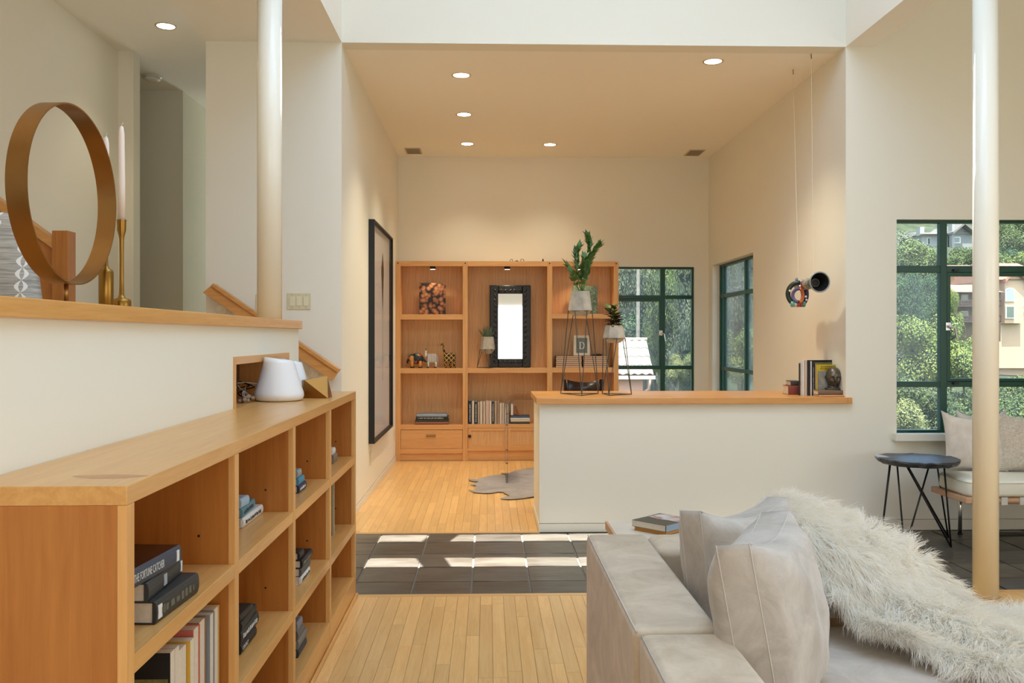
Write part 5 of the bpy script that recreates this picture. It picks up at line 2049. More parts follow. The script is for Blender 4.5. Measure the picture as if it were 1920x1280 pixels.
# ================================================================== RIGHT END OF THE HALF WALL: books, bust, hanging horn
yk = 6.20
zc0 = ZCAP
def hx(u, y=yk):
    return ony(u, 700, y).x
def hz(v, y=yk):
    return ony(1530, v, y).z
book('small red book lying at the left end of the books on the half wall', (hx(1478, 6.26), 6.26, zc0), (0.12, hx(1499, 6.26) - hx(1478, 6.26), hz(722.5, 6.26) - zc0 - 0.001), colmat((140, 66, 52)), LYING_FRONT)
book('small dark grey book lying on the red one on the half wall', (hx(1483, 6.26), 6.265, hz(722.5, 6.26)), (0.11, hx(1502, 6.26) - hx(1483, 6.26), 0.032), colmat((74, 68, 60)), LYING_FRONT)
up_ = [  # left u, right u, top v, colour, words, y
    (1497.5, 1500.5, 681, (40, 38, 36), 'thin charcoal'), (1501, 1503.5, 679, (214, 206, 196), 'thin pale grey'), (1504, 1508, 675.5, (226, 220, 210), 'white'),
    (1508.5, 1513.5, 675, (196, 178, 158), 'taupe'), (1514, 1519, 676, (30, 28, 26), 'black'), (1519.5, 1522, 677, (232, 228, 220), 'slim white'),
    (1522.5, 1528, 679, (26, 26, 26), 'black lettered'), (1528.5, 1531, 683, (206, 170, 130), 'slim tan')]
for i, (u0, u1, v, rgb, word) in enumerate(up_):
    y_ = 6.19 - 0.36 * (hx(u1, 6.19) - hx(1497.5, 6.19))
    a, b = hx(u0, y_), hx(u1, y_)
    book('%s upright book beside the bronze head, %s from the left' % (word, ordw[i]), (b, y_, zc0), (0.20 if i > 2 else 0.15, hz(v, y_) - zc0, max(0.006, b - a - 0.0008)), colmat(rgb), basis((-0.34, -0.94, 0), (0, 0, 1)),
         title='~music of music' if i == 6 else None, tcol=colmat((140, 140, 136)), tsize=0.014)
# yellow magazine, cover turned to the room
a = ony(1532, 700, 6.13)
t = book('yellow topped magazine standing with its cover out behind the bronze head', (a.x, 6.13, zc0), (0.20, hz(683.5, 6.13) - zc0, 0.008), colmat((206, 178, 40)), basis((-1, -0.32, 0), (0, 0, 1)), hard=False)
hm = hz(683.5, 6.13) - zc0
m = MB()
m.box(-0.198, -0.004, 0.002, hm * 0.80, -0.0008, -0.0002)
m.build('cover_photo', plain('grey_photo', S(150, 144, 132), 0.6, var=0.45, scale=14), t, local=True)
m = MB()
q_ = random.Random(4)
for zz_ in (0.93, 0.865):
    x_ = -0.185
    while x_ < -0.03:
        l_ = q_.uniform(0.006, 0.016)
        m.box(x_, x_ + l_, hm * zz_ - 0.004, hm * zz_ + 0.004, -0.0008, -0.0002)
        x_ += l_ + 0.004
stuff(m.build('worn_print', colmat((120, 96, 24)), t, local=True))
a = ony(1514.5, 700, 6.195)
book('large black book with its dark cover showing behind the yellow magazine', (a.x, 6.195, zc0), (0.205, hz(675, 6.195) - zc0, 0.014), black, basis((-1, -0.25, 0), (0, 0, 1)))
a = ony(1521, 700, 6.165)
book('olive topped book between the black one and the yellow magazine', (a.x, 6.165, zc0), (0.165, hz(679.5, 6.165) - zc0, 0.010), colmat((112, 110, 62)), basis((-1, -0.25, 0), (0, 0, 1)))
# flat books under the bust
zz = zc0
for lab, u0, u1, th, rgb, y_ in (('thin tan book at the very end of the cap, under the bust', 1536, 1590, 0.012, (196, 150, 108), 6.03),
                                 ('brown book under the bronze head', 1534, 1583, 0.030, (120, 92, 70), 6.05)):
    book(lab, (hx(u0, y_), y_, zz), (0.14, hx(u1, y_) - hx(u0, y_), th), colmat(rgb), LYING_FRONT)
    zz += th + 0.0006
# bust
yb_ = 6.13
hc = ony(1563, 700, yb_)
t = thing('bronze_bust', 'dark bronze head of a man resting on books at the half wall end', 'sculpture', (hc.x, yb_, zz))
Rb = Matrix.Rotation(math.radians(-10), 3, 'Z') @ Matrix.Rotation(math.radians(8), 3, 'X')
hh = ony(1563, 687.5, yb_).z - zz
bmx = bmesh.new()
bmesh.ops.create_icosphere(bmx, subdivisions=5, radius=1.0)
def bumpf(p, c, r, amt, d):
    k = (p - Vector(c)).length / r
    return Vector(d) * (1.25 * amt * max(0, 1 - k * k) ** 2)
hs_ = hh * 0.42
for v in bmx.verts:
    p = v.co.copy()
    qv = Vector((p.x * 0.80, p.y * 1.0, p.z * 1.06))
    if p.z < 0:                                   # narrow towards the jaw
        qv.x *= 1 - 0.24 * min(1, -p.z)
        qv.y = qv.y * (1 - 0.16 * min(1, -p.z)) - 0.05 * min(1, -p.z)
    for zn, an in ((0.08, 0.10), (-0.04, 0.13), (-0.16, 0.17), (-0.24, 0.12)):          # nose ridge down to the tip
        qv += bumpf(p, (0, -0.98, zn), 0.15, an, (0, -1, 0))
    for sx_ in (-1, 1):
        qv += bumpf(p, (sx_ * 0.33, -0.93, 0.02), 0.27, 0.15, (0, 1, 0.1))    # sockets
        qv += bumpf(p, (sx_ * 0.22, -0.92, 0.27), 0.22, 0.10, (0, -1, -0.3))  # brow, inner
        qv += bumpf(p, (sx_ * 0.48, -0.84, 0.25), 0.22, 0.09, (0, -1, -0.3))  # brow, outer
        qv += bumpf(p, (sx_ * 0.34, -0.94, 0.0), 0.12, 0.06, (0, -1, 0))      # lids
        qv += bumpf(p, (sx_ * 0.48, -0.82, -0.25), 0.26, 0.07, (0, -1, 0))    # cheekbones
        qv += bumpf(p, (sx_ * 0.97, 0.10, -0.05), 0.24, 0.07, (sx_, 0.3, 0))  # ears
        qv += bumpf(p, (sx_ * 0.60, -0.40, -0.70), 0.35, 0.08, (sx_, -0.3, 0))  # jaw
    for xm_ in (-0.14, 0, 0.14):
        qv += bumpf(p, (xm_, -0.86, -0.44), 0.13, 0.05, (0, -1, 0))           # upper lip
        qv += bumpf(p, (xm_, -0.80, -0.58), 0.13, 0.06, (0, -1, 0))           # lower lip
        qv += bumpf(p, (xm_ * 1.3, -0.84, -0.51), 0.09, 0.05, (0, 1, 0))      # mouth line
    qv += bumpf(p, (0, -0.60, -0.80), 0.32, 0.15, (0, -0.9, -0.1))            # chin
    v.co = Rb @ (qv * hs_)
    v.co.z += hh - hs_ * 1.06
me = bpy.data.meshes.new('head')
bmx.to_mesh(me)
bmx.free()
me.materials.append(M['bust'])
me.polygons.foreach_set('use_smooth', [True] * len(me.polygons))
child(me, 'head', t)
m = MB()
m.sm = True
m.lathe([(hs_ * 0.62, zz + 0.0), (hs_ * 0.56, zz + hh * 0.10), (hs_ * 0.52, zz + hh * 0.26)], (hc.x, yb_ + 0.01, 0), 20)
m.build('neck', M['bust'], t)
B(hc.x - 0.055, hc.x + 0.055, yb_ - 0.04, yb_ + 0.06, zz - 0.0, zz + 0.012).build('plinth', M['bust'], t, bev=0.003)

# hanging horn
hk1, hk2 = onz(1487, 130.5, ZC), onz(1521, 101, ZC)
yh0 = hk2.y - 0.10
hc = ony(1537, 528.5, yh0)
t = thing('horn_sculpture', 'hanging horn made of coloured ceramic rings with a dark bell mouth', 'sculpture', (hc.x, yh0 + 0.2, hc.z - 0.2))
m = MB()
m.sm = True
mouth = [(0.069, 0.0), (0.071, 0.004), (0.069, 0.010), (0.060, 0.03), (0.048, 0.07), (0.036, 0.12), (0.030, 0.16)]
inn = [(0.026, 0.16), (0.030, 0.11), (0.044, 0.06), (0.056, 0.025), (0.0645, 0.004), (0.069, 0.0)]
m.lathe([(r_, yh0 + d_) for r_, d_ in mouth], (hc.x, 0, hc.z), 36, 'y', cap=False)
m.build('bell', plain('bell_zinc', S(112, 116, 116), 0.4, 0.6), t)
m = MB()
m.sm = True
m.lathe([(r_, yh0 + d_) for r_, d_ in inn], (hc.x, 0, hc.z), 36, 'y', cap=False)
m.lathe([(0.030, yh0 + 0.09), (0.001, yh0 + 0.09)], (hc.x, 0, hc.z), 24, 'y', cap=False)
m.build('bell_lining', black, t)
m = MB()
m.sm = True
m.tube([(hc.x + 0.067 * math.cos(2 * PI * k / 36), yh0, hc.z + 0.067 * math.sin(2 * PI * k / 36)) for k in range(36)], 0.005, 8, closed=True)
m.build('bell_rim', plain('bell_rim_zinc', S(150, 154, 154), 0.35, 0.5), t)
m = MB()
m.sm = True
m.tube([(hc.x + 0.027 * math.cos(2 * PI * k / 28), yh0 + 0.085, hc.z + 0.027 * math.sin(2 * PI * k / 28)) for k in range(28)], 0.004, 8, closed=True)
m.build('inner_ring', plain('horn_inner_ring', S(110, 98, 86), 0.4), t)
# body: beads strung along the axis, away from the bell
xb_, zb_ = hc.x - 0.0, hc.z
cols = [((130, 134, 132), 0.034), ((150, 140, 118), 0.040), ((164, 66, 48), 0.034), ((126, 150, 170), 0.040), ((150, 146, 130), 0.036), ((120, 146, 156), 0.030)]
yy = yh0 + 0.15
for rgb, r_ in cols:
    m = MB()
    m.sm = True
    m.lathe([(r_ * 0.6, yy), (r_ * 0.95, yy + 0.01), (r_, yy + 0.025), (r_ * 0.95, yy + 0.04), (r_ * 0.6, yy + 0.05)], (xb_ - 0.0, 0, zb_), 20, 'y')
    m.build('bead', colmat(rgb, 0.3), t)
    yy += 0.05
yend = yy
m = MB()
m.sm = True
m.ball((xb_ - 0.01, yend - 0.02, zb_ + 0.045), (0.012, 0.012, 0.016), 10, 8)
m.tube([(xb_ - 0.01, yend - 0.02, zb_ + 0.02), (xb_ - 0.01, yend - 0.02, zb_ + 0.04)], 0.007, 8)
m.build('valve_knob', colmat((110, 140, 160), 0.3), t)
# loops hanging under the body; drawn in the plane facing the room
yl_ = yh0 + 0.30
def loop(u0, v0, u1, v1, r_, rgb, a0, a1, name, y=yl_, parts=20):
    c_ = ony((u0 + u1) / 2, (v0 + v1) / 2, y)
    rx = (ony(u1, v0, y).x - ony(u0, v0, y).x) / 2
    rz = (ony(u0, v0, y).z - ony(u0, v1, y).z) / 2
    m = MB()
    m.sm = True
    m.tube([(c_.x + rx * math.cos(a0 + (a1 - a0) * i / parts), y + 0.03 * math.sin(PI * i / parts), c_.z + rz * math.sin(a0 + (a1 - a0) * i / parts)) for i in range(parts + 1)], r_, 12)
    m.build(name, colmat(rgb, 0.25), t)
loop(1480, 530, 1514, 572, 0.017, (34, 44, 32), math.radians(80), math.radians(250), 'loop')
loop(1480, 530, 1515, 572, 0.017, (34, 38, 84), math.radians(70), math.radians(-70), 'loop')
loop(1489, 541, 1508, 566, 0.012, (206, 106, 56), math.radians(80), math.radians(-80), 'loop', yl_ - 0.03)
loop(1489, 541, 1508, 566, 0.012, (92, 84, 120), math.radians(90), math.radians(260), 'loop', yl_ - 0.03)
for i, (u, rgb) in enumerate(((1485.5, (92, 164, 148)), (1491, (206, 190, 172)), (1496, (176, 70, 62)), (1501.5, (150, 74, 66)), (1507, (84, 156, 136)))):
    p = ony(u, 570, yl_)
    m = MB()
    m.sm = True
    m.lathe([(0.012, p.x - 0.012), (0.021, p.x - 0.008), (0.021, p.x + 0.008), (0.012, p.x + 0.012)], (0, yl_, p.z), 16, 'x')
    m.build('bead', colmat(rgb, 0.3), t)
m = MB()
m.sm = True
for u, v in ((1500, 536), (1511, 556), (1512, 562), (1481, 545)):
    p = ony(u, v, yl_ - 0.04)
    m.ball(p, 0.008, 8, 6)
m.build('white_studs', white, t)
for hk in (hk1, hk2):
    m = MB()
    m.tube([(hk.x, hk.y, ZC), (hk.x, hk.y, ZC - 0.02), (hk.x, hk.y - 0.008, ZC - 0.028), (hk.x, hk.y, ZC - 0.034)], 0.003, 6)
    m.build('ceiling_hook', M['wire'], t)
m = MB()
m.tube([(hk2.x, hk2.y, ZC - 0.03), (hc.x, yh0 + 0.12, hc.z + 0.034)], 0.0011, 5)
m.build('hanging_line', M['cord'], t)
m = MB()
m.tube([(hk1.x, hk1.y, ZC - 0.03), (xb_, yend - 0.03, zb_ + 0.03)], 0.0011, 5)
m.build('hanging_line', M['cord'], t)

# ================================================================== BAY: slate side table, bench, pillows
ct = ony(1721, 862, 5.56)
zt = ct.z
t = thing('side_table', 'round slate topped side table with thin black hairpin legs under the bay window', 'side table', (ct.x, 5.56, 0))
q = random.Random(11)
n = 44
rs = [0.246 * (1 + 0.022 * math.sin(3 * 2 * PI * i / n + 1) + q.uniform(-0.018, 0.018)) for i in range(n)]
m = MB()
vs = [(ct.x, 5.56, zt + 0.016)]
layers = [(1.0, 0.013), (1.012, 0.004), (0.985, -0.006), (0.94, -0.017), (0.90, -0.022)]
for f, dz in layers:
    for i in range(n):
        a = 2 * PI * i / n
        r_ = rs[i] * f * (1 + q.uniform(-0.012, 0.012)) * (1 if f != 0.985 else 1 + q.uniform(-0.03, 0.02))
        vs.append((ct.x + r_ * math.cos(a), 5.56 + r_ * 0.98 * math.sin(a), zt + dz + q.uniform(-0.0025, 0.0025)))
fs = [(0, 1 + i, 1 + (i + 1) % n) for i in range(n)]
for L in range(len(layers) - 1):
    for i in range(n):
        a, b = 1 + L * n + i, 1 + L * n + (i + 1) % n
        fs.append((a, a + n, b + n, b))
fs.append(tuple(1 + (len(layers) - 1) * n + i for i in range(n)))
m.add(vs, fs)
m.build('slab_top', M['slab'], t)
zl = zt - 0.02
def rod(P):
    m = MB()
    m.sm = True
    m.tube(P, 0.0056, 8)
    m.build('leg', M['blackmetal'], t)
ff = onz(1765, 1019, 0)
fb = onz(1772, 1005, 0)
fl = (ct.x - 0.21, 5.62)
fl2 = (ct.x - 0.16, 5.40)
tp = lambda dx, dy: (ct.x + dx, 5.56 + dy, zl)
for foot, a, b in (((ff.x, ff.y - 0.12), tp(-0.105, -0.06), tp(0.125, -0.08)), ((fb.x - 0.01, fb.y - 0.06), tp(-0.055, 0.05), tp(0.135, 0.03)),
                   ((fl[0], fl[1]), tp(-0.160, 0.03), tp(-0.150, 0.06)), ((fl2[0], fl2[1]), tp(-0.155, -0.05), tp(0.06, -0.03))):
    f_ = (foot[0], foot[1], 0.0065)
    rod([a, f_])
    rod([b, f_])

# bench
bfl, bbl = onz(1812, 933, 0.352), onz(1745, 911, 0.352)
t = thing('daybed_bench', 'low wooden bench with strapped frame and pale leather cushion under the bay window', 'bench', (3.4, 5.5, 0))
x_r = 4.3
yfB, ybB = bfl.y, min(bbl.y, 5.92)
m = MB()
fh0, fh1 = 0.315, 0.352
dl = (Vector((bfl.x, bfl.y, 0)) - Vector((bbl.x, ybB, 0))).normalized()
nl = Vector((-dl.y, dl.x, 0))
if nl.x < 0:
    nl = -nl
p0, p1 = Vector((bbl.x, ybB, 0)), Vector((bfl.x, bfl.y, 0))
m.prism([(p0.x, p0.y), (p1.x, p1.y), (p1.x + nl.x * 0.04, p1.y + nl.y * 0.04), (p0.x + nl.x * 0.04, p0.y + nl.y * 0.04)], fh0, fh1)
m.build('side_rail', M['bench_wood'], t, bev=0.006)
m = MB()
m.sm = True
m.tube([(p1.x + 0.03, p1.y + 0.02, 0.332), (x_r, p1.y + 0.02, 0.332)], 0.021, 14)
m.build('front_rail', M['bench_wood'], t)
m = MB()
m.sm = True
m.tube([(p0.x + 0.03, p0.y - 0.02, 0.332), (x_r, p0.y - 0.02, 0.332)], 0.021, 14)
m.build('rear_rail', M['bench_wood'], t)
for k in range(9):
    x = ony(1883, 900, p1.y).x + (k - 2) * (ony(1918, 900, p1.y).x - ony(1883, 900, p1.y).x)
    if x < p1.x + 0.05 or x > x_r:
        continue
    m = MB()
    m.box(x - 0.019, x + 0.019, p1.y - 0.005, p1.y + 0.044, 0.308, 0.3545)
    m.box(x - 0.019, x + 0.019, p1.y + 0.04, p0.y - 0.01, 0.3525, 0.3545)
    m.build('strap', M['strap'], t, bev=0.003)
for x, y in ((ony(1800, 900, 5.86).x, 5.86), (ony(1840, 900, 5.4).x, 5.42), (4.2, 5.86), (4.2, 5.42)):
    m = MB()
    m.sm = True
    m.tube([(x, y, 0.006), (x, y, 0.318)], 0.0125, 16)
    m.build('leg', M['chrome'], t)
    m = MB()
    m.lathe([(0.016, 0.0), (0.016, 0.008)], (x, y, 0), 16)
    m.build('glide', M['black'], t)
# cushion
def roundpoly(P, r_, n=5):
    out = []
    k = len(P)
    for i in range(k):
        a, b, c_ = Vector(P[i - 1]), Vector(P[i]), Vector(P[(i + 1) % k])
        u_, v_ = (a - b).normalized(), (c_ - b).normalized()
        for j in range(n + 1):
            f = j / n
            out.append(tuple(b + u_ * r_ * (1 - f) ** 2 + v_ * r_ * f ** 2))
    return out
cp = roundpoly([(p0.x + 0.02, p0.y - 0.01), (p1.x + 0.012, p1.y - 0.012), (x_r, p1.y - 0.012), (x_r, p0.y - 0.01)], 0.09)
m = MB()
m.prism(cp, 0.3555, 0.452)
m.build('cushion', M['leather_white'], t, bev=0.02, seg=4, smooth=True)
m = MB()
m.sm = True
cp2 = [(x, y, 0.438) for x, y in cp]
m.tube([((x - (p1.x + 0.5)) * 1.0 + (p1.x + 0.5), y, z) for x, y, z in cp2], 0.0022, 6, closed=True)
m.build('seam', plain('leather_seam', S(196, 194, 172), 0.5), t)

def pillow_mesh(name, W, Hh, puff, edge, mat, nu=28, corner=0.0, seam=None, wrinkle=0.004, seed=1.0, sag=0.0):
    """local: x across, z up, y thickness; bottom edge at z=0"""
    vs, fs = [], []
    def P(a, b, side):
        ea = 1 - abs(a) ** 2.6
        eb = 1 - abs(b) ** 2.6
        th_ = edge + puff * (max(0, ea) ** 0.55) * (max(0, eb) ** 0.55)
        pinch = corner * (abs(a) * abs(b)) ** 3
        sx_ = W / 2 * a * (1 - 0.05 * (1 - b * b) * abs(a) ** 6 + pinch)
        sz_ = Hh / 2 * (b * (1 - 0.05 * (1 - a * a) * abs(b) ** 6 + pinch) + 1)
        wv_ = wrinkle * noise.noise(Vector((a * 3 + seed, b * 3, seed + side * 5))) * (1 + 2 * (abs(a) * abs(b)) ** 2)
        wv_ *= min(1.0, 3.0 * max(0, ea) * max(0, eb)) ** 0.6
        wv_ += 0.0 * wrinkle * math.sin(14 * (a + b) + seed) * max(0, (abs(a) * abs(b)) - 0.35)
        sz_ -= sag * (1 - a * a) * max(0, b) ** 3
        return (sx_, side * (th_ + wv_), sz_)
    for side in (-1, 1):
        b0 = len(vs)
        for i in range(nu + 1):
            for j in range(nu + 1):
                vs.append(P(2 * i / nu - 1, 2 * j / nu - 1, side))
        w_ = nu + 1
        for i in range(nu):
            for j in range(nu):
                fs.append((b0 + i * w_ + j, b0 + (i + 1) * w_ + j, b0 + (i + 1) * w_ + j + 1, b0 + i * w_ + j + 1))
    w_ = nu + 1
    bd = [i * w_ for i in range(nu)] + [nu * w_ + j for j in range(nu)] + [i * w_ + nu for i in range(nu, 0, -1)] + [j for j in range(nu, 0, -1)]
    NB = w_ * w_
    for k in range(len(bd)):
        a, b = bd[k], bd[(k + 1) % len(bd)]
        fs.append((a, b, NB + b, NB + a))
    m = MB()
    m.sm = True
    m.add(vs, fs)
    rims = [[vs[i] for i in bd], [vs[NB + i] for i in bd]]
    return m, rims

def cushion(name, label, cat, base_c, wdir, updir, W, Hh, puff, edge, mat, seam=None, group=None, **kw):
    t = thing(name, label, cat, base_c, group)
    m, rims = pillow_mesh(name, W, Hh, puff, edge, mat, **kw)
    m.build('cover', mat, t, local=True)
    if seam:
        for r_ in rims:
            s_ = MB()
            s_.sm = True
            s_.tube(r_, 0.0015, 6, closed=True)
            s_.build('piping', seam, t, local=True)
    x = Vector(wdir).normalized()
    z = Vector(updir)
    z = (z - x * z.dot(x)).normalized()
    y = z.cross(x)
    t.rotation_euler = Matrix((x, y, z)).transposed().to_euler()
    return t

zc_ = 0.454
yq_ = 5.66
pl0, pl1 = ony(1776, 890, yq_), ony(1880, 890, yq_)
cushion('pillow', 'pale linen pillow on the bench left of the round column', 'pillow', ((pl0.x + pl1.x) / 2 + 0.01, yq_, zc_ + 0.003), (1, -0.25, 0), (-0.07, 0.30, 1), 0.36, 0.375, 0.080, 0.006, M['linen'], corner=0.035, sag=0.045, wrinkle=0.008, seed=2.0)
cushion('pillow', 'linen pillow partly hidden behind the front linen one on the bench', 'pillow', ((pl0.x + pl1.x) / 2 + 0.19, yq_ + 0.15, zc_ + 0.003), (1, 0.15, 0), (0.05, 0.28, 1), 0.36, 0.37, 0.06, 0.006, M['linen'], corner=0.04, sag=0.045, wrinkle=0.008, seed=5.0)
pr = ony(1872, 890, 5.60)
cushion('pillow', 'beige boucle pillow on the bench right of the round column', 'pillow', (pr.x + 0.205, 5.60, zc_ + 0.003), (1, -0.12, 0), (-0.04, 0.28, 1), 0.42, 0.40, 0.085, 0.006, M['boucle'], corner=0.05, sag=0.06, wrinkle=0.01, seed=9.0)

# ================================================================== COFFEE TABLE AND BOOKS BEHIND THE SOFA
zc1 = 0.450
ca, cb_ = onz(1137, 977, zc1), onz(1143, 990, zc1)
t = thing('console_table', 'low stone topped table with wooden edge behind the grey sofa', 'table', (ca.x + 0.5, ca.y - 0.2, 0))
x0, x1 = cb_.x, cb_.x + 0.50
y1 = ca.y
y0 = y1 - 0.36
B(x0 + 0.012, x1, y0, y1, zc1 - 0.025, zc1).build('stone_top', M['stone_top'], t, bev=0.002)
B(x0, x0 + 0.012, y0, y1, zc1 - 0.035, zc1 + 0.001).build('edge_trim', M['bench_wood'], t, bev=0.001)
for x in (x0 + 0.05, x1 - 0.05):
    for y in (y0 + 0.05, y1 - 0.05):
        B(x - 0.02, x + 0.02, y - 0.02, y + 0.02, 0, zc1 - 0.025).build('leg', M['bench_wood'], t)
bz0 = zc1 + 0.0005
zb_top = bz0 + 0.046
PL, PR = onz(1185, 974, zb_top), onz(1249, 985.5, zb_top)
yw_b = math.atan2(PR.y - PL.y, PR.x - PL.x)
wb = (PR - PL).length
ux = Vector((math.cos(yw_b), math.sin(yw_b), 0))
uy = Vector((-ux.y, ux.x, 0))
pr2 = PR + uy * 0.006 - ux * 0.012
book('orange book under the black picture book on the low table', (pr2.x, pr2.y, bz0), (wb - 0.018, 0.19, 0.018), colmat((208, 150, 70)), LYING, yaw=yw_b, pages=colmat((206, 150, 76)))
tt = book('black picture book with pale spine and a hand photo on the low table', (PR.x, PR.y, bz0 + 0.0185), (wb, 0.21, 0.0275), plain('black_glossy_cover', S(52, 52, 48), 0.3, var=0.3, scale=60), LYING, yaw=yw_b, hard=False, spine=colmat((150, 170, 190)))
m = MB()
m.add([(-wb * 0.96, 0.112, 0.0281), (-wb * 0.6, 0.090, 0.0281), (-wb * 0.3, 0.105, 0.0281), (-0.002, 0.095, 0.0281), (-0.002, 0.205, 0.0281), (-wb * 0.9, 0.205, 0.0281)], [(0, 1, 2, 3, 4, 5)])
pm2 = NT('cover_picture')
f = pm2.noise(pm2.coord((9, 9, 9)), 1.6, 4)
pm2.l(pm2.ramp(f, [(0.35, S(206, 204, 202)), (0.5, S(196, 176, 168)), (0.58, S(160, 116, 98)), (0.7, S(204, 198, 194))]), pm2.p.inputs['Base Color'])
m.build('cover_picture', pm2.m, tt, local=True)

# ================================================================== SOFA
t = sofa = thing('sectional_sofa', 'large beige grey suede sectional sofa in the foreground', 'sofa', (1.2, 2.2, 0))
ZA = 0.622
def soft(nm, x0, x1, y0, y1, z0, z1, bev=0.03, mat='suede_arm', seg=4):
    o = B(x0, x1, y0, y1, z0, z1).build(nm, M[mat], sofa, bev=bev, seg=seg)
    for p_ in o.data.polygons:
        p_.use_smooth = True
    wn_ = o.modifiers.new('n', 'WEIGHTED_NORMAL')
    return o
def seamline(P, closed=False):
    m = MB()
    m.sm = True
    m.tube(P, 0.0022, 6, closed)
    m.build('seam', M['seam'], sofa)
soft('arm', 0.343, 0.553, 2.095, 3.13, 0.06, ZA, 0.022)
soft('arm', 0.351, 0.563, 0.85, 2.085, 0.06, ZA - 0.002, 0.022)
for (xa_, xb2, ya_, yb2, zz) in ((0.343, 0.553, 2.095, 3.13, ZA), (0.351, 0.563, 0.85, 2.085, ZA - 0.002)):
    e = 0.0065
    seamline([(xa_ + e, ya_ + e, zz - e), (xa_ + e, yb2 - e, zz - e)])
    seamline([(xa_ + e, ya_ + e, zz - e - 0.012), (xb2 - e, ya_ + e, zz - e - 0.012)])
soft('back_frame', 0.555, 1.24, 2.90, 3.13, 0.06, ZA, 0.03)
soft('base', 0.565, 2.75, 0.90, 2.70, 0.06, 0.27, 0.02)
soft('base', 0.556, 1.24, 2.66, 2.90, 0.06, 0.27, 0.02)
soft('seat_cushion', 0.566, 1.70, 0.92, 2.72, 0.272, 0.430, 0.035, 'suede')
soft('seat_cushion', 1.704, 2.76, 0.92, 2.70, 0.272, 0.430, 0.035, 'suede')
soft('back_cushion', 0.90, 1.18, 2.72, 2.90, 0.432, 0.655, 0.06, 'suede')
for x in (0.40, 2.6):
    for y in (1.0, 2.6):
        B(x, x + 0.05, y, y + 0.05, 0, 0.065).build('foot', M['darkwood'], sofa)

# the two boxy cushions in the corner
nt_, ft_ = Vector((0.575, 2.02, 0.86)), ony(1446, 945, 2.44)
cushion('sofa_cushion', 'grey suede box cushion in front, leaning on the sofa arm', 'cushion', (0.724, 2.150, 0.428), (0.46, 0.80, 0), (-0.17, 0.07, 1), 0.46, 0.432, 0.078, 0.038, M['suede_grey'], seam=M['seam'], corner=-0.045, sag=0.035, wrinkle=0.010, seed=3.3)
cushion('sofa_cushion', 'taupe suede box cushion behind, in the sofa corner', 'cushion', (0.765, 2.600, 0.428), (0.80, 0.52, 0), (-0.10, 0.10, 1), 0.40, 0.398, 0.066, 0.04, M['suede_grey'], seam=M['seam'], corner=-0.04, sag=0.04, wrinkle=0.010, seed=7.7)

# ================================================================== FUR THROW
rows = [
    [(1425, 950, 2.95), (1520, 958, 2.95), (1640, 1000, 2.92), (1735, 1072, 2.88), (1800, 1130, 2.82), (1860, 1162, 2.75), (1930, 1184, 2.70), (2060, 1205, 2.66)],
    [(1440, 955, 2.86), (1528, 965, 2.84), (1626, 1014, 2.80), (1705, 1084, 2.74), (1772, 1138, 2.66), (1836, 1170, 2.58), (1930, 1196, 2.54), (2060, 1218, 2.50)],
    [(1452, 975, 2.74), (1535, 1000, 2.70), (1608, 1050, 2.64), (1668, 1106, 2.57), (1738, 1155, 2.49), (1808, 1188, 2.41), (1926, 1220, 2.36), (2060, 1245, 2.33)],
    [(1468, 1030, 2.68), (1541, 1050, 2.64), (1598, 1100, 2.57), (1652, 1148, 2.50), (1722, 1190, 2.42), (1804, 1222, 2.34), (1924, 1254, 2.28), (2060, 1280, 2.25)],
    [(1480, 1070, 2.66), (1546, 1092, 2.60), (1590, 1140, 2.53), (1640, 1180, 2.45), (1712, 1216, 2.38), (1802, 1246, 2.30), (1922, 1276, 2.23), (2060, 1304, 2.20)]]
G = [[ony(*p) for p in r_] for r_ in rows]
GT = list(zip(*G))                      # along the throw
def throw_pt(s, tt):
    cols_ = [catmull(G[r_], s) for r_ in range(len(G))]
    p = catmull(cols_, tt)
    fold = 0.012 * math.sin(tt * 11 + s * 5.0) * min(1, s * 3) + 0.008 * math.sin(s * 19 + tt * 4)
    p = p + Vector((0, -0.3, 0.8)) * fold
    p.z = max(p.z, 0.442 if p.y < 2.72 else p.z)
    return p
m = MB()
m.sm = True
NU, NV = 46, 26
vs = [throw_pt(i / NU, j / NV) for i in range(NU + 1) for j in range(NV + 1)]
w_ = NV + 1
fs = [(i * w_ + j, (i + 1) * w_ + j, (i + 1) * w_ + j + 1, i * w_ + j + 1) for i in range(NU) for j in range(NV)]
low = [Vector(v) + Vector((0, 0.010, -0.014)) for v in vs]
nn = len(vs)
fs += [tuple(nn + q_ for q_ in f_[::-1]) for f_ in fs]
bd = [i * w_ for i in range(NU)] + [NU * w_ + j for j in range(NV)] + [i * w_ + NV for i in range(NU, 0, -1)] + [j for j in range(NV, 0, -1)]
for k in range(len(bd)):
    a, b = bd[k], bd[(k + 1) % len(bd)]
    fs.append((a, b, nn + b, nn + a))
m.add(vs + low, fs)
t = thing('fur_throw', 'shaggy cream white fur throw draped over the sofa back and seat', 'blanket', (1.2, 2.6, 0.44))
m.build('hide', M['fur_base'], t)
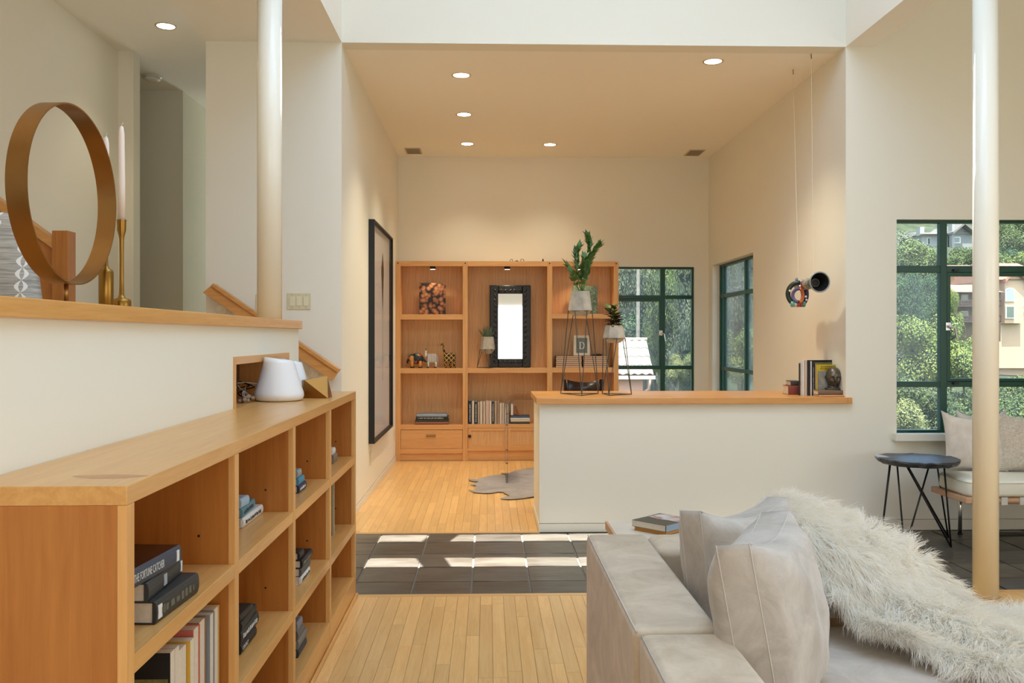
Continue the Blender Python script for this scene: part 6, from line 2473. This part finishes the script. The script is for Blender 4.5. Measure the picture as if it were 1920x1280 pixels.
# strands: clumped tapering ribbons
q = np.random.default_rng(5)
NC, PER, SEG = 4600, 13, 5
cs, ct_ = q.random(NC), q.random(NC)
edge_ = q.random(NC) < 0.22
ct_ = np.where(edge_, np.where(q.random(NC) < 0.5, q.random(NC) * 0.06, 1 - q.random(NC) * 0.08), ct_)
V, FQ, shade = [], [], []
base = 0
camv = Vector((0, 0, H))
for c in range(NC):
    s, tt = float(cs[c]), float(ct_[c])
    p = throw_pt(s, tt)
    ds = (throw_pt(min(1, s + 0.01), tt) - throw_pt(max(0, s - 0.01), tt)).normalized()
    dt = (throw_pt(s, min(1, tt + 0.01)) - throw_pt(s, max(0, tt - 0.01))).normalized()
    n_ = dt.cross(ds)
    if n_.z < 0 and n_.dot(camv - p) < 0:
        n_ = -n_
    if n_.dot(Vector((-0.2, -0.6, 0.8))) < 0:
        n_ = -n_
    n_.normalize()
    an = noise.noise(Vector((p.x * 4, p.y * 4, p.z * 4))) * 2.2
    flow = (dt * (1.0 if tt > 0.25 else -0.5 + 6 * tt) + ds * (0.7 + 0.8 * math.sin(an * 2))).normalized()
    flow = (flow + Vector(q.normal(0, 0.25, 3))).normalized()
    L = 0.076 * (0.7 + 0.6 * q.random())
    tip = p + n_ * L * 0.42 + flow * L * 0.80 + Vector((0, 0, -L * 0.22))
    curl = ds.cross(n_) * 0.0
    wav = q.normal(0, 0.006, 3)
    ph = q.random() * 6.28
    cb = 0.75 + 0.5 * q.random()
    for k in range(PER):
        r0 = p + ds * float(q.normal(0, 0.009)) + dt * float(q.normal(0, 0.009))
        tp_ = tip + Vector(q.normal(0, 0.0105, 3))
        mid = (r0 + tp_) * 0.5 + n_ * L * 0.30
        side = (tp_ - r0).cross(camv - r0).normalized()
        if q.random() < 0.4:
            side = (side + Vector(q.normal(0, 0.6, 3))).normalized()
        w0 = 0.0009 + 0.0005 * q.random()
        for i in range(SEG + 1):
            f = i / SEG
            pt = r0 * (1 - f) ** 2 + mid * (2 * f * (1 - f)) + tp_ * f * f
            pt = pt + Vector(wav) * math.sin(f * 7 + ph) * f
            if pt.y < 2.71 and pt.z < 0.434:
                pt.z = 0.434 + 0.004 * f
            wd = w0 * (1 - f * 0.92)
            V.append(pt - side * wd)
            V.append(pt + side * wd)
        for i in range(SEG):
            b = base + 2 * i
            FQ.append((b, b + 1, b + 3, b + 2))
        base += 2 * (SEG + 1)
mf = NT('fur_strands')
gm_ = mf.n('ShaderNodeNewGeometry')
f_ = mf.n('ShaderNodeMapRange')
mf.l(gm_.outputs['Random Per Island'], f_.inputs[0])
mf.l(mf.ramp(f_.outputs[0], [(0.0, S(240, 228, 206)), (0.3, S(250, 244, 232)), (1.0, S(254, 252, 248))]), mf.p.inputs['Base Color'])
mf.p.inputs['Roughness'].default_value = 0.75
mf.p.inputs['Specular IOR Level'].default_value = 0.25
tr_ = mf.n('ShaderNodeBsdfTranslucent')
tr_.inputs[0].default_value = S(252, 246, 234)
mxs = mf.n('ShaderNodeMixShader')
mxs.inputs[0].default_value = 0.45
mf.l(mf.p.outputs[0], mxs.inputs[1])
mf.l(tr_.outputs[0], mxs.inputs[2])
mf.l(mxs.outputs[0], mf.out.inputs[0])
me = bpy.data.meshes.new('fur')
o0 = WORLD[t.name]
me.from_pydata([(v[0] - o0.x, v[1] - o0.y, v[2] - o0.z) for v in V], [], FQ)
me.materials.append(mf.m)
me.polygons.foreach_set('use_smooth', [True] * len(FQ))
stuff(child(me, 'fur', t))

# ================================================================== OUTDOORS
def ground_z(x, y):
    K = [(8, -3.0), (20, -4.6), (32, -4.2), (44, -2.0), (52, 0.2), (62, 4.6), (72, 8.0), (80, 10.0), (95, 17.0), (130, 34.0)]
    z = K[-1][1]
    for (a, za_), (b, zb_) in zip(K, K[1:]):
        if y <= b:
            f = max(0, (y - a) / (b - a))
            z = za_ + (zb_ - za_) * f
            break
    return z + 0.6 * noise.noise(Vector((x * 0.15, y * 0.15, 3)))
m = MB()
m.sm = True
m.grid(lambda a, b: (lambda x, y: (x, y, ground_z(x, y)))(-60 + 180 * a, 12.5 + 115 * b), 60, 50)
gmm = NT('hillside')
f = gmm.noise(gmm.coord((0.5, 0.5, 0.5), rnd=False), 2.0, 8, 0.7)
gmm.l(gmm.ramp(f, [(0.3, S(26, 34, 18)), (0.5, S(46, 56, 30)), (0.7, S(72, 70, 44))]), gmm.p.inputs['Base Color'])
gmm.p.inputs['Roughness'].default_value = 1.0
o = m.build('hillside', gmm.m)
struct(o)

def foliage(name, c1, c2):
    m = NT(name)
    f = m.noise(m.coord((1, 1, 1)), 1.6, 4)
    m.l(m.bright_random(m.ramp(f, [(0.3, c2), (0.7, c1)]), 0.85, 1.15), m.p.inputs['Base Color'])
    m.p.inputs['Roughness'].default_value = 0.7
    m.p.inputs['Specular IOR Level'].default_value = 0.2
    return m.m
FOL = {
    'olive': foliage('foliage_olive', S(98, 108, 60), S(58, 72, 38)),
    'bright': foliage('foliage_bright', S(124, 132, 64), S(80, 96, 44)),
    'dark': foliage('foliage_dark', S(66, 88, 52), S(36, 56, 36)),
    'grey': foliage('foliage_grey', S(116, 120, 92), S(70, 80, 62)),
    'yellow': foliage('foliage_yellow', S(128, 126, 78), S(86, 92, 54))}
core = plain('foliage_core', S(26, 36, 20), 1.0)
bark = plain('bark', S(104, 90, 72), 0.95, var=0.3, scale=8)
palebark = plain('pale_bark', S(122, 114, 102), 0.9, var=0.25, scale=6)

def crown_mesh(name, seed, nleaf=20000, lobes=13, flat=1.0, droop=0.0, ls=0.046):
    q = np.random.default_rng(seed)
    cen = q.normal(0, 0.42, (lobes, 3))
    cen[:, 2] *= 0.9 * flat
    cen[0] = 0
    rad = q.uniform(0.32, 0.52, lobes)
    rad[0] = 0.6
    li = q.integers(0, lobes, nleaf)
    d = q.normal(0, 1, (nleaf, 3))
    d /= np.linalg.norm(d, axis=1)[:, None]
    p = cen[li] + d * (rad[li] * q.uniform(0.72, 1.06, nleaf))[:, None]
    p[:, 2] *= flat
    n_ = d + q.normal(0, 0.55, (nleaf, 3))
    n_[:, 2] += 0.25
    n_ /= np.linalg.norm(n_, axis=1)[:, None]
    a = np.cross(n_, q.normal(0, 1, (nleaf, 3)))
    if droop:
        a = np.cross(n_, np.cross(n_, np.array([0, 0, 1.0]))) + a * 0.25
    a /= np.linalg.norm(a, axis=1)[:, None]
    b = np.cross(n_, a)
    sz = ls * q.uniform(0.6, 1.4, nleaf)
    la, lb = sz[:, None] * (1.0 + droop), sz[:, None] * (0.62 - 0.3 * droop)
    quads = np.stack([p - a * la, p + b * lb, p + a * la, p - b * lb], 1).reshape(-1, 3)
    vs = quads.tolist()
    fs = [(4 * i, 4 * i + 1, 4 * i + 2, 4 * i + 3) for i in range(nleaf)]
    mi = [0] * nleaf
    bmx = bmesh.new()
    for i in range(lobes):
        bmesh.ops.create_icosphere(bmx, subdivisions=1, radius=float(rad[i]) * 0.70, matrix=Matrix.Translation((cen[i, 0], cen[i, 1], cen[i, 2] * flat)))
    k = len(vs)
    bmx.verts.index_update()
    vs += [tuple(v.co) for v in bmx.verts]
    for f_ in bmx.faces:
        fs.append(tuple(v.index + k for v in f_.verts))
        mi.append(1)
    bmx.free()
    me = bpy.data.meshes.new(name)
    me.from_pydata(vs, [], fs)
    me.polygons.foreach_set('material_index', mi)
    return me
CR = {}
def crown(kind, var):
    key = (kind, var)
    if key not in CR:
        if ('m', var) not in CR:
            CR[('m', var)] = crown_mesh('crown_%d' % var, 40 + var, droop=0.35 if var >= 4 else 0.0, ls=0.028 if var < 4 else 0.015)
        me = CR[('m', var)].copy()
        me.materials.append(FOL[kind])
        me.materials.append(core)
        CR[key] = me
    return CR[key]
q = random.Random(21)
def tree(name, label, u, vtop, y, wpx, kind, var, hfac=1.0, trunk=bark, group=None, nm='tree'):
    """a tree whose crown tops out at picture row vtop when seen from the survey point; wpx its crown width there"""
    p = ony(u, vtop, y)
    gz_ = ground_z(p.x, y) - 0.1
    rx = wpx / F * y / 2
    rz = rx * hfac
    zc_ = p.z - rz * 0.95
    t = thing(name, label, nm, (p.x, y, gz_), group)
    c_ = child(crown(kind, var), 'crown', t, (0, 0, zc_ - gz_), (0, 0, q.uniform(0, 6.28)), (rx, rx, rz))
    m = MB()
    m.sm = True
    hh = max(0.3, zc_ - gz_)
    r_ = max(0.05, 0.03 * rx + 0.02)
    m.tube([(0, 0, 0), (0.08 * rx, 0.03, hh * 0.5), (0, 0, hh)], [r_ * 1.3, r_, r_ * 0.7], 8)
    m.build('trunk', trunk, t, local=True)
    return t
T_ = tree
# seen through the bay window, from near to far
T_('tree', 'yellow green bushy tree at the lower left corner of the bay window', 1700, 742, 22, 130, 'yellow', 0)
T_('tree', 'olive tree low in the bay window, left of the round column', 1790, 718, 24, 150, 'olive', 1)
T_('tree', 'olive green tree low in the bay window, right of the round column', 1890, 722, 23, 160, 'olive', 2)
T_('tree', 'dark shrubby tree at the right frame edge low in the bay window', 1985, 705, 25, 170, 'dark', 3)
T_('tree', 'green tree left of the bay window, beyond its frame edge', 1632, 690, 24, 150, 'olive', 3)
T_('tree', 'round sunlit bright green tree in the middle of the bay window', 1742, 586, 32, 140, 'bright', 1, 1.1)
T_('tree', 'grey green tree at the left edge of the bay window', 1676, 606, 34, 110, 'grey', 0, 1.3)
T_('tree', 'bright tree right of the window latch, left of the round column', 1806, 618, 33, 100, 'bright', 2, 1.25)
T_('tree', 'tree in front of the beige house, right of the column', 1886, 724, 30, 120, 'grey', 0, 1.0)
T_('tree', 'olive tree below the beige house, behind the round column', 1838, 700, 31, 130, 'olive', 3, 1.0)
T_('tree', 'bright bushy tree below the beige house at the frame edge', 1948, 708, 31, 130, 'bright', 1, 1.0)
T_('tree', 'dark tall tree at the left of the bay window, behind the bright round tree', 1700, 492, 41, 95, 'dark', 2, 1.9)
T_('tree', 'second dark tall tree behind the bright round tree', 1748, 506, 43, 76, 'dark', 0, 2.0)
T_('tree', 'slim tree beside the balconies of the brown house', 1783, 540, 41, 34, 'bright', 3, 2.2)
T_('tree', 'dark tree beyond the left frame of the bay window', 1640, 480, 44, 110, 'dark', 1, 1.8)
T_('tree', 'big round oak below the grey hillside house', 1722, 442, 62, 120, 'olive', 2, 0.9)
T_('tree', 'oak between the hillside house and the brown house', 1806, 458, 60, 110, 'olive', 0, 0.8)
T_('tree', 'dark tree on the slope right of the column, below the skyline', 1868, 462, 62, 90, 'dark', 1, 0.8)
T_('tree', 'bright hedge like tree on the slope at the right frame edge', 1925, 470, 60, 110, 'bright', 3, 0.7)
T_('tree', 'large round green tree high in the bay window right of the column', 1888, 404, 70, 92, 'olive', 1, 1.0)
T_('tree', 'green tree high at the right frame edge of the bay window', 1960, 410, 72, 100, 'bright', 2, 0.9)
T_('tree', 'pale tree on the upper slope at the left of the bay window', 1660, 425, 72, 110, 'grey', 3, 0.9)
T_('tree', 'dark tree behind the roof of the grey hillside house', 1715, 396, 86, 90, 'dark', 0, 0.9)
T_('tree', 'olive tree behind the chimney of the grey hillside house', 1775, 392, 88, 100, 'olive', 2, 0.9)
T_('tree', 'dark tree behind the gable of the grey hillside house', 1836, 390, 88, 110, 'dark', 3, 0.9)
T_('tree', 'broad dark tree on the skyline left of the grey hillside house', 1690, 372, 100, 130, 'dark', 2, 1.0)
T_('tree', 'broad dark tree on the skyline above the grey hillside house', 1750, 366, 104, 120, 'dark', 1, 1.0)
T_('tree', 'broad olive tree on the skyline right of the grey hillside house', 1810, 364, 106, 130, 'olive', 2, 1.0)
T_('tree', 'olive tree on the skyline at the right of the bay window', 1915, 385, 92, 130, 'olive', 0, 0.9)
# seen through the two corner windows of the back room
T_('tree', 'tall grey green tree with a pale trunk at the left of the back window', 1172, 452, 36, 130, 'grey', 4, 2.2, palebark)
T_('tree', 'grey green tree beside the pale trunked one in the back window', 1232, 466, 35, 110, 'grey', 5, 2.4, palebark)
T_('tree', 'olive tree behind the mullion of the back window', 1264, 446, 33, 120, 'olive', 4, 2.4)
T_('tree', 'drooping grey green tree at the right of the back window', 1306, 460, 28, 120, 'grey', 5, 2.3, palebark)
T_('tree', 'dark tree filling the middle of the back window behind the tiled roof', 1222, 520, 36, 170, 'dark', 1, 1.0)
T_('tree', 'yellow green bush at the foot of the back window', 1270, 660, 24, 60, 'yellow', 0, 1.1)
T_('tree', 'olive bush low at the right edge of the back window', 1308, 640, 25, 80, 'olive', 2, 1.3)
T_('tree', 'bright green tree just right of the tiled roof', 1234, 600, 34, 60, 'bright', 3, 1.6)
T_('tree', 'dark tree behind the wall between the two corner windows', 1335, 480, 34, 130, 'dark', 0, 1.5)
T_('tree', 'pale sunlit tree in the middle of the side window', 1382, 455, 30, 110, 'grey', 5, 2.2, palebark)
T_('tree', 'bright bush low in the side window', 1384, 612, 26, 90, 'bright', 1, 1.3)
T_('tree', 'olive tree at the right edge of the side window', 1428, 470, 31, 110, 'olive', 4, 2.2)
T_('tree', 'grey yellow tree directly above the tiled roof in the back window', 1206, 500, 38, 110, 'yellow', 2, 1.3)
T_('tree', 'dark wide tree at the back of the side window', 1390, 430, 42, 190, 'dark', 2, 1.2)
T_('tree', 'dark wide tree at the very back of the back window', 1250, 425, 44, 230, 'olive', 3, 1.1)
T_('tree', 'grey tree beyond the tiled roof, left of the back window', 1150, 440, 36, 130, 'grey', 4, 1.9)
for k, (u, y) in enumerate(((1192, 33), (1214, 35), (1256, 34))):
    p0_, p1_ = ony(u, 740, y), ony(u + 5 - 4 * k, 430, y)
    t = thing('eucalyptus_tree', ('bare pale eucalyptus trunk, left of three in the back window', 'bare pale eucalyptus trunk, middle of three in the back window', 'bare pale eucalyptus trunk right of the mullion in the back window')[k], 'tree', (p0_.x, y, ground_z(p0_.x, y)))
    m = MB()
    m.sm = True
    m.tube([(p0_.x, y, ground_z(p0_.x, y) - 0.1), (p0_.x + 0.08, y, 0.5), (p1_.x, y, p1_.z), (p1_.x + 0.15, y, p1_.z + 3)], [0.10, 0.08, 0.06, 0.04], 10)
    m.build('trunk', palebark, t)

# neighbour's tiled roof
ye, yr = 29.0, 30.3
e1, r1 = ony(1224, 703, ye), ony(1213, 638, yr)
xr_ = (e1.x + r1.x) / 2
t = thing('neighbour_house', 'neighbouring house with pale barrel tile roof and peach wall in the back window', 'house', (xr_ - 1.5, 31, -4))
sl = Vector((0, yr - ye, r1.z - e1.z))
Ls = sl.length
sl.normalize()
tm = plain('pale_roof_tile', S(168, 154, 138), 0.8, var=0.12, scale=5)
me_t = bpy.data.meshes.new('roof_tile')
vs, fs = [], []
nseg = 8
prof = []
for i in range(nseg + 1):
    f = i / nseg
    prof.append((0.25 * f, 0.055 * math.cos(2 * PI * f - PI) * 0.5 + 0.03))
for yy, dz in ((0.0, 0.03), (0.47, 0.0)):
    for x_, z_ in prof:
        vs.append((x_, yy, z_ + dz))
        vs.append((x_, yy, z_ + dz - 0.018))
k = (nseg + 1) * 2
for i in range(nseg):
    a = 2 * i
    fs += [(a, a + 2, k + a + 2, k + a), (a + 1, k + a + 1, k + a + 3, a + 3), (a, a + 1, a + 3, a + 2)]
me_t.from_pydata(vs, [], fs)
me_t.materials.append(tm)
o0 = WORLD[t.name]
ang = math.atan2(sl.z, sl.y)
nr = 4
for i in range(nr):
    for j in range(11):
        pos = Vector((xr_ - 0.25 * (j + 1), ye, e1.z)) + sl * (i * Ls / nr) - Vector(o0)
        child(me_t, 'roof_tile', t, pos, (ang, 0, 0))
m = MB()
m.add([(xr_ - 2.8, ye, e1.z - 0.03), (xr_, ye, e1.z - 0.03), (xr_, yr, r1.z - 0.03), (xr_ - 2.8, yr, r1.z - 0.03), (xr_ - 2.8, yr + 1.3, e1.z), (xr_, yr + 1.3, e1.z)], [(0, 1, 2, 3), (3, 2, 5, 4)])
m.build('roof_deck', plain('roof_deck', S(120, 96, 80), 0.9), t)
m = MB()
m.sm = True
m.tube([(xr_ - 2.8, yr, r1.z + 0.03), (xr_ + 0.02, yr, r1.z + 0.03)], 0.07, 10)
m.build('ridge', tm, t)
B(xr_ - 2.8, xr_ + 0.05, ye - 0.10, ye - 0.0, e1.z - 0.13, e1.z - 0.02).build('gutter', plain('gutter_paint', S(200, 186, 166), 0.6), t)
B(xr_ - 2.8, xr_ - 0.30, ye + 0.25, yr + 1.0, -4.6, e1.z - 0.05).build('wall', plain('peach_stucco', S(206, 150, 122), 0.9), t)
m = MB()
m.sm = True
m.tube([(xr_ - 0.12, ye - 0.05, e1.z - 0.12), (xr_ - 0.12, ye + 0.1, e1.z - 0.45), (xr_ - 0.34, ye + 0.2, e1.z - 0.6), (xr_ - 0.34, ye + 0.2, -4.5)], 0.05, 8)
m.build('downpipe', plain('downpipe_paint', S(196, 150, 128), 0.6), t)

def win_far(parent, y, u0, u1, v0, v1, frame, pane, arch=False):
    a, b = ony(u0, v1, y), ony(u1, v0, y)
    w_ = (b.x - a.x)
    f_ = B(a.x, b.x, y - 0.08, y - 0.01, a.z, b.z)
    if arch:
        n_ = 10
        f_.hull_xz([(a.x, b.z)] + [((a.x + b.x) / 2 - w_ / 2 * math.cos(PI * i / n_), b.z + w_ * 0.32 * math.sin(PI * i / n_)) for i in range(1, n_)] + [(b.x, b.z)], y - 0.08, y - 0.01)
    o = f_.build('window', frame, parent)
    e = w_ * 0.10
    g = MB()
    g.box(a.x + e, b.x - e, y - 0.10, y - 0.07, a.z + e, b.z - (0 if arch else e))
    if arch:
        n_ = 10
        g.hull_xz([(a.x + e, b.z)] + [((a.x + b.x) / 2 - (w_ / 2 - e) * math.cos(PI * i / n_), b.z + (w_ * 0.32 - e) * math.sin(PI * i / n_)) for i in range(1, n_)] + [(b.x - e, b.z)], y - 0.10, y - 0.07)
    g.build('pane', pane, o)

skypane = plain('far_pane', S(120, 150, 176), 0.05, spec=0.8)
darkpane = plain('dark_pane', S(56, 74, 70), 0.1, spec=0.8)
cream = plain('house_stucco', S(182, 152, 122), 0.9, var=0.05, scale=2)
tan = plain('house_siding', S(128, 102, 80), 0.9, var=0.08, scale=2)
terra = plain('terracotta_roof', S(150, 106, 84), 0.9, var=0.12, scale=4)
deckm = plain('deck_timber', S(74, 52, 42), 0.9)
# beige and brown house in the middle of the bay window
yh = 48.0
t = thing('hillside_house', 'beige house with arched window and brown balcony wing beyond the round column', 'house', (ony(1870, 600, yh).x, yh + 2, -2))
gxx = lambda u, y=yh: ony(u, 600, y).x
gzz = lambda v, y=yh: ony(1870, v, y).z
B(gxx(1868), gxx(1972), yh, yh + 5, gzz(690), gzz(526)).build('wall', cream, t)
B(gxx(1868), gxx(1972), yh + 0.3, yh + 5, gzz(745), gzz(690)).build('wall_base', plain('house_base', S(176, 142, 112), 0.9), t)
m = MB()
m.hull_xz([(gxx(1876), gzz(526)), (gxx(1910), gzz(526)), (gxx(1893), gzz(512))], yh - 0.4, yh + 5)
m.build('gable_wall', cream, t)
m = MB()
for a, b, c_, d_ in ((1872, 530, 1893, 509), (1893, 509, 1914, 530)):
    m.hull_xz([(gxx(a), gzz(b)), (gxx(c_), gzz(d_)), (gxx(c_), gzz(d_) + 0.18), (gxx(a), gzz(b) + 0.18)], yh - 0.7, yh + 4)
m.build('gable_roof', terra, t)
m = MB()
m.add([(gxx(1862), yh - 0.5, gzz(525)), (gxx(1976), yh - 0.5, gzz(525)), (gxx(1960), yh + 2.6, gzz(486)), (gxx(1872), yh + 2.6, gzz(486)), (gxx(1960), yh + 5.4, gzz(525)), (gxx(1872), yh + 5.4, gzz(525))],
      [(0, 1, 2, 3), (3, 2, 4, 5), (0, 3, 5), (1, 4, 2)])
m.build('main_roof', terra, t)
B(gxx(1876), gxx(1911), yh - 0.4, yh, gzz(606), gzz(526)).build('bay_wall', cream, t)
white_f = plain('white_window_frame', S(236, 228, 214), 0.7)
win_far(t, yh - 0.4, 1884, 1901, 545, 565, white_f, skypane, True)
win_far(t, yh - 0.4, 1884, 1901, 573, 597, white_f, darkpane)
win_far(t, yh, 1913, 1927, 545, 575, white_f, skypane)
win_far(t, yh, 1915, 1924, 582, 594, white_f, darkpane)
win_far(t, yh, 1940, 1955, 548, 575, white_f, skypane)
# balcony wing to the left
yw_ = 47.0
gx2 = lambda u: ony(u, 600, yw_).x
gz2 = lambda v: ony(1800, v, yw_).z
B(gx2(1790), gx2(1872), yw_ + 0.9, yw_ + 4, gz2(640), gz2(548)).build('wing_wall', tan, t)
B(gx2(1793), gx2(1872), yw_ + 1.2, yw_ + 4, gz2(700), gz2(640)).build('wing_base', plain('wing_base', S(168, 138, 110), 0.9), t)
m = MB()
m.add([(gx2(1780), yw_ - 0.4, gz2(548)), (gx2(1876), yw_ - 0.4, gz2(548)), (gx2(1862), yw_ + 2, gz2(530)), (gx2(1804), yw_ + 2, gz2(530)), (gx2(1872), yw_ + 4.4, gz2(548)), (gx2(1784), yw_ + 4.4, gz2(548))],
      [(0, 1, 2, 3), (3, 2, 4, 5), (0, 3, 5), (1, 4, 2), (0, 5, 4, 1)])
m.build('wing_roof', terra, t)
for v in (573, 602):
    B(gx2(1784), gx2(1872), yw_ - 0.3, yw_ + 0.95, gz2(v + 2), gz2(v)).build('balcony_floor', deckm, t)
    B(gx2(1784), gx2(1872), yw_ - 0.3, yw_ - 0.22, gz2(v - 8.5), gz2(v - 10)).build('balcony_rail', deckm, t)
    m = MB()
    k = 30
    for i in range(k + 1):
        x = gx2(1784) + (gx2(1872) - gx2(1784)) * i / k
        m.box(x - 0.02, x + 0.02, yw_ - 0.29, yw_ - 0.25, gz2(v), gz2(v - 9))
    stuff(m.build('balusters', deckm, t))
for u in (1785, 1826, 1866):
    B(gx2(u), gx2(u) + 0.12, yw_ - 0.3, yw_ - 0.18, gz2(640), gz2(548)).build('post', deckm, t)
win_far(t, yw_ + 0.9, 1801, 1814, 552, 570, white_f, darkpane)
win_far(t, yw_ + 0.9, 1801, 1814, 583, 599, white_f, darkpane)
win_far(t, yw_ + 0.9, 1834, 1848, 552, 570, white_f, darkpane)
# pink house behind
yb2 = 53.0
t = thing('hillside_house', 'orange pink house behind the brown balcony wing, just under the transom', 'house', (ony(1820, 600, yb2).x, yb2, 0))
gx3 = lambda u: ony(u, 600, yb2).x
gz3 = lambda v: ony(1820, v, yb2).z
B(gx3(1790), gx3(1850), yb2, yb2 + 1.0, gz3(560), gz3(500)).build('wall', plain('orange_stucco', S(184, 132, 92), 0.9), t)
m = MB()
m.add([(gx3(1784), yb2 - 0.5, gz3(500)), (gx3(1856), yb2 - 0.5, gz3(500)), (gx3(1845), yb2 + 2, gz3(492)), (gx3(1796), yb2 + 2, gz3(492)), (gx3(1852), yb2 + 4.5, gz3(500)), (gx3(1788), yb2 + 4.5, gz3(500))], [(0, 1, 2, 3), (3, 2, 4, 5), (0, 3, 5), (1, 4, 2)])
m.build('roof', terra, t)
win_far(t, yb2, 1806, 1816, 520, 535, white_f, darkpane)
# grey house at the top of the hill
yt = 77.0
t = thing('hillside_house', 'long grey house with chimney and gable at the top of the bay window', 'house', (ony(1770, 430, yt).x, yt, 9))
gx4 = lambda u: ony(u, 430, yt).x
gz4 = lambda v: ony(1770, v, yt).z
gw = plain('grey_stucco', S(140, 138, 132), 0.9)
gr = plain('grey_roof', S(104, 98, 92), 0.9, var=0.08, scale=2)
B(gx4(1728), gx4(1778), yt, yt + 4, gz4(466), gz4(438)).build('wall', gw, t)
m = MB()
m.add([(gx4(1722), yt - 0.6, gz4(440)), (gx4(1782), yt - 0.6, gz4(440)), (gx4(1782), yt + 2, gz4(431)), (gx4(1726), yt + 2, gz4(431)), (gx4(1782), yt + 4.6, gz4(440)), (gx4(1722), yt + 4.6, gz4(440))], [(0, 1, 2, 3), (3, 2, 4, 5), (0, 3, 5)])
m.build('roof', gr, t)
B(gx4(1722), gx4(1730), yt - 0.3, yt + 0.4, gz4(442), gz4(426)).build('chimney', gw, t)
B(gx4(1774), gx4(1830), yt - 0.5, yt + 4, gz4(470), gz4(436)).build('wing_wall', gw, t)
m = MB()
m.hull_xz([(gx4(1776), gz4(440)), (gx4(1812), gz4(440)), (gx4(1794), gz4(426))], yt - 0.6, yt + 4)
m.build('gable_wall', gw, t)
m = MB()
for a, b, c_, d_ in ((1772, 442, 1794, 424), (1794, 424, 1816, 442)):
    m.hull_xz([(gx4(a), gz4(b)), (gx4(c_), gz4(d_)), (gx4(c_), gz4(d_) + 0.2), (gx4(a), gz4(b) + 0.2)], yt - 1.4, yt + 4)
m.build('gable_roof', gr, t)
m = MB()
m.add([(gx4(1800), yt - 0.9, gz4(436)), (gx4(1850), yt - 0.9, gz4(436)), (gx4(1850), yt + 2, gz4(421)), (gx4(1800), yt + 2, gz4(421))], [(0, 1, 2, 3)])
m.build('main_roof', gr, t)
B(gx4(1774), gx4(1779), yt - 1.0, yt - 0.3, gz4(470), gz4(420)).build('pier', gw, t)
win_far(t, yt - 0.5, 1784, 1800, 444, 456, white_f, darkpane)
win_far(t, yt, 1738, 1744, 446, 458, white_f, darkpane)
B(gx4(1776), gx4(1835), yt - 2.5, yt - 2.2, gz4(472), gz4(462)).build('terrace_wall', plain('terrace_stucco', S(128, 126, 120), 0.9), t)
